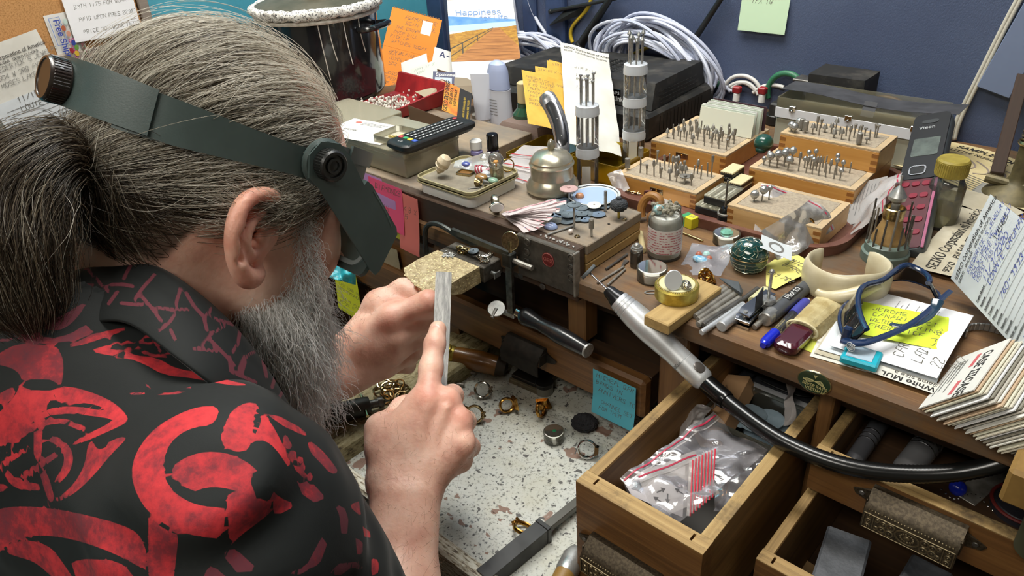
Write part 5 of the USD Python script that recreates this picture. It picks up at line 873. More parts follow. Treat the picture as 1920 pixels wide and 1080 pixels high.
part('crust',crust,PM('plaster_crust','#d9d6cf',.9,var='#3b3c42',vs=420,vlo=.53,vhi=.60,bump=.6,bs=600),pot,label='chalky white crust around the lid rim'); part('crust_ring',torus(PR + .0035,.004,60,8),plaster,pot); stage.GetPrimAtPath(pot + '/crust_ring'); UsdGeom.Xformable(stage.GetPrimAtPath(pot + '/crust_ring')).AddTranslateOp().Set(Gf.Vec3d(0,0,.1485))
part('knob',cat(lathe([(0,.18),(.034,.182),(.035,.188),(.018,.192),(.016,.206),(.024,.212),(.024,.222),(.012,.228),(0,.228)],30)),PM('knob_black','#161616',.35),pot)
for sx,ang in ((1,20),(1,200)): hx = rot(rz=ang); part('handle',T(tube(spline([(PR - .002,-.03,.125),(PR + .022,-.028,.128),(PR + .034,0,.130),(PR + .022,.028,.128),(PR - .002,.03,.125)],26),.0055,10),R=hx),enamel,pot)
rg = random.Random(7); part('drips',cat(*[tube(spline([((PR + .001) * math.cos(q),(PR + .001) * math.sin(q),.15),((PR + .0012) * math.cos(q + .02),(PR + .0012) * math.sin(q + .02),.10),((PR + .001) * math.cos(q + .05),(PR + .001) * math.sin(q + .05),.15 - rg.uniform(.06,.12))],14),.0009,5) for q in (-.2,-.45,-.62,.1)]),plaster,pot,label='white drip lines')
# orange notebook page, brochure, cards in the back corner
A,R,w,h = stand((736,13,1.62),(829,38,1.60),(698,167,1.56)); t = note('notebook_page','bright orange spiral-torn notebook page standing in the corner behind the pot','note',A,R,w,h,PM('paper_orange','#dd8127',.8),[(['ADAM/STEVE','SEAN & LEE'],.0085,.030,-.012,1),(['THE CROWN','OVER BILL','PICK UP','WATCHES TODAY','','JAY BLAINE'],.0072,.010,-.042,2),(['DUTY','JOYCE PEARL','502-925-1','','JOSEPH LEE','FRED SMITH','OF SPOKE','BENEZ'],.0070,.014,-.108,3)])
part('spiral_tear',T(cat(*[bx(.003,.004,.0005,(.004 + k * .0062,.001,0),.0001) for k in range(17)])),PM('paper_orange_edge','#7d5a3c',.9),t); part('label',ink(bx(.022,.034,.0002,(.082,-.030,0),.0001)),cardstock,t); part('fold_line',ink(bx(w,.0006,.0001,(.05,-.098,0),.00005)),PM('fold','#b3641c',.9),t)
A,R,w,h = stand((838,1,1.56),(961,-2,1.535),(851,175,1.44)); t = thing('brochure','brochure with a boardwalk beach picture and the word Happiness in the corner','brochure',A,R=R)
part('sheet',sheet(w,h,t=.0008),cardstock,t); Lb = lambda P,m,k,n: part(n,ext(Polygon(P),.0001,.0009 + k * .00005),m,t)
sB = w / .150; Lb0 = Lb; Lb = lambda P,m,k,n: Lb0([(x * sB,y * sB) for x,y in P],m,k,n); w = .150; Lb([(0,-.052),(w,-.066),(w,-.075),(0,-.085)],PM('print_sky','#4a83c4',.5,var='#6d9bd0',vs=30),0,'sky'); Lb([(0,-.082),(w,-.072),(w,-.092),(0,-.100)],PM('print_sky_low','#a9c9e6',.5),1,'sky_low')
Lb([(0,-.108),(.05,-.098),(.10,-.092),(w,-.086),(w,-.19),(0,-.19)],PM('print_grass','#b98a2f',.6,var='#8c5f1c',vs=90,stretch=(1,2,1)),2,'dunes'); Lb([(.004,-.19),(.098,-.092),(.112,-.092),(w,-.150),(w,-.19)],PM('print_boards','#b4793f',.6,var='#8f5a2b',vs=60,stretch=(.3,3,1)),3,'boardwalk')
for k in range(9): y = -.098 - k * .0095; Lb([(.098 - k * .0095,y),(.112 + k * .005,y),(.112 + k * .005,y - .0008),(.098 - k * .0095,y - .0008)],PM('print_line','#6a4220',.7),4,'board_line')
for p in (((0,-.150),(.098,-.090),(.098,-.0915),(0,-.154)),((0,-.172),(.098,-.094),(.098,-.0955),(0,-.175)),((.025,-.135),(.028,-.133),(.028,-.165),(.025,-.168)),((.06,-.114),(.062,-.113),(.062,-.130),(.06,-.132)),((.085,-.099),(.0865,-.098),(.0865,-.108),(.085,-.109))): Lb(p,PM('print_rail','#4d4436',.7),5,'rail')
part('title',cat(T(text('Happiness',.0165 * sB,.016 * sB,-.050 * sB,False,0,.92),(0,0,.0014)),T(text('for Life',.0150 * sB,.070 * sB,-.068 * sB,False,0,.92),(0,0,.0014))),PM('print_title','#6f8fbf',.6),t)
cards = [((752,118,1.50),(800,100,1.52),(758,195,1.44),'blank white card at the left of the card cluster',cardstock,None),((770,130,1.46),(818,112,1.48),(772,168,1.44),'pale green striped appointment card in the card cluster',PM('card_green','#cbd3c3',.6),['APPT 12-2','JOHN']),((815,88,1.52),(848,98,1.52),(808,126,1.5),'white A to Z card sticking out of the card cluster',cardstock,None)]
for a_, b_, c_, lb, m, wr in cards:
    A,R,w,h = stand(a_,b_,c_); t = note('note_card',lb,'card',A,R,max(w,.05),max(h,.05),m,[(wr,.006,.006,-.006,4)] if wr else None,wm=inkgrey)
    if 'A to Z' in lb: part('lettering',ink(text('A-Z',.013,.012,-.02,True)),PM('inknavy','#27305a',.7),t)
A,R,w,h = stand((812,134,1.40),(850,136,1.40),(810,176,1.38)); t = thing('identity_card','identity card with a small portrait and the word Spokane','identity card',A,R=R); part('card',sheet(.042,.052),PM('card_navy','#262c52',.5),t); part('photo_panel',ink(b2((.004,-.046,0),(.036,-.013,.0002))),PM('photo_grey','#a9b3bd',.5),t)
part('portrait',ink(cat(T(cyl(.0055,.0001,18),(.018,-.024,.0002),s=(1,1.25,1)),)),PM('photo_skin','#c99a80',.6),t); part('portrait_hair',ink(ext(Point(.018,-.0265).buffer(.0088).difference(Point(.018,-.026).buffer(.0056)),.0001,.0002)),PM('photo_hair','#5d3a28',.6),t); part('portrait_coat',ink(ext(Polygon([(.008,-.046),(.011,-.036),(.025,-.036),(.029,-.046)]),.0001,.0002)),PM('photo_coat','#b8382f',.6),t); part('lettering',ink(text('Spokane',.0065,.005,-.0095,True)),cardstock,t)
A,R,w,h = stand((852,145,1.38),(905,180,1.34),(845,205,1.30)); solo('brown_paper',hull([(0,0,0),(.06,-.02,.01),(.07,-.055,.02),(-.005,-.06,.012),(.02,.005,.01),(.04,-.03,.03)]),PM('kraft_paper','#8d7f6b',.85),'folded grey brown paper wad behind the flyer card','paper',A,R=R); solo('brown_paper',hull([(0,0,0),(.07,-.005,.01),(.06,-.035,.02),(.01,-.05,.012),(.03,-.02,.03)]),PM('kraft_paper_light','#a0957d',.85),'crumpled beige paper strip left of the flyer card','paper',*stand((778,172,1.33),(830,190,1.30),(790,205,1.28))[:1],R=stand((778,172,1.33),(830,190,1.30),(790,205,1.28))[1])
# tubes and bottles beside the brochure
lav = PM('lavender_plastic', '#a9b5d6', .3, coat=.3); wht = PM('tube_white', '#cdd0da', .4)
q = at(940,238,ZB); t = thing('deodorant','white bottle with a lavender dome cap beside the brochure','bottle',q); part('body',T(lathe([(0,0),(.021,0),(.022,.004),(.020,.062),(.0205,.068),(0,.068)],28),s=(1.15,.8,1)),wht,t); part('cap',T(lathe([(0,.068),(.0205,.069),(.0185,.098),(.014,.110),(.006,.115),(0,.1155)],28),s=(1.1,.8,1)),lav,t); part('label_print',T(rules(.018,6,.005,0,0,.0012),(-.009,-.0168,.052),FY),inkgrey,t)
q = at(908,240,ZB); t = thing('squeeze_tube','white squeeze tube standing left of the lavender-capped bottle','tube',q,rz=30); part('tube',hull([(x,y,z) for x,y,z in ((-.017,-.002,.095),(.017,-.002,.095),(-.017,.002,.095),(.017,.002,.095))] + [(.014 * math.cos(a),.014 * math.sin(a),.018) for a in np.linspace(0,6,12)]),wht,t); part('cap',cyl(.012,.018,20),white_plastic,t)
q = at(905,222,ZB + .0); solo('thimble',cyl(.011,.018,24),steel_dull,'small grey metal thimble at the foot of the brochure','thimble',at(897,232,ZB))
q = at(985,262,ZB); t = thing('glass_bottle','dark green bottle with a cream cap behind the yellow envelopes','bottle',q); part('body',lathe([(0,0),(.019,0),(.020,.004),(.019,.045),(.010,.056),(.010,.062),(0,.062)],24),PM('bottle_green','#274a35',.15,coat=.5),t); part('cap',cyl(.0095,.035,20,.062,.002),PM('cap_cream','#c9b98c',.5),t)
fl,rz_,w = ff((880,268),(940,292),ZS); t = thing('jewel_box','brown leatherette hinged jewel box behind the nail polish','jewel box',(-.775,.875,ZB),rz=2); part('base',bx(.085,.075,.020,(0,0,.0102),.003),PM('leather_brown','#5f4a43',.55,bump=.3,bs=500),t); part('lid',hull([(x,y,z) for x,y,z in ((-.0425,-.0375,.021),(.0425,-.0375,.021),(-.0425,.0375,.021),(.0425,.0375,.021),(-.036,-.031,.040),(.036,-.031,.040),(-.036,.031,.040),(.036,.031,.040),(-.0425,-.0375,.030),(.0425,-.0375,.030),(-.0425,.0375,.030),(.0425,.0375,.030))]),PM('leather_brown_dusty','#77645b',.6,bump=.3,bs=500),t)
t = thing('nail_polish','small bottle with a tall black cap behind the foil packet','bottle',at(925,290,ZS)); part('bottle',cyl(.009,.008,20,0,.002),PM('polish_dark','#3a3040',.2),t); part('cap',cyl(.0085,.024,22,.008,.0015),black_gloss,t)
t = thing('glue_bottle','small bottle with a white cap beside the black-capped bottle','bottle',at(894,290,ZS)); part('bottle',cyl(.009,.008,20,0,.002),PM('glue_violet','#8d86b8',.3),t); part('cap',cyl(.0088,.015,22,.008,.002),white_plastic,t)
A,R,w,h = stand((862,262,1.20),(890,272,1.19),(862,300,1.17)); t = note('price_tag','small printed price tag behind the storage box','tag',A,R,.034,.034,cardstock,[(['WAS NEXT','CUT'],.004,.003,-.004,3)]); A,R,w,h = stand((885,224,1.24),(912,262,1.21),(862,232,1.20)); t = note('slip_of_paper','white slip with violet corner between the remote and the jewel box','paper',A,R,.040,.028,paper_cool,[(['COST','18K'],.006,.004,-.004,3)]); part('violet_print',ink(ext(Polygon([(.022,0),(.040,0),(.040,-.024)]),.0001)),PM('print_violet','#6a559c',.6),t)
# tin of stones on the slab
lx0,lx1,ly0,ly1 = -.719,-.612,.576,.640; t = thing('lidded_tub','white plastic tub with a yellowed clear lid used as a tray of stones','tub',((lx0 + lx1) / 2,(ly0 + ly1) / 2 + .012,ZS)); w,d = lx1 - lx0,ly1 - ly0 + .03
part('base',ext(rrect(w - .008,d - .008,.010),.017),white_plastic,t); part('lid',cat(ext(rrect(w,d,.013),.0015,.0174),ext(rrect(w,d,.013).difference(rrect(w - .004,d - .004,.011)),.0065,.0158),ext(rrect(w + .002,d + .002,.014).difference(rrect(w - .002,d - .002,.012)),.0016,.0154)),PM('lid_yellowed','#a39a74',.45,var='#8b8264',vs=60),t); part('dust',ext(rrect(w - .012,d - .012,.008),.0003,.0189),PM('tub_dust','#857d6d',.8,var='#6d6557',vs=60),t); zl_ = ZS + .0193
def on_lid(px, py): return at(px, py, zl_)
sh = lathe([(0,0),(.0065,.004),(.0095,.011),(.0080,.017),(.0092,.0175),(.0055,.024),(.0062,.0245),(.003,.029),(0,.033)],24); solo('seashell',T(sh,R=rot(ry=200)),PM('shell_cream','#d3c5ab',.5,var='#b9a684',vs=120),'cream pointed seashell on the tub lid','shell',on_lid(843,333) + (0,0,.031),R=rot(ry=12,rz=20))
t = thing('framed_gem','gold-rimmed rectangular amber pendant on the tub lid','pendant',on_lid(873,326),rz=12); part('frame',ext(rrect(.022,.015,.002).difference(rrect(.019,.012,.0015)),.003),palegold,t); part('amber',ext(rrect(.0188,.0118,.0015),.0016),PM('amber','#8a5f2c',.2,var='#5f4a2c',vs=160),t)
t = thing('glitter_globe','tiny clear globe on a glittery silver cylinder on the tub lid','trinket',on_lid(932,334)); part('cylinder',cyl(.0088,.016,26),PM('glitter_silver','#b5ad95',.3,.8,var='#7f7862',vs=700),t); part('globe',ball(.0102,(0,0,.0245),3),CLEAR('globe_glass',(1,1,1),.05,(1,1,1),.03,1.5),t); part('flower',cat(cyl(.0012,.006,8,.0165),T(ball(.0034,(0,0,.0225),2,(1,1,.6)))),PM('flower_orange','#c78a35',.4),t)
solo('hoop_earring',T(torus(.0082,.0008,30,6),(0,0,.009),rot(rx=80)),gold,'gold hoop standing beside the clear globe','earring',on_lid(953,322),rz=60)
fo = sheet(.052,.030,lambda X,Y: .004 + .006 * (meshkit.noise(np.stack([X * 90,Y * 90,X * 0],-1),3)),.0003,26,16); solo('foil_packet',fo,foilbag,'crinkled white and lilac foil packet at the back of the tub lid','packet',on_lid(856,306),R=frame((1,.6,.25),(0,-.5,.8)),smooth=20)
for px,py,c,r,lb in ((874,312,'#4a5390',.006,'dark blue bead behind the framed pendant'),(887,309,'#b1a3d6',.0065,'lilac bead below the foil packet'),(916,336,'#6d7274',.0055,'grey pebble in front of the clear globe'),(925,343,'#7d9c86',.0065,'pale green flat stone at the front of the tub lid'),(903,338,'#8d6a3c',.008,'brown agate stone in the middle of the tub lid'),(912,330,'#b9bcc0',.0065,'pale grey pebble behind the agate')): solo('pebble',T(ball(r,(0,0,r * .55),2,(1.1,.9,.55))),PM('peb_' + c[1:],c,.2,coat=.4),lb,'stone',on_lid(px,py))
t = thing('wrapped_sweet','pink and white striped twisted wrapper on the tub lid','wrapper',on_lid(901,326),rz=25); part('candy',T(ball(.0065,(0,0,.0055),2,(1.3,.8,.8))),PM('stripe_white','#dcd4d2',.35),t); part('stripe',cat(*[T(torus(.0056,.0010,20,6),(x,0,.0055),rot(ry=70)) for x in (-.004,0,.004)]),PM('stripe_red','#9c3345',.35),t); part('twist',hull([(.007,-.001,.005),(.007,.001,.006),(.016,-.006,.010),(.016,.006,.004),(.016,0,.012)]),PM('stripe_pink','#b8848c',.35),t)
for k,(px,py) in enumerate(((896,348),(908,350))): solo('shell_earring',cat(*[T(torus(.0052 - i * .0007,.0009,16,6),(i * .0012,0,.0045),rot(ry=80)) for i in range(5)]),palegold if k == 0 else silver,['gold ribbed shell earring at the front of the tub lid','silver ribbed shell earring at the front of the tub lid'][k],'earring',on_lid(px,py),rz=40 * k)
solo('metal_pin',rod((0,0,0),(.016,0,0),.0007),steel_dark,'thin dark pin at the front edge of the tub lid','pin',on_lid(878,355) + (0,0,.0008),rz=50)
# tall tubes of burs, oil jar with penknife, yellow trays and envelopes
lampm = PM('pewter', '#bcb6a3', .28, .75, var='#a49e8c', vs=40)
jar = thing('oil_jar','squat silver oil burner with a domed lid on the slab','jar',at(1036,357,ZS)); part('body',lathe([(0,0),(.030,0),(.0335,.004),(.0335,.011),(.029,.018),(.0275,.020),(.0275,.036),(0,.036)],44),lampm,jar); part('lid',lathe([(0,.0362),(.0285,.0362),(.029,.038),(.027,.0405),(.027,.043),(.022,.050),(.012,.054),(.004,.056),(.0045,.058),(.0052,.062),(.0035,.067),(.0012,.069),(0,.069)],44),PM('pewter_bright','#c4bda8',.24,.75,var='#aaa38e',vs=40),jar)
ka,kb = atd(1062,362,.955),atd(1054,288,.965); kc = atd(1020,176,.985); kn = thing('pocket_knife','silver-handled folding knife standing in front of the oil jar','knife',ka); sp_ = spline([kb - ka,atd(1052,250,.97) - ka,atd(1040,210,.978) - ka,kc - ka],30); part('handle',tube(sp_,np.interp(np.linspace(0,1,30),[0,.06,.5,.93,1],[.0070,.0092,.0112,.0116,.0075]),14,flat=.42,up=ray(1040,240)),PM('knife_steel','#9a9a9d',.22,.8,rvar=.1,vs=60),kn)
part('scale',tube(sp_[3:27] - ray(1040,240) * .0028,np.interp(np.linspace(0,1,24),[0,.1,.9,1],[.004,.0076,.0088,.004]),10,flat=.3,up=ray(1040,240)),PM('knife_scale','#5d5d60',.2,.9),kn); bd_ = lambda P: hull([p for q in P for p in (q - ka,q - ka + ray(1060,330) * .0016)])
part('blade',bd_([atd(1050,290,.962),atd(1058,292,.962),atd(1054,320,.960),atd(1052,362,.956),atd(1062,362,.956)]),steel,kn); part('blade',bd_([atd(1060,292,.962),atd(1068,306,.961),atd(1064,330,.960),atd(1060,345,.958)]),steel_dull,kn,label='small serrated screwdriver blade'); part('rivet',cat(*[ball(.0009,sp_[k] - ray(1040,240) * .0052,1) for k in (8,16)]),chrome,kn)
tubeglass = CLEAR('tube_clear',(.97,.97,.97),.05,lin('#cfd4d8'),.08,1.45); capm = PM('tube_cap','#d3d7dc',.35,trans=.15)
bur_p = {}
def tall_tube(label, px, py, segs, r, sharp):
    z = ZB; t = thing('bur_tube', label, 'tube', at(px, py, z)); z = 0
    for k, hgt in enumerate(segs):
        part('tube',lathe([(r,z),(r,z + hgt)],30),tubeglass,t); part('cap',lathe([(0,z + hgt - .002),(r + .0009,z + hgt - .002),(r + .0009,z + hgt + .005),(r + .0003,z + hgt + .006),(r + .0003,z + hgt + .011),(r - .002,z + hgt + .012),(0,z + hgt + .012)],30),capm,t); z += hgt + .0122
        rg = random.Random(k + px)
        for b in range(6 if k else (0 if not sharp else 6)):
            a = b * math.tau / 6; rr = r * .55; h = min(hgt * .85,.044); part('loose_bur',cat(T(cyl(.0013,h,8),(rr * math.cos(a),rr * math.sin(a),z - hgt - .0122 + .0015)),T(lathe([(0,0),(.0026,.0015),(0,.005)],10),(rr * math.cos(a),rr * math.sin(a),z - hgt - .0122 + h)) if sharp else None),steel,t)
    for b in range(6 + sharp):
        a = b * math.tau / (6 + sharp); h = .030 + .012 * ((b * 5) % 3) / 3; x,y = r * .6 * math.cos(a),r * .6 * math.sin(a)
        hd = lathe([(0,0),(.0032,.0015),(.0030,.0035),(.0004,.0075),(0,.0076)],12) if sharp else lathe([(0,0),(.0022,.0004),(.0026,.0022),(0,.0022)],12); bb = part('standing_bur',T(cyl(.0013,h,8),(x,y,z - .0002)),steel,t); part('head',T(hd,(x,y,z + h - .0004)),steel,bb)
    part('paper_label',T(b2((-.006,-r - .0004,.012),(.006,-r,.040),.0001),R=rot(rz=30)),cardstock,t)
tall_tube('clear stacked tube of flat-headed burs, the nearer and left one behind the slab',1102,355,(.052,.046),.0152,0); tall_tube('clear stacked tube of cone-headed burs, the right one standing before the modem',1187,306,(.042,.037,.034),.0162,1)
yel = CLEAR('tray_yellow', (.86, .74, .18), .3, lin('#ad8f1c'), .12)
for lb,px0,py0,w,d,h in (('yellow clear plastic tray behind the tall tube',1068,328,.085,.085,.030),('yellow clear plastic tray of zip bags left of the oil jar',948,322,.085,.10,.030)): p = at(px0,py0,ZB); t = thing('plastic_tray',lb,'tray',(p[0] + w / 2,p[1] + d / 2,ZB + .0002)); part('tray',tray(w,d,h,.0016,.006),yel,t)
for k in range(3): p = at(958 + k * 8,312 - k * 14,ZB + .034); t = thing('zip_bag',['cloudy zip bag lying on the left yellow tray, nearest the tub','cloudy zip bag in the middle of the left yellow tray','cloudy zip bag at the back of the left yellow tray'][k],'zip bag',p + (0,.01,.003 * k),rz=8 * k); part('film',sheet(.072,.05,lambda X,Y: .004 * meshkit.noise(np.stack([X * 60,Y * 60,X * 0 + k],-1),3),.0002,14,10),bag_fog,t,smooth=20); part('seal',bx(.07,.0014,.0008,(.036,-.044,.0035),.0002),PM('seal_red','#b8363f',.5),t)
for k,(a_,b_,c_) in enumerate((((978,131,1.16),(1059,152,1.13),(990,232,1.10)),((1003,124,1.19),(1074,140,1.17),(1010,225,1.13)),((1025,113,1.22),(1098,132,1.20),(1030,215,1.16)),((1029,112,1.235),(1100,134,1.215),(1034,215,1.175)))):
    A,R,w,h = stand(a_,b_,c_); note('coin_envelope',['manila coin envelope with the most writing, front of the row','manila coin envelope second from the front','manila coin envelope third from the front','manila coin envelope at the back of the row'][k],'envelope',A,R,w,h,PM('manila','#d6ab49',.75,var='#c99d3d',vs=30),[(['FREDERICK\'S (NWR)','SOME SILVER','2 OZ CHAIN','ITEMS 1/4CT','TANZANITE','MAY OF N','SHANK-','FREDERICKS'],.0052,.004,-.012,7)] if k == 0 else [(['STRIKE KING'],.005,.004,-.004,k)],bend=lambda X,Y: .0012 * np.sin(X * 60))
A,R,w,h = stand((1050,80,1.24),(1140,104,1.22),(1062,270,1.08)); bf = lambda X,Y: .0035 * meshkit.noise(np.stack([X * 45,Y * 45,X * 0],-1),8); t = thing('repair_envelope','crumpled white watch repair envelope standing before the modem','envelope',A,R=R); part('sheet',sheet(w,h,bf,.0003,22,30),paper,t,smooth=True); part('printing',ink(cat(text('SEIKO Corporation of America',w * .062,w * .06,-.014,sx=.85),text('SEIKO    PULSAR',w * .040,w * .06,-.022),text('SEIKO CLOCKS',w * .042,w * .52,-.023)),bf,.0007),inkblack,t); part('handwriting',ink(T(scrawl(['JIM 2-14','','1 CROWN','REMOVE','','1/19'],.006,.0005,4),(.02,-.06,0)),bf,.0007),inkpencil,t)
t = thing('box_cutter','blue plastic box cutter standing beside the tall clear tube','cutter',at(1070,300,ZB),R=frame(RC[0],(0,.2,1))); part('shell',hull([(x,y,z) for x,y,z in ((-.010,0,0),(.012,0,0),(-.009,0,.030),(-.002,0,.040),(.014,0,.036),(-.010,.012,0),(.012,.012,0),(-.009,.012,.030),(-.002,.012,.040),(.014,.012,.036))]),PM('cutter_blue','#2f4a86',.4),t); part('insert',bx(.012,.002,.026,(.004,-.0012,.016),.0008),PM('cutter_pale','#7fb0cf',.3),t)
# ------------------------------------------------------------------ the right hand part of the bench: boxes of burs, tray, electronics
ztr = ZB + .0024; trm = PM('tray_brown', '#5b352b', .45, var='#6f4a3c', vs=40, coat=.2)
t = thing('serving_tray','long reddish brown tray with a raised rim under the wooden bur boxes','tray',(-.392,.90,ZB + .0002)); o_,i_ = rrect(.315,.288,.05,8),rrect(.303,.276,.045,8); part('base',ext(i_.buffer(.001),.002),trm,t); part('rim',cat(ext(o_.difference(i_),.0115),T(ext(o_.buffer(.0012).difference(i_.buffer(-.0012)),.0024),(0,0,.0105))),trm,t)
holes = PM('bur_dust', '#a89a85', .85, var='#8d8070', vs=300, vlo=.4, vhi=.7)
def bur_box(label, x0, x1, y0, y1, z0, z1, clasp=None, orange=True):
    t = thing('bur_box',label,'wooden box',((x0 + x1) / 2,(y0 + y1) / 2,z0)); w,d,h = x1 - x0,y1 - y0,z1 - z0
    part('body',bx(w,d,h - .0022,(0,0,(h - .0022) / 2),.0008),box_orange if orange else maple,t); part('rim',cat(ext(sbox(-w / 2,-d / 2,w / 2,d / 2).difference(sbox(-w / 2 + .008,-d / 2 + .007,w / 2 - .008,d / 2 - .007)),.0021,h - .0021)),maple_top,t,label='pale sanded rim'); part('bur_board',bx(w - .0165,d - .0145,.0028,(0,0,h - .0012),.0006),holes,t)
    for sx in (-1, 1):
        for k in range(3): part('finger_joint',bx(.0085,.0004,h * .17,(sx * (w / 2 - .0045),-d / 2 - .0001,h * (.16 + .29 * k)),.0001),PM('joint_end','#8d5a25',.5),t)
    if clasp is not None: c = part('clasp',bx(.020,.0012,.008,(clasp,-d / 2 - .0005,h * .52),.0004),palegold,t); part('button',T(ball(.0018,s=(1,.6,1)),(clasp,-d / 2 - .0014,h * .55)),gold,c); part('pin',cat(*[ball(.0008,(clasp + s * .0075,-d / 2 - .0012,h * .52),1) for s in (-1,1)]),steel_dark,c)
    return t
A_box = bur_box('upper left wooden bur box with index cards standing in its back half',-.574,-.451,.916,1.050,ztr,.982,-.008); B_box = bur_box('lower left wooden bur box with a clasp, in front of the other left box',-.551,-.427,.794,.868,ztr,.975,.003)
D_box = bur_box('middle right wooden box with round-headed burs under the topmost box',-.408,-.268,.900,1.034,ztr,.981); C_box = bur_box('topmost wooden bur box on the right, standing on another box',-.398,-.266,.964,1.030,.9812,1.012); E_box = bur_box('lowest right wooden bur box half hidden by plastic bags',-.374,-.258,.775,.860,ztr,.981,None,False)
bprof = {'bud': [(0,0),(.0017,.001),(.0023,.004),(.0015,.009),(0,.011)],'cyl': [(0,0),(.0018,.0003),(.0020,.008),(.0016,.009),(0,.009)],'inv': [(0,0),(.0012,0),(.0022,.006),(.0018,.007),(0,.007)],'wheel': [(0,0),(.0022,.0002),(.0026,.0012),(.0022,.0024),(0,.0024)],'ball': [(0,0),(.0019,.0006),(.0031,.0025),(.0032,.0035),(.0026,.0055),(.0012,.0067),(0,.007)],'big': [(0,0),(.003,.001),(.0052,.0042),(.0054,.0058),(.0042,.0090),(.002,.0108),(0,.0112)],'disc': [(0,0),(.0020,0),(.0072,.0008),(.0078,.0024),(.002,.0032),(0,.0032)],'cone': [(0,0),(.0034,.0002),(.0020,.005),(0,.008)],'pin': [(0,0),(.0011,0),(.0008,.006),(0,.0065)],'barrel': [(0,0),(.0036,.0004),(.0036,.0135),(.0030,.014),(0,.014)],'paddle': [(0,0),(.0028,.0005),(.0030,.009),(.0026,.0095),(0,.0095)]}
bproto = {}
def bur(kind, loc, h, lab, grp, m=steel_dull):
    k = (kind, round(h, 3))
    if k not in bproto:
        t = thing('bur',lab,'bur',loc,group=grp); part('shank',cyl(.00095,h,8,0,.0001),steel_dull,t); hd = T(lathe(bprof[kind],14 if kind not in ('big','ball') else 18),(0,0,h - .0002)); part('head',hd,steel if kind in ('ball','big') else steel_dull,t,smooth=25); bproto[k] = t; return
    dup(bproto[k],loc,rg.uniform(0,360),R=rot(rg.uniform(-4,4),rg.uniform(-4,4),rg.uniform(0,360)),label=lab,group=grp)
rg = random.Random(12)
def fill(x0, x1, y0, y1, z, nx, ny, kinds, where, hs=(.008, .011, .014), miss=.15):
    for j in range(ny):
        for i in range(nx):
            if rg.random() < miss: continue
            bur(rg.choice(kinds),np.array([x0 + (x1 - x0) * (i + .5 + .18 * rg.uniform(-1,1)) / nx,y0 + (y1 - y0) * (j + .5) / ny,z]),rg.choice(hs),f'small steel bur standing in the {where}',f'small steel burs standing in the {where}')
sm_ = ['bud', 'cyl', 'inv', 'wheel', 'pin', 'cone', 'bud', 'pin']
fill(-.562,-.458,.928,.985,.9822,10,4,sm_,'upper left wooden box'); fill(-.530,-.440,.806,.858,.9752,8,4,sm_,'lower left wooden box',miss=.22)
fill(-.352,-.290,.912,.955,.9812,7,3,['ball','bud','pin','ball'],'middle right wooden box',(.010,.014,.017),.12); fill(-.366,-.285,.972,1.016,1.0122,8,3,sm_,'topmost wooden box',(.006,.009,.012),.25)
for k,(x,y) in enumerate(((-.395,.915),(-.386,.913),(-.376,.914),(-.392,.926),(-.381,.927),(-.371,.925),(-.388,.940),(-.377,.941),(-.367,.938),(-.398,.938),(-.361,.914))): bur('big' if k % 3 else 'ball',np.array([x,y,.9812]),(.006,.010,.014)[k % 3],'large round steel bur in the cluster at the left of the middle right box','large round burs clustered in the middle right box')
for k,(x,y) in enumerate(((-.388,.975),(-.378,.985),(-.382,.972),(-.370,.978),(-.386,.995))): bur(('big','barrel','big','barrel','big')[k],np.array([x,y,1.0122]),.003,'fat round-headed bur at the left end of the topmost box','fat burs at the left end of the topmost box')
for x,y,k,h,lb in ((-.545,.812,'barrel',.003,'fat grey barrel bur at the front left corner of the lower left box'),(-.541,.838,'barrel',.012,'tall fat barrel bur at the back left of the lower left box'),(-.457,.816,'disc',.008,'bur with a wide flat disc head in the lower left box'),(-.438,.852,'cyl',.022,'tallest bur, at the back right of the lower left box'),(-.490,.848,'paddle',.010,'bur with a pale paddle head at the back of the lower left box')): bur(k,np.array([x,y,.9752]),h,lb,None)
for x,y,k,h,lb in ((-.296,.972,'barrel',.002,'fat conical bur at the front right of the topmost box'),(-.286,1.008,'wheel',.016,'tall flat-headed bur at the right end of the topmost box')): bur(k,np.array([x,y,1.0122]),h,lb,None)
for x,y,k,h in ((-.352,.800,'big',.004),(-.345,.806,'big',.010),(-.340,.815,'ball',.012)): bur(k,np.array([x,y,.9812]),h,'round steel bur in the lowest right box beside the zip bag','round burs in the lowest right box')
cardm = [PM('index_card','#d6d6c4',.75),PM('index_card_green','#c7cfc0',.75),PM('index_card_white','#d9d9d3',.7)]
for k in range(9): solo('index_card',bx(.088,.0007,.034 + .002 * (k % 3),b=.0002),cardm[k % 3] if k < 8 else PM('index_divider','#4b3238',.6),'upright index card in the row behind the burs of the upper left box' if k < 8 else 'dark red divider behind the row of index cards','index card',(-.497 - .001 * (k % 4),.997 + k * .0052,.9826 + .017),R=rot(rx=-8 + k,rz=rg.uniform(-1.5,1.5)),group='index cards in the upper left box' if k < 8 else None)
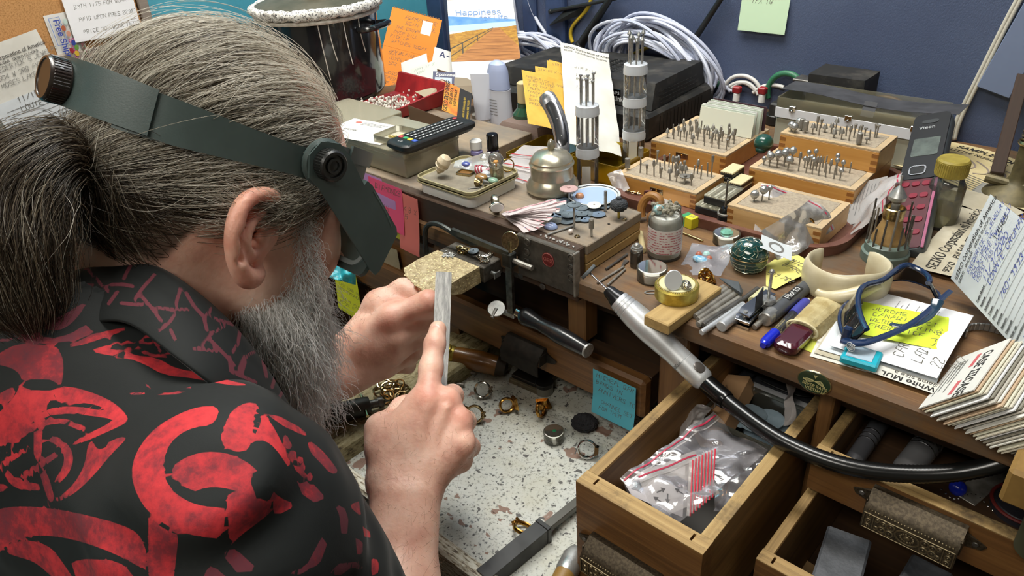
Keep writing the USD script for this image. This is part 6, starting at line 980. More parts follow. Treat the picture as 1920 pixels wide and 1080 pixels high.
# little cases, black bit boxes, chuck, green skull bead, zip bags over the boxes
cream = PM('case_cream', '#cfc49a', .5); blk = black_plastic
for k, (x, y, n) in enumerate(((-.424, .884, 4), (-.405, .872, 3))):
    for i in range(n): t = thing('bit_case',['topmost','second','third','lowest'][i + 4 - n] + ' small cream and black bit case of the %s stack between the bur boxes' % ['left','right'][k],'case',(x,y,ztr + .0071 * (n - 1 - i)),rz=0); part('base',bx(.018,.034,.0042,(0,0,.0022),.0005),blk,t); part('lid',bx(.018,.034,.0026,(0,0,.0057),.0005),cream if (i + k) % 2 == 0 or i == 0 else blk,t); part('stripe',cat(*[bx(.0012,.0003,.0016,(-.006 + q * .003,-.0171,.0052),.0001) for q in range(5)]),cream if i % 2 else PM('case_print','#6a5a48',.6),t)
for k, (px, py, dz, w, d) in enumerate(((1302, 398, 0, .044, .048), (1318, 390, .0122, .032, .046))):
    t = thing('bit_box',['lower black case of bits with a clear lid at the front edge of the tray','upper black case of bits with white lettering, on another black case'][k],'case',at(px,py,ztr) + (w / 2,d / 2,dz) if k == 0 else (-.372 - .029,.818,ztr + dz),rz=0); part('body',bx(w,d,.0095,(0,0,.0048),.0008),blk,t); part('lid',bx(w,d,.0022,(0,0,.0109),.0006),clear_old,t)
    for q in range(6): part('bit',bx(.0022,d * .8,.0010,(-w * .38 + q * w * .15,0,.0101),.0002),steel_dull if q % 2 else white_plastic,t)
t = thing('collet_chuck','black and steel tool chuck with an upright shank beside the lowest right box','chuck',at(1357,418,ztr)); part('base',cyl(.0085,.012,24,0,.001),black_plastic,t); part('ring',cyl(.0090,.003,24,.012),steel_dull,t); part('collar',cyl(.0072,.006,24,.015,.001,.0055),black_gloss,t); part('shank',cyl(.0012,.036,10,.021),steel_dark,t)
t = thing('green_bead','dark green carved skull bead on the wooden boxes','bead',at(1430,283,.975)); part('dome',ball(.0135,(0,0,.012),3,(1,1,.95)),PM('green_resin','#17463b',.25,coat=.4),t); part('jaw',T(ball(.008,(0,-.006,.004),2,(1,1,.7))),PM('green_resin_dark','#123a30',.35),t)
def bag(label, tl, tr, bl, m=bagmat, amp=.006, seal=True, sd=1, marks=0, n=(26, 22), sealc='seal_red_dark'):
    A,R,w,h = stand(tl,tr,bl); bf = lambda X,Y: amp * (meshkit.fbm(np.stack([X * 38,Y * 38,X * 0 + sd],-1),3) - .5) * 1.6 + .0015 * np.sin(X * 150 + Y * 60)
    t = thing('zip_bag', label, 'zip bag', A, R=R); part('film', sheet(w, h, bf, .0002, *n), m, t, smooth=22)
    if seal: part('seal',ink(T(bx(w * .98,.0016,.0006,b=.0002),(w / 2,-.004,0)),bf,.0004),PM(sealc,'#a82a45',.5),t); part('seal_line',ink(T(bx(w * .98,.0012,.0006,b=.0002),(w / 2,-.0085,0)),bf,.0004),bag_fog,t)
    for k in range(marks): part('recycling_mark',ink(T(cat(*[T(bx(.006,.0013,.0002,(0,.0048,0),.0001),R=rot(rz=q * 120)) for q in range(3)],*[T(hull([(.002,.0025,0),(.002,.0072,0),(.006,.0048,0),(.002,.0025,.0002),(.002,.0072,.0002),(.006,.0048,.0002)]),R=rot(rz=q * 120)) for q in range(3)]),(w * (.2 + .35 * k),-h * .62,0)),bf,.0006),inkblack,t)
    return t, w, h, bf
bag('flat zip bag with a red seal standing in front of the lowest right box',(1427,345,.925),(1510,365,.90),(1412,435,.885),bag_fog,.004,sd=2,marks=1,sealc='seal_red2'); t,w,h,bf = bag('crinkled shiny zip bag of a gold ring leaning over the tray rim',(1527,370,.86),(1563,430,.83),(1430,432,.83),foilbag,.014,sd=5,n=(34,30)); part('ring',T(torus(.0065,.0011,24,6),(w * .5,-h * .35,.003),rot(rx=25)),gold,t)
A,R,w,h = stand((1428,440,.82),(1480,462,.80),(1424,470,.80)); t = note('photo_slip','white slip with a printed ring picture behind the green glass dome','paper',A,R,.036,.026,paper_cool); part('printed_ring',ink(ext(Point(.018,-.013).buffer(.009).difference(Point(.018,-.014).buffer(.0062)),.0001)),inkgrey,t)
bag('zip bag of printed leaflets propped on the right bur boxes',(1690,318,.90),(1662,395,.86),(1575,410,.86),bag_fog,.010,sd=7,marks=1,sealc='seal_red3'); A,R,w,h = stand((1665,330,.93),(1650,420,.89),(1580,350,.93)); t = note('leaflet','grey printed leaflet inside the zip bag beside the phone','leaflet',A,R,w,h,PM('leaflet_grey','#8f8b88',.7),bend=lambda X,Y: .008 * np.sin(X * 18)); part('printing',ink(rules(w * .7,12,h / 14,w * .12,-h * .08,.0007,(1,.8,.9)),lambda X,Y: .008 * np.sin(X * 18)),PM('leaflet_ink','#5f5c5c',.8),t)
bag('small red-edged zip bag lying against the front of the lower left box',(1215,352,1.01),(1279,372,.98),(1240,392,.95),bag_fog,.004,sd=9,sealc='seal_red4'); bag('cloudy bag wrapped over the left corner of the tray',(1140,330,1.02),(1165,318,1.01),(1155,365,1.0),bag_fog,.008,seal=False,sd=11); solo('gold_findings',chain_heap(40,.010,31,.0016,.0004),palegold,'heap of tiny gold findings in the front left of the tray','findings',at(1190,362,ztr + .001),kind='stuff'); solo('leather_stub',hull([(-.006,0,0),(.006,0,0),(-.006,.004,0),(.006,.004,0),(-.005,0,.014),(.004,0,.016),(-.005,.004,.014),(.004,.004,.016)]),PM('leather_red','#5f3430',.6),'dark red leather stub at the front of the tray','leather',at(1213,378,ztr))
# cordless phone
pa,pb = at(1690,474,ZB + .004),atd(1752,212,.955); R = frame(pb - pa,CAM - (pa + pb) / 2); Lq = np.linalg.norm(pb - pa); R = R @ rot(rx=-20)
ph = thing('cordless_phone','black and red cordless phone standing tilted behind the bur holder','phone',pa,R=R); W2 = .0225; hh = lambda pts: T(hull(pts))
part('case',hull([(x,y,z) for X0,X1,W,z in ((.003,Lq - .004,W2 - .003,-.020),(.0,Lq,W2,-.014),(.0,Lq - .001,W2,-.002),(.002,Lq - .004,W2 - .003,.0015)) for x,y in rrect(X1 - X0,2 * W,.010,5).exterior.coords for x in [x + (X0 + X1) / 2]]),PM('phone_grey','#4a5052',.35),ph); part('face',T(ext(rrect(Lq * .50,2 * W2 - .003,.008),.002),(Lq * .735,0,.0008)),PM('phone_black','#0d0d0e',.38),ph); part('keypad',T(ext(rrect(Lq * .46,2 * W2 - .006,.003),.0018),(Lq * .25,.0015,.0008)),PM('phone_red','#4a0a17',.5),ph); part('side_strip',T(ext(rrect(Lq * .46,.003,.001),.0018),(Lq * .25,-W2 + .0022,.0009)),PM('phone_pink','#9a4f6e',.4),ph)
part('screen',T(ext(rrect(.034,.030,.002),.0004),(Lq * .72,0,.0028)),PM('screen_grey','#57605a',.12,var='#454c48',vs=60),ph); part('earpiece',T(ext(rrect(.007,.019,.0034),.0006),(Lq * .92,.001,.0027)),PM('phone_speaker','#2d3031',.5),ph); part('lettering',T(text('Vtech',.0050,-.013,0,False,0),(Lq * .865,0,.0028),rot(rz=-90)),PM('phone_letters','#b9bdbd',.4),ph)
nv = rrect(.017,.019,.005); part('key_ring',T(ext(nv.difference(nv.buffer(-.0017)),.0012),(Lq * .545,.003,.0026)),chrome,ph); part('nav_key',T(ext(nv.buffer(-.002),.0008),(Lq * .545,.003,.0026)),black_plastic,ph)
for i in range(5):
    for j in range(3): part('number_key',T(ext(rrect(.0078,.0088,.003),.0016),(Lq * (.445 - .082 * i),.0120 - .0112 * j,.0022)),PM('key_red','#7a1429',.35),ph)
# electronics at the back
modem = thing('router','dusty black router with a vented side, upper of two, under the white cables','router',(-.80,1.06,ZB + .0455)); part('case',hull([(x,y,z) for x,y,z in ((-.17,-.065,0),(.175,-.065,0),(-.17,.10,0),(.165,.12,0),(-.165,-.055,.028),(.168,-.045,.038),(-.16,.10,.030),(.160,.115,.038))]),black_dusty,modem)
part('vent',cat(*[bx(.0012,.0055,.0016,(.1738 - .0026 * j * .5,-.035 + i * .0095,.006 + j * .0055),.0003) for i in range(13) for j in range(4)]),hole,modem); part('top_vent',cat(*[bx(.012,.0026,.0012,(.0 + i * .016,-.01 + j * .007,.0355),.0004) for i in range(9) for j in range(11)]),PM('vent_dark','#0e0e0d',.7),modem); part('badge',bx(.022,.0012,.012,(.105,-.0665,.020),.0004),black_gloss,modem,label='glossy WPS button'); part('lettering',T(cat(text('WPS',.005,.099,.0175),text('CenturyLink',.0072,.065,.007,True),text('CONNECT',.003,.135,.002)),(0,-.0672,0),rot(rx=90)),legend,modem)
lm = thing('router','larger dusty black modem under the other, behind the tall tubes','router',(-.79,1.07,ZB + .0002)); part('case',bx(.345,.215,.044,(0,.01,.0222),.005),black_dusty,lm); part('vent',cat(*[bx(.0012,.0022,.026,(.1728,-.06 + i * .011,.022),.0003) for i in range(13)]),hole,lm)
def inr(px, py, d, r=.004):                  # the same pixel, brought inside the wall and above the bench
    P = atd(px, py, d)
    if P[1] > YW - r - .003: P = aty(px, py, YW - r - .003)
    return at(px, py, ZB + r + .0003) if P[2] < ZB + r else P
def rodthing(name,label,cat_,a,b,r0,r1,m,joint=True): t = thing(name,label,cat_,a); v = b - a; part('rod',tube(np.array([v * k for k in (0,.12,.5,1)]),[r0,r0,(r0 + r1) / 2,r1],14),m,t); (part('joint',ball(r0 * 1.25,v * .02),m,t) if joint else None)
rodthing('antenna','black antenna rising to the upper right from the router','antenna',inr(1267,128,1.50,.012),inr(1362,-18,1.56,.012),.0062,.0046,black_plastic); rodthing('antenna','thick black antenna leaning behind the router, left of the cable coil','antenna',inr(1086,88,1.58,.012),inr(1150,-12,1.62,.012),.009,.006,black_plastic); rodthing('antenna','thin black antenna crossing in front of the thick one','antenna',inr(1030,22,1.62,.012),inr(1172,-6,1.62,.012),.004,.003,black_plastic)
solo('black_plate',hull([inr(px,py,d) - inr(1075,25,1.63) for px,py,d in ((1030,46,1.63),(1064,14,1.63),(1100,8,1.63),(1092,28,1.63),(1030,48,1.50),(1100,10,1.50))]),black_plastic,'black angular plastic fin between the antennas','plastic part',inr(1075,25,1.63))
wire = PM('cable_white', '#c4c8d6', .45); wire2 = PM('cable_white_shade', '#b4b9cc', .45)
rg = random.Random(4)
def coil(label, px, py, n, RX, RZ, lean, spread):
    o = aty(px,py,YW - .045); t = thing('cable_coil',label,'cable',o); a = np.linspace(0,math.tau,48,endpoint=False)
    for k in range(n):
        rx,rz_ = RX * rg.uniform(.72,1.06),RZ * rg.uniform(.55,1.08); y0 = rg.uniform(-.022,.022); cx_,cz = rg.uniform(-spread,spread),rg.uniform(-.3,.3) * spread
        P = np.stack([cx_ + rx * np.cos(a),y0 + .012 * np.sin(a * 2 + k),cz + rz_ * np.sin(a) + lean * rx * np.cos(a)],1); P[:,2] = np.maximum(P[:,2],ZB + .006 - o[2] + .002 * k / n); part('loop',tube(P,.0032,7,closed=True),wire if k % 3 else wire2,t)
coil('big loose coil of white network cable behind the router',1224,122,30,.122,.076,-.18,.02); coil('smaller coil of white cable between the brochure and the router',1000,98,12,.075,.035,-.1,.02)
def cable(label, pts, r, m, d=None, name='cable'):
    P = [inr(*p,r) for p in pts]; o = P[0]; return solo(name,tube(spline(np.array(P) - o,60),r,9),m,label,'cable',o,smooth=True)
yw,gn,bk,br_ = PM('cable_yellow','#c2a326',.4),PM('cable_green','#2f6a4c',.45),PM('cable_black','#121213',.5),PM('cable_brown','#4f382c',.5)
cable('yellow cable arching over the router under the white coil',[(1176,104,1.5),(1225,84,1.5),(1268,73,1.52),(1298,82,1.54),(1322,110,1.55),(1330,140,1.52)],.0035,yw); cable('yellow cable hanging down the wall by the fin',[(1108,-6,1.64),(1092,28,1.63),(1070,60,1.60),(1074,80,1.56)],.0038,yw)
for k,p in enumerate(([(962,-5,1.68),(968,40,1.68),(975,75,1.66)],[(990,-5,1.66),(1005,35,1.66),(1026,66,1.64)],[(955,60,1.62),(1000,62,1.6),(1040,72,1.58),(1065,88,1.55)])): cable(['left white cable dropping along the blue corner','right white cable dropping along the blue corner','white cable running flat to the router behind the brochure'][k],p,.0036,wire)
cable('thin black wire looping over the white coil',[(1118,58,1.5),(1140,62,1.49),(1155,80,1.48),(1160,104,1.47)],.002,bk)
for k,p in enumerate(([(1300,108,1.52),(1325,118,1.50),(1350,145,1.48),(1370,172,1.47)],[(1262,142,1.45),(1300,130,1.45),(1330,138,1.45),(1355,160,1.44),(1374,170,1.43)],[(1360,160,1.47),(1385,142,1.47),(1410,148,1.47),(1425,168,1.46)],[(1368,162,1.46),(1395,155,1.46),(1418,172,1.45)],[(1372,165,1.45),(1400,155,1.45),(1422,178,1.44)],[(1412,174,1.44),(1440,160,1.44),(1470,164,1.44)])): cable(f'white cable {["sweeping down right from the coil to the wall plugs", "arching from the router side to the wall plugs", "arch nearest the wall above the red plugs", "middle arch above the red phone base", "front arch above the red phone base", "running right to the green cord"][k]}',p,.0036,PM('cable_cream','#c9c7c2',.45) if k > 1 else wire)
cable('green cord bent double above the clear box',[(1440,185,1.44),(1443,158,1.44),(1455,143,1.44),(1478,138,1.44),(1497,148,1.43),(1503,170,1.42)],.0052,gn); cable('green cable lying under the white arches beside the modem',[(1280,146,1.46),(1310,140,1.46),(1335,152,1.45),(1352,160,1.45)],.006,gn); cable('black cord crossing the green cable behind the modem',[(1285,140,1.44),(1320,152,1.44),(1360,164,1.44)],.005,bk); cable('brown cord curving right from the black adaptor',[(1618,196,1.24),(1640,184,1.24),(1675,186,1.23),(1703,204,1.22)],.0038,br_)
for k,(px,py) in enumerate(((1382,168),(1430,170))): t = thing('wall_plug',['red and white plug behind the red phone base, left of two','red and white plug behind the red phone base, right of two'][k],'plug',inr(px,py,1.44,.02)); part('collar',bx(.014,.012,.012,b=.002),red,t); part('plug',cyl(.006,.014,16,-.020),white_plastic,t)
for k,off in enumerate((0,7)): p = [(1912 + off,-10,1.12),(1880 + off,50,1.13),(1845 + off,120,1.14),(1815 + off,180,1.15),(1795 + off,222,1.13),(1783 + off,262,1.12)]; cable(['left strand of the white cord hanging down the blue wall at the right','right strand of the white cord hanging down the blue wall at the right'][k],p,.0030,PM('cord_ivory','#bdb8aa',.5))
# phone base, dial, clear box, adaptor
A,R,w,h = stand((1352,168,1.40),(1447,184,1.37),(1290,252,1.27)); t = thing('phone_base','dark red and grey phone base tilted up behind the index cards','phone base',A,R=R); part('shell',T(ext(rrect(w,h,.012),.018),(w / 2,-h / 2,-.018)),PM('base_red','#8c2233',.35,var='#77202e',vs=20),t); part('recess',T(ext(rrect(w * .52,h * .72,.02),.001),(w * .33,-h * .50,.0003)),PM('base_grey','#5a564c',.6,var='#45423a',vs=40),t); part('cradle',hull([(w * (.33 + .2 * math.cos(a)),-h * (.62 + .22 * math.sin(a)),z) for a in np.linspace(0,math.tau,20) for z in (.001,.016)]),black_plastic,t); part('lettering',T(text('vtech',.011,w * .62,-h * .66,True),(0,0,.0006)),cardstock,t)
t = thing('black_box','black plastic housing with a dusty grey side right of the red phone base','housing',at(1436,238,ZB),rz=0); part('body',bx(.030,.075,.038,(.012,.045,.0192),.003),black_dusty,t); q = at(1452,232,ZB) - at(1436,238,ZB); part('dial',cat(T(cyl(.016,.018,26,0,.002),q),T(cyl(.0085,.016,18,.018,.002,.0065),q)),black_plastic,t)
t = thing('acrylic_case','long clear acrylic case with a white strip on a grey beige base','case',(-.345,1.115,ZB + .0002)); part('base',bx(.215,.10,.046,(0,.005,.0232),.003),PM('case_beige','#a9a794',.6),t); part('strip',bx(.216,.0012,.015,(0,-.0478,.0540),.0003),PM('strip_white','#d6d7da',.5),t); part('cover',tray(.215,.095,.030,.0015,.002),clear_old,t); UsdGeom.Xformable(stage.GetPrimAtPath(t + '/cover')).AddTranslateOp().Set(Gf.Vec3d(0,0,.0464))
for sx in (-.082,.0,.088): part('latch',cat(bx(.010,.002,.008,(sx,-.0488,.062),.0008),ball(.0022,(sx,-.050,.059),1)),chrome,t)
part('tape',T(sheet(.245,.050,lambda X,Y: .0035 * np.sin(X * 26 + .8) + .006 * np.clip(X - .21,0,1) * 8,.0006,40,5),(-.115,.030,.0772)),PM('tape_black','#46464a',.55,var='#333336',vs=30),t,label='curling black tape'); part('tape_tab',T(sheet(.018,.022,None,.0005,4,4),(.008,-.015,.080),rot(rx=62)),PM('tape_black2','#3f3f43',.6),t)
t = thing('power_adaptor','black power adaptor block standing behind the acrylic case','adaptor',(-.405,1.195,ZB + .0002),rz=-3); part('block',hull([(x,y,z) for x,y,z in ((-.045,-.024,0),(.045,-.024,0),(-.045,.024,0),(.045,.024,0),(-.045,-.024,.086),(.043,-.024,.088),(-.041,.024,.092),(.045,.024,.092))]),black_dusty,t); part('plug_plate',bx(.03,.03,.004,(-.06,0,.07),.001),steel_dark,t); part('seam',bx(.091,.049,.0012,(0,0,.06),.0002),black_plastic,t)
# ------------------------------------------------------------------ the front right of the bench: jars, rods, tools, papers
def flat_(tl,tr,bl,z): A,B,C_ = at(*tl,z),at(*tr,z),at(*bl,z); x = (B - A) / np.linalg.norm(B - A); return A,frame(x),float(np.linalg.norm(B - A)),abs(float((C_ - A) @ frame(x)[:,1]))
def lay(a, b, z, r=0): A, B = at(*a, z), at(*b, z); return A, frame(B - A), float(np.linalg.norm(B - A))
def bar(name,label,cat_,a,b,r,m,z=ZB,n=16,group=None,mesh=None): A,R,L = lay(a,b,z + r); return solo(name,mesh(L) if mesh else lx(cyl(r,L,n,0,r * .12)),m,label,cat_,A,R=R,group=group)
jarglass = CLEAR('jar_glass', (.96, .97, .96), .06, lin('#cfd3d0'), .05, 1.5)
jr = thing('glass_jar','glass jar of white powder with a pink printed label beside the slab','jar',at(1245,478,ZB)); part('glass',lathe([(0,0),(.0185,0),(.0195,.002),(.0195,.048),(.0180,.052),(.0165,.054),(.0165,.062)],36),jarglass,jr)
part('powder',lathe([(0,.0032),(.0180,.0032),(.0180,.044),(.0150,.052),(0,.055)],30),PM('jar_powder','#d0cfc8',.9,var='#bdbcb3',vs=90),jr); part('label',T(lathe([(.0196,.010),(.0198,.010),(.0198,.040),(.0196,.040)],40)),PM('jar_label','#c7bfba',.6),jr)
part('label_print',cat(*[T(bx(.0014 + .0022 * rg.random(),.0002,.0010,b=.0001),(.01995 * math.cos(a),.01995 * math.sin(a),.037 - .0032 * j),rot(rz=math.degrees(a) + 90)) for j in range(9) for a in np.arange(-2.4,.15,.16) if rg.random() < .85]),PM('label_red','#a5585e',.7),jr,kind='stuff')
part('crystals',cat(*[T(trimesh.creation.icosphere(0,.0016 + .0016 * rg.random()),(rg.gauss(0,.007),rg.gauss(0,.006),.056 + .007 * rg.random())) for _ in range(50)]),PM('crystal_grey','#a29c8a',.4,var='#5b584c',vs=300),jr,smooth=False,kind='stuff'); part('teal_crystal',ball(.0062,(-.007,-.005,.058),2),PM('crystal_teal','#3b8f96',.2,var='#c5d3d0',vs=300,coat=.4),jr)
t = thing('wooden_hook','curved tan wooden hook with a round brown bead beside the slab end','hook',at(1213,418,ZB)); part('hook',tube(spline([(-.008,0,.006),(-.010,.004,.022),(-.002,.008,.034),(.010,.008,.034),(.014,.006,.026)],24),.0055,10),PM('wood_tan','#9a6d36',.45,var='#86592a',vs=60),t); part('bead',ball(.0095,(.010,.0,.0096),3),PM('wood_brown','#7a5535',.4),t)
t = thing('eraser_box','small yellow and green cardboard box behind the jar','box',at(1292,424,ZB),rz=-14); part('box',bx(.019,.013,.014,(0,.0,.0072),.0005),PM('carton_yellow','#d3c92a',.5),t); part('green_band',bx(.0075,.0134,.0144,(-.0055,0,.0072),.0005),PM('carton_green','#3f8f5f',.5),t); part('lettering',T(rules(.008,3,.002,0,0,.0008),(.000,.003,.01425)),inkgrey,t)
def gemcase(label, px, py, r, h, gem, zz=ZB):
    t = thing('gem_case',label,'gem case',at(px,py,zz)); part('case',lathe([(0,0),(r,0),(r,h),(r - .0009,h),(r - .0009,.001),(0,.001)],36),clear,t); part('foam',cyl(r - .0013,h * .72,32,.0012),PM('foam_white','#e8e8e8',.9),t); part('lid',lathe([(0,h + .0002),(r + .0004,h + .0002),(r + .0004,h - .004),(r,h - .004)][::-1] + [(r - .0012,h + .0012)],36),clear,t)
    for q,(x,y,rr,m) in enumerate(gem): part('gem',T(hull([(k * math.cos(a),k * math.sin(a),z) for k,z in ((rr * .2,0),(rr,rr * .5),(rr * .6,rr * .8)) for a in np.linspace(0,math.tau,8,endpoint=False)]),(x,y,h * .74 + .0012)),m,t,smooth=False)
mint = PM('gem_mint','#86c5ac',.08,trans=.3,coat=.6); pinkg = PM('gem_pink','#a3447f',.1,trans=.2,coat=.5); emer = PM('gem_emerald','#1d6440',.08,trans=.2,coat=.6)
gemcase('round clear gem case with one large mint green stone near the tray rim',1361,454,.0155,.012,[(0,0,.0078,mint)]); gemcase('round clear gem case of small pink stones in front of the jar',1222,523,.0165,.015,[(x,y,.0019,pinkg) for x,y in ((-.005,.004),(-.002,.005),(-.0065,.001),(-.003,.0),(.001,.001),(.0035,-.001),(.001,-.004),(.005,-.003),(-.004,-.002),(.006,.006),(.009,.004))])
gemcase('round white gem case with a rectangular green stone in the catch pan',1039,824,.0125,.013,[(0,.001,.0036,emer)],ZP)
t = thing('brass_tin','round brass tin with a beaded lid on the pale wooden strip','tin',at(1268,555,.9625)); part('tin',lathe([(0,0),(.0215,0),(.0222,.001),(.0222,.008),(.0225,.0085),(.0225,.0135),(.021,.0150),(0,.0150)],44),brass,t); part('lid_top',cyl(.0182,.0008,36,.0148),PM('tin_cream','#c9c39a',.45),t); part('beading',cat(*[ball(.0008,(.0198 * math.cos(a),.0198 * math.sin(a),.0150),1) for a in np.linspace(0,math.tau,56,endpoint=False)]),palegold,t)
t = thing('oval_ring','silver ring with a large polished oval face lying on the brass tin','ring',at(1270,540,.9785)); part('face',T(T(lathe([(0,0),(.0102,0),(.0108,.001),(.0100,.002),(0,.0016)],36),s=(.85,1,1)),(-.004,-.002,.0085),frame(RC[0],CAM - at(1263,520,.98) + (0,0,-.1))),PM('mirror_silver','#c9cbcc',.25,.3),t); part('filigree',cat(*[T(torus(.0042 - .0004 * k,.0008,16,6),(.006 + .0015 * k,.004,.0042),rot(rx=60,rz=30 * k)) for k in range(4)]),silver,t)
o = at(1207,590,.9625); e = at(1308,521,.9625); t = thing('wooden_strip','pale wooden strip jutting over the bench edge beside the steel rods','strip',o,R=frame(e - o)); part('strip',b2((0,-.030,-.0123),(np.linalg.norm(e - o),0,0),.0012),WOOD('strip_pine','#84683c','#a98c58','#bfa36d','x',60,.6,.3,dirt='#5a4523',dlo=.6,dhi=.75),t)
rods = [((1290,582),(1358,538)),((1297,588),(1364,541)),((1304,594),(1372,545)),((1309,600),(1380,550)),((1309,609),(1388,558)),((1318,610),(1390,563)),((1325,613),(1421,541))]
for k,(a,b) in enumerate(rods): bar('steel_rod',f'{["first", "second", "third", "fourth", "fifth", "sixth", "seventh and longest"][k]} steel rod from the brass tin in the bench edge row','rod',a,b,.0033 if k < 6 else .0028,[steel_dull,steel_dark][k > 4])
bar('square_bar','short dark square bar between the brass tin and the steel rods','bar',(1296,569),(1336,541),.0035,PM('bar_dark','#37332e',.6),mesh=lambda L: bx(L,.008,.007,(L / 2,0,0))); bar('aluminium_rod','thin dull aluminium rod sticking out over the bench edge','rod',(1315,624),(1394,570),.0030,alu); bar('aluminium_rod','thick dull aluminium rod left of the nail clipper','rod',(1352,613),(1396,577),.0058,alu); bar('candle_stub','pale yellow waxy stick under the curved yellow note','stick',(1412,566),(1436,546),.006,PM('wax_yellow','#c3bf95',.5))
rg = random.Random(31); solo('rubber_scrap',hull([(rg.uniform(-.02,.02),rg.uniform(-.006,.006),rg.uniform(0,.006)) for _ in range(14)]),PM('rubber_scrap','#41464a',.7),'crumpled dark grey rubber scrap on the ends of the steel rods','scrap',at(1374,537,ZB + .007),rz=-25)
t = thing('nail_clipper','chrome nail clipper lying at the bench edge','nail clipper',*lay((1388,615),(1444,563),ZB + .0002)[:1],R=lay((1388,615),(1444,563),ZB)[1]); Lc = lay((1388,615),(1444,563),ZB)[2]
part('jaw',hull([(x,y,z) for x,W,z0,z1 in ((0,.0085,.0,.003),(.004,.0085,0,.004),(Lc,.006,.001,.003)) for y in (-W,W) for z in (z0,z1)]),chrome,t); part('upper_jaw',hull([(x,y,z) for x,W,z0,z1 in ((0,.0085,.0060,.0085),(.005,.0085,.0075,.0105),(Lc,.006,.0045,.0065)) for y in (-W,W) for z in (z0,z1)]),chrome,t); part('lever',hull([(x,y,z) for x,W,z in ((.004,.006,.012),(.012,.0065,.0140),(Lc * .97,.0055,.0095)) for y in (-W,W) for z in (z,z + .0014)]),PM('lever_chrome','#a9acae',.15,1),t); part('post',cyl(.0024,.016,14,0),steel,t); UsdGeom.Xformable(stage.GetPrimAtPath(t + '/post')).AddTranslateOp().Set(Gf.Vec3d(.008,0,0)); part('file_plate',hull([(x,y,z) for x,y,z in ((.014,-.007,.0155),(.03,-.0068,.0145),(.014,-.0068,.032),(.028,-.0065,.036),(.014,-.0062,.0155),(.03,-.006,.0145),(.014,-.006,.032),(.028,-.0055,.036))]),PM('plate_dark','#2f3033',.35,.8),t)
t = thing('pin_vise','steel clamp holder with an upright ball-ended pin in front of the marker','clamp',at(1432,612,ZB),R=frame(at(1480,570,ZB) - at(1432,612,ZB))); part('cylinder',T(lx(cyl(.0075,.016,26,0,.001)),(0,0,.0078)),steel,t); part('shaft',T(lx(cyl(.0036,.040,16)),(.014,.004,.0075)),steel_dull,t); part('stub',T(lx(cyl(.0030,.014,14)),(-.012,.004,.0035)),steel_dull,t); part('pillar',cat(T(cyl(.0075,.006,26,0,.001),(.024,.010,.012)),T(cyl(.0045,.012,20),(.024,.010,.0004)),T(cyl(.0016,.030,12),(.024,.010,.017)),ball(.0026,(.024,.010,.048))),steel,t)
A,R,L = lay((1442,596),(1518,532),ZB + .0072); t = thing('marker_pen','grey permanent marker with a white label under the yellow note','marker',A,R=R); part('barrel',lx(lathe([(0,0),(.0060,0),(.0072,.004),(.0072,L),(0,L)],26)),PM('marker_grey','#54565a',.35,var='#46484c',vs=30),t); part('label',T(bx(.030,.008,.0004,(L * .55,0,.0071),.0002)),black_plastic,t); part('lettering',T(text('Pilot 10',.0052,L * .55 - .014,-.0026,True),(0,0,.0074)),legend,t)
A,R,L = lay((1430,648),(1514,563),ZB + .0056); t = thing('ballpoint_pen','clear ballpoint pen with a blue clip cap and violet grip','pen',A,R=R); bl_ = PM('pen_blue','#1626b8',.22,coat=.4); part('cap',lx(lathe([(0,0),(.0030,0),(.0034,.003),(.0052,.005),(.0056,.010),(.0054,.026),(0,.026)],24)),bl_,t); part('barrel',lx(lathe([(.0,.026),(.0046,.026),(.0046,L * .68),(0,L * .68)],24)),clear,t); part('refill',lx(cyl(.0014,L * .5,10,.024)),PM('refill','#31343d',.4),t); part('grip',lx(lathe([(0,L * .66),(.0052,L * .66),(.0054,L * .8),(.0048,L * .96),(0,L * .96)],24)),PM('pen_violet','#3c3f94',.5),t); part('tip',lx(lathe([(0,L * .95),(.0036,L * .95),(.0012,L * 1.03),(0,L * 1.035)],18)),white_plastic,t)
A,R,L = lay((1478,655),(1570,560),ZB); t = thing('knife_pouch','stained cream cloth pouch with a maroon folding knife handle showing','pouch',A,R=R); po = hull([(x,y,z) for x,W,z0,z1 in ((L * .24,.0150,.0005,.0155),(L * .30,.0170,.0003,.017),(L * .7,.0185,.0003,.014),(L * 1.05,.0185,.0003,.007),(L * 1.12,.0180,.0003,.003)) for y in np.linspace(-W,W,7) for z in (z0,z0 + (z1 - z0) * math.sqrt(max(0,1 - (y / W) ** 2)))]).subdivide_to_size(.005); po.vertices += po.vertex_normals * (.0018 * (meshkit.fbm(po.vertices * 110,3) - .5))[:,None] * (po.vertices[:,2:] > .002)
part('cloth',po,PM('pouch_cloth','#c3b68c',.9,var='#a39060',vs=45,bump=.4,bs=900),t); part('hem',T(tube(np.array([(0,.0148 * math.cos(a),.0085 + .0082 * math.sin(a)) for a in np.linspace(0,math.tau,24,endpoint=False)]),.0013,6,closed=True),(L * .235,0,0)),PM('pouch_hem','#cfc39c',.9),t)
t = thing('folding_knife','glossy maroon folding knife handle sticking out of the cloth pouch','knife',A,R=R); part('handle',hull([(x,y,z) for X,W,z in ((.0,.0098,.0006),(-.003,.0118,.005),(-.002,.0112,.0105),(.002,.0085,.0130)) for x,y in [(px + L * .085,py) for px,py in rrect(L * .36 - 2 * X,2 * W,.0078,5).exterior.coords]]),PM('maroon_gloss','#451420',.15,coat=.6),t)
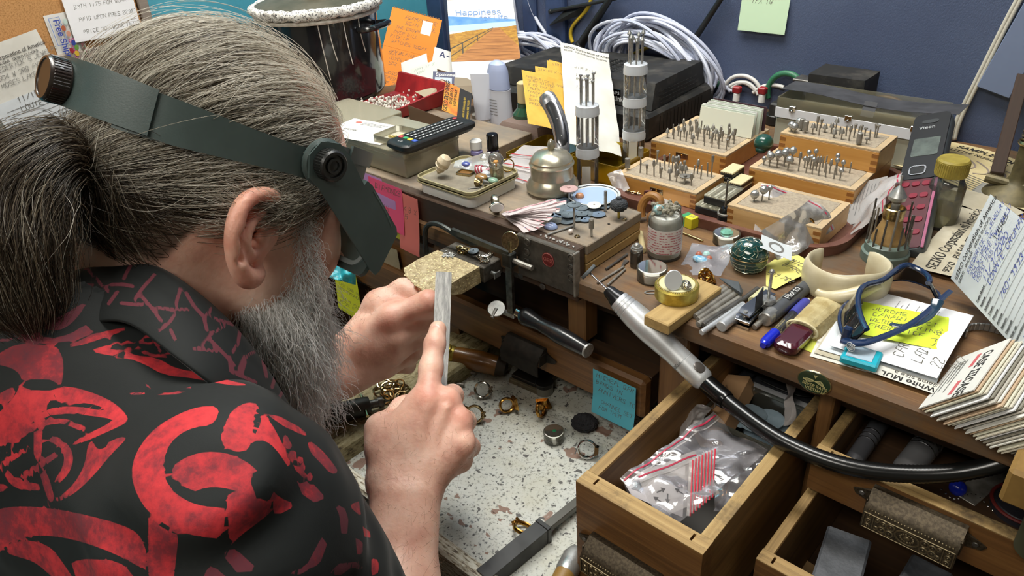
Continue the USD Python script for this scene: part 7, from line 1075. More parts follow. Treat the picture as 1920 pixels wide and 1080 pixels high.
# the yellow phone-number note, green dome, ivory cuff, bur stand, bottle
A,R,w,h = stand((1475,482,.845),(1535,514,.80),(1394,521,.815)); bf = lambda X,Y: .010 * np.sin(np.pi * np.clip((X + Y * .6) / .09 + .3,0,1)); t = note('sticky_note','curled yellow note with a name and telephone number over the tools','note',A,R,w,h,PM('note_yellow','#d8cf74',.8),bend=bf)
part('handwriting',T(ink(T(scrawl(['MICHELLE','BARRETT','','509 788-4776'],.0062,.0006,2),(.012,-.010,0)),lambda X,Y: bf(X,Y),.0008)),inkpencil,t)
gd = thing('mosaic_box','round green mosaic glass box with silver lines beside the yellow note','box',at(1402,503,ZB)); gg = PM('mosaic_green','#0f2a20',.12,var='#1b4a4c',vs=55,coat=.5); dome_p = [(0,.037),(.008,.0355),(.0150,.031),(.0195,.024),(.0205,.019)]; base_p = [(.0205,.0175),(.0200,.012),(.0180,.005),(.015,.0005),(0,.0005)]
part('dome',lathe(dome_p[::-1],36),gg,gd); part('base',lathe(base_p[::-1],36),gg,gd); part('rim',torus(.0206,.0008,40,6),palegold,gd); UsdGeom.Xformable(stage.GetPrimAtPath(gd + '/rim')).AddTranslateOp().Set(Gf.Vec3d(0,0,.0182)); ms = []
def on_prof(P,s,a): q = np.interp(s,np.linspace(0,1,len(P)),[p[0] for p in P]); z = np.interp(s,np.linspace(0,1,len(P)),[p[1] for p in P]); return np.array([(q + .0002) * math.cos(a),(q + .0002) * math.sin(a),z])
for P in (dome_p, base_p):
    for j in range(4):
        n = [5, 9, 12, 12][j]
        for i in range(n):
            a0 = i * math.tau / n + rg.uniform(-.12,.12); a1 = a0 + math.tau / n + rg.uniform(-.1,.1); s0_,s1_ = .12 + j * .22 + rg.uniform(-.05,.05),.12 + (j + 1) * .22 + rg.uniform(-.05,.05); ms.append(tube([on_prof(P,s0_ + (s1_ - s0_) * k,a0 + .2 * k * rg.uniform(-1,1)) for k in (0,.5,1)],.0004,5)); ms.append(tube([on_prof(P,s0_ + (.06 * math.sin(k * 3)),a0 + (a1 - a0) * k) for k in (0,.33,.66,1)],.0004,5))
part('silver_line', cat(*ms), PM('solder', '#b5b8a6', .3, .9), gd, kind='stuff')
cf = thing('cuff_bracelet','open ivory cuff bracelet with a crossed front standing on the bench','bracelet',at(1581,545,ZB),R=rot(rz=26) * 1.3); iv = PM('ivory','#cfc5a9',.35,var='#bfb28f',vs=40,coat=.2)
an = np.linspace(math.radians(125),math.radians(415),60); prof = np.array([(.0035 * math.cos(q),.0125 * math.sin(q)) for q in np.linspace(0,math.tau,16,endpoint=False)]); V,Fc = [],[]
for i, a in enumerate(an):
    sw = 1 + .35 * math.exp(-((a - math.radians(270)) / .45) ** 2); tw = .22 * math.sin((a - math.radians(270)) * 2) * math.exp(-((a - math.radians(270)) / .8) ** 2); e_ = min(1,min(i,59 - i) / 3 + .35)
    for u_,w_ in prof: V.append(((.0300 + u_ * sw * e_) * math.cos(a),(.0245 + u_ * sw * e_) * math.sin(a),.0135 + w_ * (.95 + .1 * sw) * (.85 + .15 * e_) + tw * .01))
for i in range(59):
    for q in range(16): a, b = i * 16 + q, i * 16 + (q + 1) % 16; Fc += [(a, b, b + 16), (a, b + 16, a + 16)]
V = np.array(V); V[:,2] -= V[:,2].min() - .0003; n0 = len(V); V = np.vstack([V,V[:16].mean(0),V[-16:].mean(0)]); Fc += [(n0,(q + 1) % 16,q) for q in range(16)] + [(n0 + 1,59 * 16 + q,59 * 16 + (q + 1) % 16) for q in range(16)]
part('cuff',trimesh.Trimesh(V,Fc,process=False),iv,cf); part('crossing',tube(spline([(-.022,-.0205,.009),(-.008,-.0285,.0105),(.006,-.0290,.0165),(.02,-.0225,.0195)],30),np.interp(np.linspace(0,1,30),[0,.3,.7,1],[.0035,.0055,.0055,.003]),12),iv,cf)
bs_ = thing('bur_stand','grey green round bur stand with a wooden cone and upright pins beside the phone','bur stand',at(1657,484,ZB)); part('base',lathe([(0,0),(.0245,0),(.0250,.002),(.0250,.010),(.0225,.0115),(.0225,.020),(.0190,.0225),(0,.0225)],40),PM('stand_green','#66756c',.45,var='#59675f',vs=40),bs_); part('cone',lathe([(0,.0225),(.0172,.0225),(.0172,.026),(.0105,.045),(.0105,.056),(0,.056)],30),PM('cone_wood','#a88752',.6,var='#8a6a3e',vs=70),bs_); part('ferrule',lathe([(.0075,.05),(.0108,.05),(.0112,.055),(.0112,.062),(.0098,.063),(.0080,.058)],30),palegold,bs_); part('finial',lathe([(0,.058),(.0042,.058),(.0042,.068),(.0088,.072),(.0092,.076),(.0074,.079),(.0052,.083),(.0030,.086),(.0012,.088),(.0010,.099),(0,.0995)],26),steel,bs_)
for k in range(15): a = k * math.tau / 15 + .1; h_ = .022 + .026 * ((k * 7) % 5) / 4; part('pin',T(cyl(.0011,h_,8),(.0212 * math.cos(a),.0212 * math.sin(a),.0195),rot(5 * math.sin(a),-5 * math.cos(a) * 0,0)),steel_dark if k % 3 else steel_dull,bs_)
bt = thing('medicine_bottle','clear glass bottle with a ribbed dull yellow cap behind the phone','bottle',at(1758,420,ZB),R=rot() * .84); part('glass',lathe([(0,0),(.022,0),(.0235,.003),(.0235,.062),(.0185,.070),(.017,.072),(.017,.076)],36),jarglass,bt); part('liquid',lathe([(0,.0042),(.0216,.0042),(.0216,.046),(0,.046)],30),CLEAR('liquid',(.80,.75,.5),.35,lin('#b3a76e'),.1),bt); yc = PM('cap_yellow','#a3913c',.5,var='#8d7d33',vs=60); cp_ = part('cap',lathe([(0,.076),(.0205,.076),(.0210,.078),(.0205,.097),(.0185,.0995),(0,.0998)],40),yc,bt); part('rib',cat(*[T(bx(.0008,.0012,.017,b=.0002),(.0208 * math.cos(a),.0208 * math.sin(a),.087),rot(rz=math.degrees(a))) for a in np.linspace(0,math.tau,44,endpoint=False)]),yc,cp_)
# papers on the right
def form(label, A, R, w, h, m, bf, seed, extra=(), rot180=False):
    t = thing('repair_form',label,'form',A,R=R); part('sheet',sheet(w,h,bf,.0003,20,24),m,t,smooth=True); k = w / .10
    def pr(mesh, name, mat_, lift=.0007): part(name, ink(mesh, bf, lift), mat_, t)
    pr(cat(text('SEIKO Corporation of America',.0058 * k,.004 * k,-.013 * k,sx=.86),text('SEIKO    PULSAR    SEIKO CLOCKS',.0036 * k,.004 * k,-.020 * k,sx=.95)),'letterhead',inkblack); pr(T(scrawl(["FREDERICK'S JEWELRY",'304 W 3RD AVE','MOSES LAKE, WA 98837','(509) 765-4321'],.0052 * k,.00045,seed,1.25),(.018 * k,-.024 * k,0)),'stamped_address',inkblue); pr(rules(w * .92,9,.0085 * k,w * .04,-.062 * k,.0003),'ruled_line',inkgrey)
    pr(cat(*[text(s,.0030 * k,.004 * k,-.061 * k - i * .0085 * k,True) for i,s in enumerate(('Date Recd','Name','Address','Town','Phone','Article','Return','Deposit','Pick up','Instructions:'))],*[text(s,.0030 * k,.060 * k,-.1125 * k - i * .0075 * k,True) for i,s in enumerate(('Charge','Balance','Call','Mail'))]),'field_name',inkblack); pr(T(scrawl(['11/9/2020','CONNIE CRUMAR','','','760-9993',''],.0070 * k,.0006,seed + 1,1.25,.35),(.022 * k,-.052 * k,0)),'handwriting',inkblue); pr(T(scrawl(extra or ['LADIES 14K','LINK SET'],.0070 * k,.0006,seed + 2,1.4,.3),(.012 * k,-.142 * k,0)),'handwriting',inkblue); pr(T(scrawl(['13565'],.0065 * k,.0006,seed + 3),(.066 * k,-.038 * k,0)),'number',inkblack)
FA,FR,FW,FH = stand((1783,522,.74),(1856,364,.79),(1905,655,.652)); form('large white repair form with blue handwriting propped at the right edge',FA,FR,FW,.17,paper_cool,lambda X,Y: .0015 * np.sin(X * 40),5)
A,R,w,h = flat_((1705,500),(1800,392),(1760,560),ZB + .004); form('cream repair form lying behind the sunglasses beside the bottle',A,R,max(w,.09),.13,paper_old,lambda X,Y: .004 * np.abs(np.sin(X * 22 + Y * 14)),15,('2X3.5MM','SCREW'))
wp = [((1518,668),(1560,585),(1740,765),.0006,.15,'lowest'),((1526,662),(1590,560),(1742,748),.0016,.14,'second'),((1534,655),(1600,550),(1750,735),.0026,.14,'third')]
for k,(tl,tr,bl,dz,hh_,nm) in enumerate(wp): A,R,w,h = flat_(tl,tr,bl,ZB + dz); t = note('loose_paper',f'{nm} sheet of the loose white paper stack at the bench edge','paper',A,R,w,h,[paper,paper_old,paper_cool][k],[(['# 13936'],.006,.01,-.02 - .02 * k,k)],bend=lambda X,Y: .0004 * np.sin(X * 30 + k))
t = thing('price_slip','printed slip about white multi cards at the foot of the paper stack','slip',*flat_((1760,742),(1770,716),(1655,712),ZB + .0042)[:1],R=flat_((1765,745),(1650,705),(1775,722),ZB + .0042)[1]); part('slip',sheet(.07,.016),paper,t); part('lettering',ink(cat(text('White MUL',.0062,.004,-.008,True),text('Same size a',.0045,.004,-.0145))),inkblack,t)
A,R,w,h = flat_((1556,648),(1640,545),(1755,716),ZB + .0066); bfp = lambda X,Y: .003 * np.sin(np.pi * np.clip(X / .12,0,1)) * np.clip(-Y / .12,0,1) + .004 * np.clip(-Y / .1,0,1); t = note('invoice','topmost white invoice under the sunglasses, overhanging the turquoise case','paper',A,R,w,h,PM('paper_white','#e3e3e6',.8),bend=bfp); part('printing',ink(cat(rules(w * .5,9,h / 20,w * .42,-h * .30,.0004,(1,.9,1,.7)),text('Estimate',.0052,w * .30,-h * .60,True)),bfp,.0006),inkgrey,t); part('handwriting',ink(T(scrawl(['CARL V','LADIES RGT','22','$42'],.009,.0006,8),(w * .1,-h * .55,0)),bfp,.0006),inkpencil,t)
lime = PM('note_lime','#cde03a',.75); A,R,w,h = flat_((1618,566),(1779,596),(1592,622),ZB + .0115); t = note('sticky_note','lime yellow note with handwriting under the sunglasses','note',A,R,w,h,lime,[(['JEROME','CANADIAN CT','WEDDING RING','FREDERICK'],.0062,.008,-.006,4)]); A,R,w,h = flat_((1510,695),(1508,650),(1590,690),ZB + .0004); t = note('sticky_note','lime yellow note under the left corner of the paper stack','note',*flat_((1538,618),(1572,632),(1508,690),ZB + .0003)[:2],.030,.040,PM('note_lime2','#c9cf52',.75),[(['DS 41','LEO'],.005,.004,-.004,2)])
t = thing('turquoise_case','small turquoise plastic case with a clear window under the invoice','case',*lay((1573,680),(1632,697),ZB + .0046)[:1],R=lay((1573,680),(1632,697),ZB)[1]); part('body',bx(.031,.026,.0075,(.0155,.012,.0038),.0016),PM('turquoise','#1aa3b8',.35),t); part('window',bx(.022,.019,.0010,(.0145,.0125,.0078),.0004),PM('window_pale','#a9bccb',.12),t)
# sunglasses
sgm = PM('sunglass_navy','#1a2c4c',.12,coat=.6); sgl = PM('sunglass_lens','#17181c',.06,coat=.8); S = lambda px,py,z: at(px,py,ZB + .011 + z); o = S(1600,640,0); sg = thing('sunglasses','dark navy wraparound sunglasses lying upside down on the papers','sunglasses',o)
fr = [S(1592,652,0),S(1573,606,0),S(1586,574,0),S(1630,552,0),S(1690,528,0),S(1735,540,0),S(1757,570,0)]
c_ = spline([p - o for p in fr],70); V = np.concatenate([c_ + (0,0,.0005),c_ + (0,0,.030)]); k = np.arange(69); nrm = np.cross(np.gradient(c_,axis=0),(0,0,1)); nrm /= np.linalg.norm(nrm,axis=1)[:,None]; hgt = .019 + .010 * np.sin(np.linspace(0,math.pi,70)) * (1 - .45 * np.exp(-((np.linspace(0,1,70) - .5) / .09) ** 2))
V = np.concatenate([c_ + (0,0,.003),c_ + np.c_[0 * hgt,0 * hgt,hgt] + nrm * .012,c_ + np.c_[0 * hgt,0 * hgt,hgt] + nrm * .0135,c_ + (0,0,.003) + nrm * .0015]); Fq = []
for i in range(69):
    for q in range(4): a, b = q * 70 + i, ((q + 1) % 4) * 70 + i; Fq += [(a, a + 1, b + 1), (a, b + 1, b)]
lm_ = trimesh.Trimesh(V,Fq,process=False); lm_.fix_normals(); part('lens',lm_,sgl,sg); part('lower_rim',tube(c_ + (0,0,.003),.0020,10),sgm,sg); part('brow_rim',tube(c_ + np.c_[0 * hgt,0 * hgt,hgt] + nrm * .0125,.0027,10),sgm,sg)
for j,(P,lb) in enumerate((([S(1581,645,.004),S(1600,650,.006),S(1650,640,.007),S(1705,615,.008),S(1752,578,.010),S(1780,552,.012)],'near temple arm'),([S(1757,570,.014),S(1748,590,.009),S(1725,610,.007),S(1695,618,.006),S(1668,614,.005)],'far temple arm'))): C_ = spline([p - o for p in P],40); part('temple',tube(C_ + (0,0,.004),np.interp(np.linspace(0,1,40),[0,.2,1],[.0055,.0038,.0028]),10,flat=.45,up=(0,0,1)),PM('sunglass_arm','#22384a',.15,coat=.5) if j else sgm,sg,label=lb)
part('hinge_cap',T(b2((-.004,-.003,0),(.004,.003,.019),.0015),S(1584,645,.0) - o),sgm,sg); q = S(1597,648,.011) - o; part('emblem',T(cat(torus(.0042,.0003,20,5),torus(.0026,.0003,16,5),torus(.0012,.0003,12,5)),q - np.array([0,.0026,0]),rot(rx=90,rz=-20)),legend,sg)
# card stack hanging over the edge
cs = [PM(f'card_{i}',c,.6) for i,c in enumerate(('#dedcd4','#cfc9b8','#bcb6aa','#d7d4c0','#8a8578','#c3a98c','#d9d9d9'))]
cA,cD = at(1797,674,ZB + .0006),at(1723,768,ZB + .0006); xa = (cD - cA) / np.linalg.norm(cD - cA); r_ = ray(1827,733); cC = CAM + r_ * (((cD - CAM) @ xa) / (r_ @ xa)); ya = (cC - cD) / np.linalg.norm(cC - cD)
for k in range(32):
    an_ = math.radians(min(k,12) * .9); yk = ya * math.cos(an_) + np.cross(xa,ya) * -math.sin(an_) * 0; R = np.stack([xa,yk / np.linalg.norm(yk),np.cross(xa,yk / np.linalg.norm(yk))],1)
    p = cA + np.array([.0027 * k,0,0]) + xa * (rg.uniform(-.004,.004) + .0006 * k if k else 0) + np.array([0,0,.0003]); t = thing('catalogue_card','front catalogue card reading CASE at the left of the tilted row of cards' if k == 0 else 'thin catalogue card in the tilted row hanging over the bench edge','card',p,R=R,group=None if k == 0 else 'tilted row of catalogue cards'); m_ = sheet(.0917,.0497,None,.0010,2,2); m_.vertices[:,1] += .0497; part('card',m_,cs[(k * 5) % 7] if k else cardstock,t,smooth=False)
    if k == 0: part('lettering',ink(cat(text('CASE III',.0085,.012,.031,True),text('CASE',.0085,.062,.031,True)),None,.0011),inkblack,t); [part('colour_bar',bx(.024,.0035,.0002,(x,.026,.0012),.0001),PM('card_red_print','#c05a5f',.6),t) for x in (.024,.073)]; part('small_print',ink(rules(.06,4,.0035,.015,.016,.0012,(1,.7,.9)),None,.0011),inkgrey,t)
# right edge: directory page, easel pole, pedestal, block, watch band, badge
A,R,w,h = flat_((1782,266),(1920,305),(1760,345),ZB + .006); t = note('map_page','yellowed printed map page at the foot of the blue wall','page',A,R,.19,.14,PM('map_cream','#c9bb92',.8,var='#bfae80',vs=20),bend=lambda X,Y: .003 * np.sin(X * 30)); bm = lambda X,Y: .003 * np.sin(X * 30); part('heading',ink(cat(text('SAMPLES ONLY',.010,.02,-.020,True),text('LITTLE NUGGETS',.007,.02,-.035)),bm,.0007),inkblack,t); part('map_road',ink(cat(*[tube(spline([(.01 + .02 * i,-.045 - .01 * rg.random(),0),(.04 + .02 * i,-.06 - .02 * rg.random(),0),(.03 + .02 * i,-.09,0)],12),.0014,5,flat=.1) for i in range(6)]),bm,.0007),PM('map_road','#8a7d74',.8),t); part('printing',ink(rules(.15,7,.006,.02,-.098,.0012,(1,.8,.95)),bm,.0007),inkgrey,t)
for k,(a,b,c) in enumerate((((1800,340),(1870,352),(1790,360),),((1790,352),(1850,372),(1780,382)))): A,R,w,h = flat_(a,b,c,ZB + .002 + .002 * k); note('loose_paper',['grey paper edge under the map page','dark grey paper edge in front of the map page'][k],'paper',A,R,.09,.05,[PM('paper_grey','#8f8d86',.85),paper_old][k],bend=lambda X,Y: .004 * np.sin(X * 40))
pA,pB = at(1868,330,ZB + .012),atd(1925,120,1.03); t = thing('easel_leg','dark brown square wooden leg leaning at the right edge','easel leg',pA,R=frame(pB - pA,CAM - pA)); part('leg',b2((0,-.008,-.008),(np.linalg.norm(pB - pA) + .25,.008,.008),.001),WOOD('walnut','#1e1209','#2f1d10','#402817','x',60,.75,.3),t)
q = at(1900,372,ZB); t = thing('iron_pedestal','old olive metal pedestal with a coil spring at the right edge','pedestal',q); om = PM('olive_metal','#4c4530',.5,.4,var='#6b6142',vs=60); part('base',lathe([(0,0),(.036,0),(.038,.004),(.034,.010),(.016,.020),(.011,.030),(.010,.075),(0,.075)],32),om,t); part('foot_bar',rod((-.035,-.004,.022),(.05,-.012,.018),.006),om,t); sp2 = np.linspace(0,20 * math.tau,500); part('spring',tube(np.stack([.0105 * np.cos(sp2),.0105 * np.sin(sp2),.076 + sp2 * .0016 / 2.2],1),.0013,6),palegold,t); part('collar',T(torus(.011,.003,20,6),(0,0,.074)),palegold,t)
solo('pale_panel',bx(.045,.006,.16,b=.001),PM('panel_greyblue','#6a7690',.6),'grey blue slanted panel against the wall at the upper right edge','panel',aty(1922,70,YW - .012),R=rot(ry=14)); t = thing('brush_block','tan wooden block on a round dark felt pad at the right bench edge','brush block',(-.012,.516,.8805)); part('block',b2((0,0,.050),(.08,.044,.083),.003),PM('block_tan','#94733c',.6,var='#7d5f2f',vs=40),t); part('felt',T(cyl(.015,.0495,32),(.034,.022,.0002)),PM('felt_olive','#37351f',.8),t)
t = thing('watch_band','steel expanding watch band curled on the bench between the papers','watch band',at(1856,640,ZB))
for k in range(18): a = math.radians(-20 + k * 13); part('band_link',T(bx(.0042,.0022,.008,(0,0,.0042),.0006),(.021 * math.cos(a),.017 * math.sin(a),0),rot(rz=math.degrees(a) + 90)),steel,t)
bq = aty(1527,716,.5618); t = thing('oval_badge','green oval enamel badge with gold lettering stuck on the bench edge','badge',bq,R=FY @ rot(rx=-8)); el = T(cyl(.0155,.0010,40),s=(1,.72,1)); part('plate',el,palegold,t); part('enamel',T(T(cyl(.0148,.0012,40),s=(1,.71,1)),(0,0,.0002)),PM('enamel_green','#16301f',.15,coat=.5),t); gl_ = PM('badge_gold','#c5bb84',.35,.6); part('lettering',T(cat(text('RIVER RATS',.0028,-.0100,-.0046,True),text('VIETNAM',.0028,-.0068,-.0084,True)),(0,0,.0015)),gl_,t); part('emblem',T(cat(*[tube(spline([(-.010,-.0005 + .0006 * i,0),(-.004,.0022 - .0010 * i,0),(.003,.0006 + .0007 * i,0),(.0105,-.0010 - .0006 * i,0)],14),.0003,5) for i in range(4)],hull([(-.001,.0072,0),(.002,.0072,0),(.0005,.0042,0),(-.001,.0072,.0003),(.002,.0072,.0003),(.0005,.0042,.0003)])),(0,0,.0015)),gl_,t)
# small tools in front of the jar
bar('ivory_stick','ivory coloured stick with a white end leaning at the slab end','stick',(1206,470),(1200,436),.0036,PM('ivory_stick','#b5a67c',.4)); t = thing('metal_vial','small dark steel vial with a ridged cap left of the pink gem case','vial',at(1193,499,ZB)); part('body',cyl(.0072,.020,22),PM('vial_steel','#5f5d58',.3,.9),t); part('cap',cat(cyl(.0062,.006,22,.020),T(torus(.0062,.0010,20,6),(0,0,.023)),ball(.004,(0,0,.026))),steel,t)
bar('dark_rod','thin dark rod lying along the foot of the slab boards','rod',(1136,505),(1176,477),.0016,steel_dark); bar('tweezer','left leg of grey tweezers beside the handpiece tip','tweezers',(1120,531),(1170,500),.0014,steel_dull); bar('tweezer','right leg of grey tweezers beside the handpiece tip','tweezers',(1139,535),(1172,505),.0014,steel_dull)
solo('nippers',hull([(-.003,0,0),(.003,0,0),(.001,-.024,0),(-.003,0,.002),(.003,0,.002),(.001,-.024,.0015)]),steel_dark,'small dark nipper jaw pointing to the front','nippers',at(1175,490,ZB + .0002),rz=12); a = np.linspace(0,1,60); pc_ = np.stack([.010 * np.cos(a * 13) * (1 - .2 * a),.0036 * np.sin(a * 13) * (1 - .3 * a),0 * a],1); solo('paper_clip',tube(pc_,.0005,6),steel,'wire paper clip beside the brass tin','paper clip',at(1225,548,ZB + .0007),rz=40)
bag('small clear zip bag of blue and red stones in front of the mint gem case',(1298,460,.872),(1378,462,.858),(1268,512,.835),bagmat,.006,seal=False,sd=15,n=(20,16)); q = at(1312,490,ZB + .003); t = thing('stone_parcel','blue turquoise and coral stones inside the small clear bag','stones',q); part('turquoise_stone',ball(.0075,(0,0,.003),2,(1.2,.7,.5)),PM('stone_turq','#4f9ecb',.2,var='#b9d3dd',vs=200),t); part('coral_stone',cat(ball(.004,(-.006,.008,.003)),ball(.0035,(.008,.007,.003))),PM('stone_coral','#a9644f',.3),t); part('pale_stone',ball(.0045,(.001,.013,.003)),PM('stone_aqua','#9fc5bf',.2),t)
solo('gold_brooch',cat(*[T(torus(.0055 + .002 * (k % 2),.0012,20,6),(.004 * math.cos(k * 2.1),.003 * math.sin(k * 2.1),.002 + .0012 * k),rot(rx=20 * k,rz=50 * k)) for k in range(6)]),gold,'tangled gold brooch between the brass tin and the zip bag','brooch',at(1325,527,ZB + .0012)); bar('glass_ring','pale curved wire behind the jar','wire',(1278,436),(1318,452),.0014,palegold)
# ------------------------------------------------------------------ catch pan, drawers, notes on the bench front, papers on the wall
def panring(label, px, py, m, rz, r=.0098, head=None, tilt=78, hm_=None):
    t = thing('ring',label,'ring',at(px,py,ZP) + (0,0,.0002)); R = rot(rz=rz) @ rot(rx=tilt); c = np.array([0,0,(r + .002) * abs(math.sin(math.radians(tilt))) + .0022 * abs(math.cos(math.radians(tilt)))])
    part('band', T(torus(r, .0018, 34, 8, 1.5), c, R), m, t)
    if head is not None: part('head', T(head, c, R), hm_ or m, t, smooth=20)
crown = lambda s: T(cat(hull([(x,y,z) for x,z,y0 in ((.0085,.005,.005),(.0125,.0062,.0062),(.0135,.004,.004)) for y in (-y0,y0) for z in (-z,z)])),(0,0,0)); clus = cat(*[ball(.0017,(.0112 + .0012 * math.cos(k),.0038 * math.cos(k * 2.4),.0038 * math.sin(k * 2.4)),1) for k in range(11)])
silver_d = PM('silver_bright','#b9b7b0',.2,1,var='#8d8b84',vs=300); panring('slim silver ring with a stone-set shoulder, farthest back in the catch pan',906,744,silver_d,35,head=clus,tilt=60); panring('pale gold ring with a stone-set shoulder beside the right hand',892,790,palegold,25,.0103,clus,62); panring('gold ring half hidden behind the right hand knuckles',869,790,gold,70,.0095,None,70)
panring('chunky gold ring with a squared head, left of the two in the catch pan',951,772,gold,60,.0088,T(crown(1),s=(1,1.3,1.5)),70); panring('chunky gold ring with a dark stone, right of the two in the catch pan',1014,781,gold,110,.0088,T(crown(1),s=(1,1.3,1.5)),70); panring('plain heavy silver signet ring standing near the open drawer',1101,857,PM('silver_polished','#c4c4c2',.12,1),30,.0102,hull([(x,y,z) for x,y,z in ((.009,-.0055,-.006),(.009,.0055,-.006),(.009,-.0055,.006),(.009,.0055,.006),(.0135,-.004,-.004),(.0135,.004,-.004),(.0135,-.004,.004),(.0135,.004,.004))]),66); panring('thin gold ring with a cluster head at the front of the catch pan',982,1000,gold,175,.0102,clus,28)
t = thing('screw_jar','dark lidded jar under the centre drawer pull','jar',at(1021,735,ZP)); part('jar',cyl(.0115,.012,28),PM('jar_dark_clear','#6b6a60',.25),t); part('lid',cyl(.0122,.006,28,.012),black_plastic,t); t = thing('black_brush','round black fuzzy pad on the pan floor left of the blue note','pad',at(1096,800,ZP)); bb = ball(.016,(0,0,.0065),4,(1,1,.42)); bb.vertices += bb.vertex_normals * (.003 * (meshkit.noise(bb.vertices * 700,2) - .5))[:,None]; part('pad',bb,PM('pad_black','#18171a',.9),t)
t = thing('stone_block','black square touchstone on a dirty wooden plate under the centre drawer','touchstone',at(990,722,ZP),rz=4); part('plate',bx(.050,.045,.007,(0,.012,.0037),.001),PM('plate_dirty','#6f6650',.8,var='#514a39',vs=40),t); part('stone',bx(.045,.042,.006,(.0,.014,.0103),.001),PM('stone_black','#161514',.5),t)
ma,mb = at(838,662,ZP + .028),at(948,690,ZP + .0135); t = thing('mallet','honey wooden tool handle with a brass ferrule under the bench pin','tool handle',ma,R=frame(mb - ma)); Lm = np.linalg.norm(mb - ma); part('handle',lx(lathe([(0,.006),(.0105,.006),(.0125,.016),(.0148,Lm * .5),(.0140,Lm * .85),(.0105,Lm),(0,Lm + .003)],28)),PM('wood_honey','#8a5c23',.35,var='#6e4619',vs=30,coat=.3),t); part('ferrule',lx(lathe([(0,-.004),(.0112,-.004),(.0122,0),(.0122,.010),(.0112,.012),(0,.012)],28)),brass,t); part('dark_end',lx(lathe([(0,Lm * .86),(.0142,Lm * .86),(.0108,Lm + .0006),(0,Lm + .0038)],28)),PM('wood_burnt','#2d2419',.6),t); part('shank',lx(cyl(.004,.05,14,-.05)),steel_dark,t); part('ring_bolt',T(torus(.005,.0012,18,6),(.002,-.006,.015),rot(rx=70)),brass,t)
for k,(a,b) in enumerate((((846,690),(893,700)),((842,720),(870,722)))): bar('steel_tool',['clear tipped steel tool behind the file','small steel tool end behind the file'][k],'tool',a,b,.003,steel_dull,ZP)
zl2 = ZP - .012 + .036; solo('chain',cat(*[T(link(.0062,.0011,1.35),(math.cos(a) * r_,math.sin(a) * r_ * .7,.0014 + .0012 * (k % 3)),rot(rx=25 * (-1) ** k,rz=math.degrees(a) + 70)) for k,(a,r_) in enumerate([(q * .62,.006 + .0011 * q) for q in range(20)])]),palegold,'heavy pale gold woven chain on the worn ledge of the pan','chain',at(738,735,zl2 + .001)); ta,tb = at(590,785,zl2 + .013),at(722,752,zl2 + .0105); t = thing('hand_vise','dark grey hand drill chuck with a cross pin on the worn ledge','hand vise',ta,R=frame(tb - ta)); Lv = np.linalg.norm(tb - ta)
dg = PM('vise_grey','#3f3f3a',.5,.3,var='#33332f',vs=40); part('body',lx(lathe([(0,0),(.0105,0),(.0125,.012),(.0118,Lv * .72),(.0105,Lv * .78),(0,Lv * .78)],28)),dg,t); part('collet',lx(lathe([(0,Lv * .78),(.0055,Lv * .78),(.0055,Lv * .9),(.007,Lv * .9),(.007,Lv * .97),(.002,Lv),(.0008,Lv * 1.06),(0,Lv * 1.06)],22)),steel_dark,t); part('cross_pin',cat(rod((Lv * .70,-.022,.001),(Lv * .70,.020,.003),.0022)),palegold,t)
kA,kB = at(905,1085,ZP + .014),at(1082,942,ZP + .012); Lk = np.linalg.norm(kB - kA); t = thing('craft_file','long black square-handled file lying across the front of the catch pan','file',kA,R=frame(kB - kA)); part('handle',hull([(x,y,z) for x,W,Z0,Z1 in ((0,.0085,-.012,.006),(Lk * .62,.0085,-.012,.0075),(Lk * .64,.0080,-.011,.0065)) for y in (-W,W) for z in (Z0,Z1)]),black_plastic,t); part('collar',bx(.006,.0195,.0205,(Lk * .62,0,-.002),.001),black_plastic,t); part('blade',bx(Lk * .45,.010,.007,(Lk * .84,0,-.001),.0006),PM('blade_grey','#5a5853',.4,.7),t)
kA,kB = at(898,1076,ZP + .012),at(1035,982,ZP + .006); t = thing('purple_scraper','translucent purple handled tool lying beside the black file','scraper',kA,R=frame(kB - kA)); Lk = np.linalg.norm(kB - kA); pp_ = PM('purple_plastic','#6f5664',.25,coat=.4); part('shaft',bx(Lk * .8,.006,.005,(Lk * .4,0,-.002),.0015),pp_,t); part('head',T(ball(.013,n=3,s=(1.5,.62,.5)),(Lk * .84,0,-.001)),pp_,t); part('window',T(ball(.0055,n=2,s=(1.5,.8,.5)),(Lk * .82,0,.0042)),PM('purple_gloss','#a793a0',.1,coat=.6),t); part('bristle',bx(Lk * .7,.003,.004,(Lk * .4,-.007,-.002),.001),white_plastic,t)
sA,sB = at(1050,1095,ZP + .012),at(1078,1042,ZP + .012); t = thing('screwdriver','steel-capped tool handle at the bottom edge beside the open drawer','screwdriver',sA,R=frame(sB - sA)); part('cap',lx(lathe([(0,.012),(.0105,.012),(.0115,.016),(.0115,.034),(.0085,.042),(0,.043)],26)),steel,t); part('handle',lx(lathe([(0,-.04),(.010,-.04),(.0105,.012),(0,.012)],26)),PM('handle_amber','#8a6a35',.4),t)
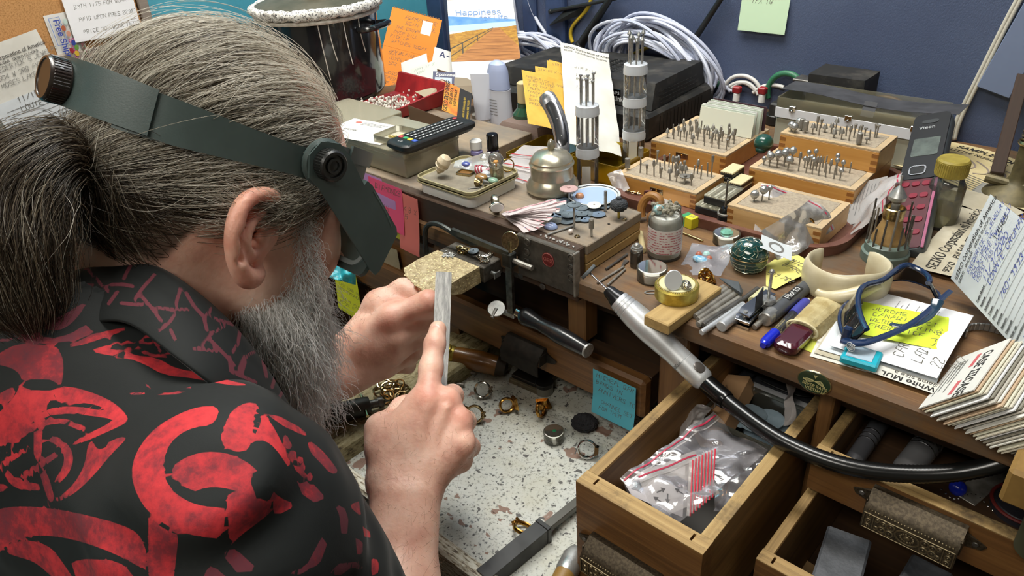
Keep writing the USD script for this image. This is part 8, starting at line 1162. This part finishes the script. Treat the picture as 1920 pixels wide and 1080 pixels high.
# notes stuck on the bench front (they hang a hair in front of the wood)
nm = {'pink': PM('note_pink','#e2557e',.75),'violet': PM('note_violet','#b88bc4',.75),'salmon': PM('note_salmon','#dd7a72',.75),'olive': PM('note_olive','#b5b23a',.75),'yellow': PM('note_bright','#dade2c',.75),'beige': PM('note_beige','#a59a80',.85,var='#93886e',vs=30),'blue': PM('note_blue','#4fa5b8',.75)}
def stuck(label,tl,w,h,col,y,writing,tilt=0,lean=0,bend=None): A = aty(*tl,y - .0038 if y < .57 else y); return note('sticky_note',label,'note',A,rot(rz=0) @ rot(ry=tilt) @ FY @ rot(rx=lean),w,h,nm[col],writing,bend)
curl = lambda X, Y: .006 * np.clip(-Y / .08, 0, 1) ** 2
stuck('violet note at the far left of the notes on the slab front',(664,316),.060,.070,'violet',.5655,[(['MRS'],.006,.006,-.01,1)],2,0,curl); stuck('hot pink note on the slab front',(690,330),.070,.068,'pink',.5645,[(['DIAMONDS','','JACKS'],.008,.006,-.006,2)],2,0,curl); stuck('salmon pink note with a curled corner at the right of the slab front notes',(745,358),.040,.085,'salmon',.5650,[(['','K B X','5'],.007,.008,-.006,3)],3,0,curl); stuck('small violet note lying over the hot pink one',(690,352),.058,.048,'violet',.5635,[(['ROSE TIERS'],.006,.016,-.018,4)],6,0,curl); stuck('olive yellow note below the pink notes',(716,408),.075,.022,'olive',.5640,[(['YES','I CAN FINISH'],.0055,.030,-.003,5)],4,0)
stuck('bright yellow note hanging below the magnifier visor',(622,492),.062,.090,'yellow',.560,[(['CALL','FRIDAY!!','','LAST GOOD IN','LOAN SOMEWHERE','','GIVE ME YOUR VIEW','BEFORE IT\'S SENT','','RING INSERT'],.0052,.006,-.006,6)],5,4,curl); stuck('beige torn note with a stamped circle under the visor',(708,455),.045,.072,'beige',.574,[(['','','','','OGE.COM'],.0085,.006,-.006,7)],-2,0); stuck('tiny torn beige paper on the bench panel',(704,536),.016,.016,'beige',.578,[],14)
stuck('turquoise note with handwriting hanging on the centre drawer',(1112,691),.060,.063,'blue',.5645,[(['MICHEAL DARIS','BANDS IN','ANNIVERS TONGE 18-16'],.0058,.004,-.004,8),(['CHANNEL SET','FOR THEM'],.0050,.010,-.040,9)],0,0,lambda X,Y: .004 * np.clip((-Y - .036) / .03,0,1))
gl = sheet(.046,.032,lambda X,Y: .034 * meshkit.fbm(np.stack([X * 60,Y * 60,X * 0],-1),3),.002,24,18); solo('teal_glove',gl,PM('latex_teal','#2fa3ad',.4,var='#2592a0',vs=60),'crumpled teal rubber glove under the magnifier visor','glove',atd(616,470,.93),R=frame(RC[0] * .9 + RC[1] * .25,-RC[2]),smooth=30); a,b = aty(592,500,.57),aty(608,660,.57); solo('green_strap',tube([np.zeros(3),b - a],.006,8,flat=.3),PM('strap_green','#1f5a3c',.5),'dark green strap hanging beside the yellow note','strap',a)
# drawer contents
zd1 = .742 + .0102; bag_in = dict(n=(24, 18))
A,R,w,h = flat_((1335,790),(1440,790),(1340,870),.80); bq = thing('clear_box','clear lidded plastic box of pale blue discs in the pulled out drawer','box',(-.229,.600,zd1 + .026)); part('body',tray(.098,.075,.060,.0014,.010),clear,bq); part('rim',T(ext(rrect(.104,.079,.012).difference(rrect(.098,.073,.009)),.004),(0,0,.060)),clear,bq)
dm = PM('disc_pale_blue', '#9fb3bf', .6, var='#8fa4b1', vs=60); rg = random.Random(17)
for k in range(14): inst(('paledisc',),lambda: solo('polishing_disc',cat(T(wheel(.0165,.0035)),T(cyl(.0022,.0037,14))),dm,'pale blue disc in the clear box in the pulled out drawer','polishing disc'),np.array([-.229 + rg.uniform(-.030,.030),.598 + rg.uniform(-.020,.020),zd1 + .030 + k * .0036]),R=rot(rg.uniform(-9,9),rg.uniform(-9,9),0),label='pale blue disc in the clear box in the pulled out drawer',group='pale blue discs in the clear box')
solo('drawer_liner',bx(.098,.30,.0255,b=.002),PM('liner_grey','#3a3835',.8),'dark folded packing under the clear box in the pulled out drawer','packing',(-.236,.545,zd1 + .0129)); bh2 = thing('dark_case','dusty dark case with a black cord at the back of the pulled out drawer','case',(-.232,.668,zd1 + .026)); part('case',bx(.096,.055,.066,(0,0,.0332),.004),PM('case_smoke','#2b2c30',.3,var='#45474c',vs=50,detail=8,coat=.3),bh2); part('cord',tube(spline([(-.03,-.02,.068),(-.01,.01,.069),(.03,.015,.069),(.035,-.01,.069),(0,-.022,.0695),(-.02,-.02,.069)],50),.0011,6),bk,bh2); part('catch',bx(.03,.012,.004,(.02,.020,.068),.001),black_plastic,bh2)
solo('tan_carton',bx(.030,.090,.022,b=.001),PM('carton_tan','#b08a63',.7),'tan cardboard carton at the left back of the pulled out drawer','carton',(-.268,.60,zd1 + .075),R=rot(rx=16,ry=-20)); bag('cloudy crumpled bag behind the clear box on the left of the drawer',(1285,760,.80),(1335,745,.81),(1260,830,.77),bag_fog,.016,False,sd=21); bag('thin cloudy bag hanging at the right back of the pulled out drawer',(1480,720,.80),(1500,712,.80),(1470,800,.77),bag_fog,.010,False,sd=22,n=(14,14))
bag('clear zip bag with printed recycling marks in the pulled out drawer',(1192,888,.664),(1302,846,.682),(1236,972,.650),bag_fog,.004,sd=26,marks=2,n=(26,22)); bag('large clear zip bag with a pink seal across the pulled out drawer',(1163,892,.670),(1337,774,.722),(1262,984,.655),bagmat,.010,sd=25,n=(36,30),sealc='seal_pink'); bag('crumpled clear bag at the front right of the pulled out drawer',(1352,885,.715),(1412,880,.712),(1335,955,.695),bagmat,.014,False,sd=27,n=(28,26)); bag('crumpled clear bag between the clear box and the front zip bags',(1345,835,.75),(1435,850,.745),(1352,900,.72),bagmat,.012,False,sd=28)
for k in range(8): A,B = atd(1298 + k * 6,862 - k * 3,.664 + k * .002),atd(1293 + k * 6,968 - k * 5,.648 + k * .002); L = np.linalg.norm(B - A); t = thing('zip_bag','small folded zip bag with a red edge in the packet of the pulled out drawer','zip bag',A,R=frame(B - A,-ray(1310,910)),group='packet of red-edged zip bags in the drawer'); part('film',bx(L,.0035,.0006,(L / 2,-.001,0),.0002),bag_fog,t); part('seal',bx(L,.0013,.0010,(L / 2,.0005,.0004),.0003),PM('seal_edge_red','#c42a42',.4),t)
solo('bag_stack',hull([atd(px,py,d) - atd(1240,930,.69) for px,py,d in ((1170,905,.70),(1285,872,.71),(1280,970,.685),(1185,930,.695),(1170,910,.72),(1285,877,.73),(1280,970,.71),(1180,935,.715))]),CLEAR('bag_white',(.97,.97,.97),.8,lin('#dedade'),.3),'thick cloudy stack of small zip bags inside the large bag','zip bags',atd(1240,930,.69),smooth=15)
def mand(label,a,b,z,r,m): A,R,L = lay(a,b,z); t = thing('steel_mandrel',label,'mandrel',A,R=R); part('body',lx(lathe([(0,0),(r * .55,0),(r * .95,r * .55),(r,r * .8),(r,L),(0,L)],32)),m,t); [part('groove',T(torus(r,.0007,30,6),(L * (.45 + .1 * k),0,0),rot(ry=90)),PM('groove','#9a9a98',.2,1),t) for k in range(3)]
mand('thin grey steel cylinder in the shallow drawer',(1598,868),(1652,790),.8515,.0085,PM('cyl_grey','#74757b',.35,.5)); mand('thick polished steel cylinder in the shallow drawer',(1692,890),(1765,800),.8555,.0125,PM('cyl_bright','#a5a5a8',.25,.6)); solo('glass_bead',ball(.0075),PM('bead_blue','#1c2fb0',.15,coat=.5),'bright blue bead in the shallow drawer','bead',at(1796,915,.8475)); solo('bead_chain',cat(*[ball(.0012,at(1765 + k * 8,918 + 10 * math.sin(k * .6) + k * 2.6,.8425) - at(1765,918,.8425),1) for k in range(17)]),chrome,'silver bead chain in the shallow drawer','chain',at(1765,918,.8425)); solo('steel_strip',bx(.020,.07,.003,b=.0005),steel_dull,'flat grey steel strip in the shallow drawer beside the bead chain','strip',at(1845,905,.842),rz=-14); t = thing('leather_pad','round black leather pad with a red edge at the right of the shallow drawer','pad',at(1912,962,.8395)); part('pad',cyl(.024,.012,32,0,.003),PM('leather_black','#26242a',.55,bump=.3,bs=500),t); part('edge',T(torus(.024,.0016,36,6),(0,0,.011)),PM('leather_edge_red','#6b2320',.5),t)
slate = PM('slate', '#55575c', .55, var='#2e3034', vs=22, detail=8, bump=.3, bs=300); zd3 = .705 + .0104
for lb,a,b,c,z in (('left grey slate block standing in the lowest drawer',(1553,982),(1636,1012),(1500,1092),.815),('right grey slate block standing in the lowest drawer',(1712,1035),(1790,1075),(1660,1125),.815)):
    A,R,w,h = flat_(a,b,c,z); bm_ = b2((0,-h,-(z - zd3 - .0005)),(w,0,0),.002).subdivide_to_size(.012); solo('slate_block',bm_,slate,lb,'slate block',A,R=R,smooth=20)
solo('paper_tag',hull([(0,0,0),(.03,-.004,0),(.036,-.02,0),(.022,-.034,0),(-.004,-.02,0),(0,0,.001),(.03,-.004,.001),(.036,-.02,.001),(.022,-.034,.001),(-.004,-.02,.001)]),PM('tag_tan','#a8875c',.8),'tan paper tag in the front corner of the lowest drawer','tag',at(1480,1030,zd3 + .001))
# papers on the cork board and wall
def wallsheet(name, label, cat_, tl, tr, bl, m, x=XL + .0125, wr=None, wm=None):
    A,B,C_ = (atx(*p,x) for p in (tl,tr,bl)); xa = (B - A) / np.linalg.norm(B - A); ya = A - C_; ya = ya - xa * (ya @ xa); h = np.linalg.norm(ya); ya /= h; R = np.stack([xa,ya,np.cross(xa,ya)],1); w = float(np.linalg.norm(B - A)); return note(name,label,cat_,A + R[:,2] * .0008,R,w,h,m,wr,lambda X,Y: .004 * np.sin(X * 20) ** 2,wm=wm),w,h
t,w,h = wallsheet('repair_form','cream repair form pinned at the left of the cork board','form',(-75,105),(66,54),(18,340),paper,x=XL + .02); bw = lambda X,Y: .004 * np.sin(X * 20) ** 2; part('white_half',T(sheet(w,h * .55,bw,.0003),(0,-h * .42,.0006)),paper_cool,t,smooth=True)
part('letterhead',ink(cat(text('SEIKO Corporation of America',h * .030,w * .10,-h * .12,sx=.9),text('SEIKO   PULSAR   SEIKO CLOCKS',h * .020,w * .12,-h * .155)),bw,.0012),inkblack,t); part('ruled_line',ink(rules(w * .8,10,h * .045,w * .12,-h * .50,.0007),bw,.0014),inkgrey,t)
for ls,hh,x,y,m,k in ((["FREDERICK'S JEWELRY",'304 W 3RD AVE','MOSES LAKE WA'],h * .034,w * .2,-h * .17,inkgrey,1),(['11/15/19','LOUIE STEVENS','','WW YEL GOLD','','LINK TO STRAP'],h * .042,w * .24,-h * .42,inkpencil,2),(['18001'],h * .036,w * .72,-h * .40,PM('ink_magenta','#b23a72',.7),3),(['CUSTOM','CRYSTAL'],h * .045,w * .3,-h * .82,inkpencil,4)): part('handwriting',ink(T(scrawl(ls,hh,hh * .09,k),(x,y,0)),bw,.0016),m,t)
wallsheet('receipt','white handwritten receipt pinned at the top of the cork board','receipt',(111,-12),(240,-30),(143,80),PM('paper_bright','#e6e6e8',.85),wr=[(['','29TH 1175 FOR WORK PD 195','',' PAID UPON PRES 22387','','PRICE 30% WORK 187.7'],.0058,.012,-.010,3)],x=XL + .018)
t,w,h = wallsheet('flyer_card','free shipping flyer with gem pictures pinned on the cork board','flyer',(80,30),(122,22),(108,122),cardstock); part('lettering',T(cat(text('Free Shipping!',w * .26,0,0,True,sx=1.0)),(w * .30,-h * .10,.0052),rot(rz=-90)),PM('flyer_blue','#34459a',.6),t); part('frame_line',ink(ext(sbox(w * .12,-h * .62,w * .62,-h * .06).difference(sbox(w * .15,-h * .61,w * .59,-h * .07)),.0001),None,.0046),PM('flyer_blue_line','#6f86b8',.6),t)
for k,(x,y,c) in enumerate(((.8,.18,'#b7c9c0'),(.62,.30,'#a55a3c'),(.75,.42,'#c08a74'),(.82,.62,'#2f3f8a'),(.62,.76,'#8f2430'),(.88,.72,'#5f8a3c'),(.80,.84,'#c2a12f'))): part('gem_picture',T(ball(w * .12,n=2,s=(.8,1.1,.02)),(w * x,-h * y,.0056)),PM('gp_' + c[1:],c,.5),t)
t,w,h = wallsheet('flyer_card','white card reading com behind the free shipping flyer','flyer',(118,60),(150,55),(138,118),PM('card_white2','#dcdcd8',.7)); part('lettering',T(text('gems.Com',w * .34,0,0,True),(w * .2,-h * .2,.005),rot(rz=-90)),PM('flyer_magenta','#a8457f',.6),t); part('gem_strip',T(ext(sbox(w * .72,-h * .95,w * .92,-h * .3),.0002),(0,0,.0048)),PM('gem_strip','#4c6a45',.5,var='#7a2f4a',vs=400,vlo=.45,vhi=.55),t)
wallsheet('ruled_paper','grey ruled paper hanging under the left repair form','paper',(-40,200),(14,190),(40,300),PM('paper_greyish','#a8aaa4',.85)); q = aty(1392,-8,YW - .003); note('sticky_note','pale green note stuck on the blue wall at the top edge','note',q,FY @ rot(rx=-6),abs(aty(1482,10,YW)[0] - q[0]),.055,PM('note_mint','#b9d0b0',.75),[(['TAX ID'],.008,.01,-.002,2)])
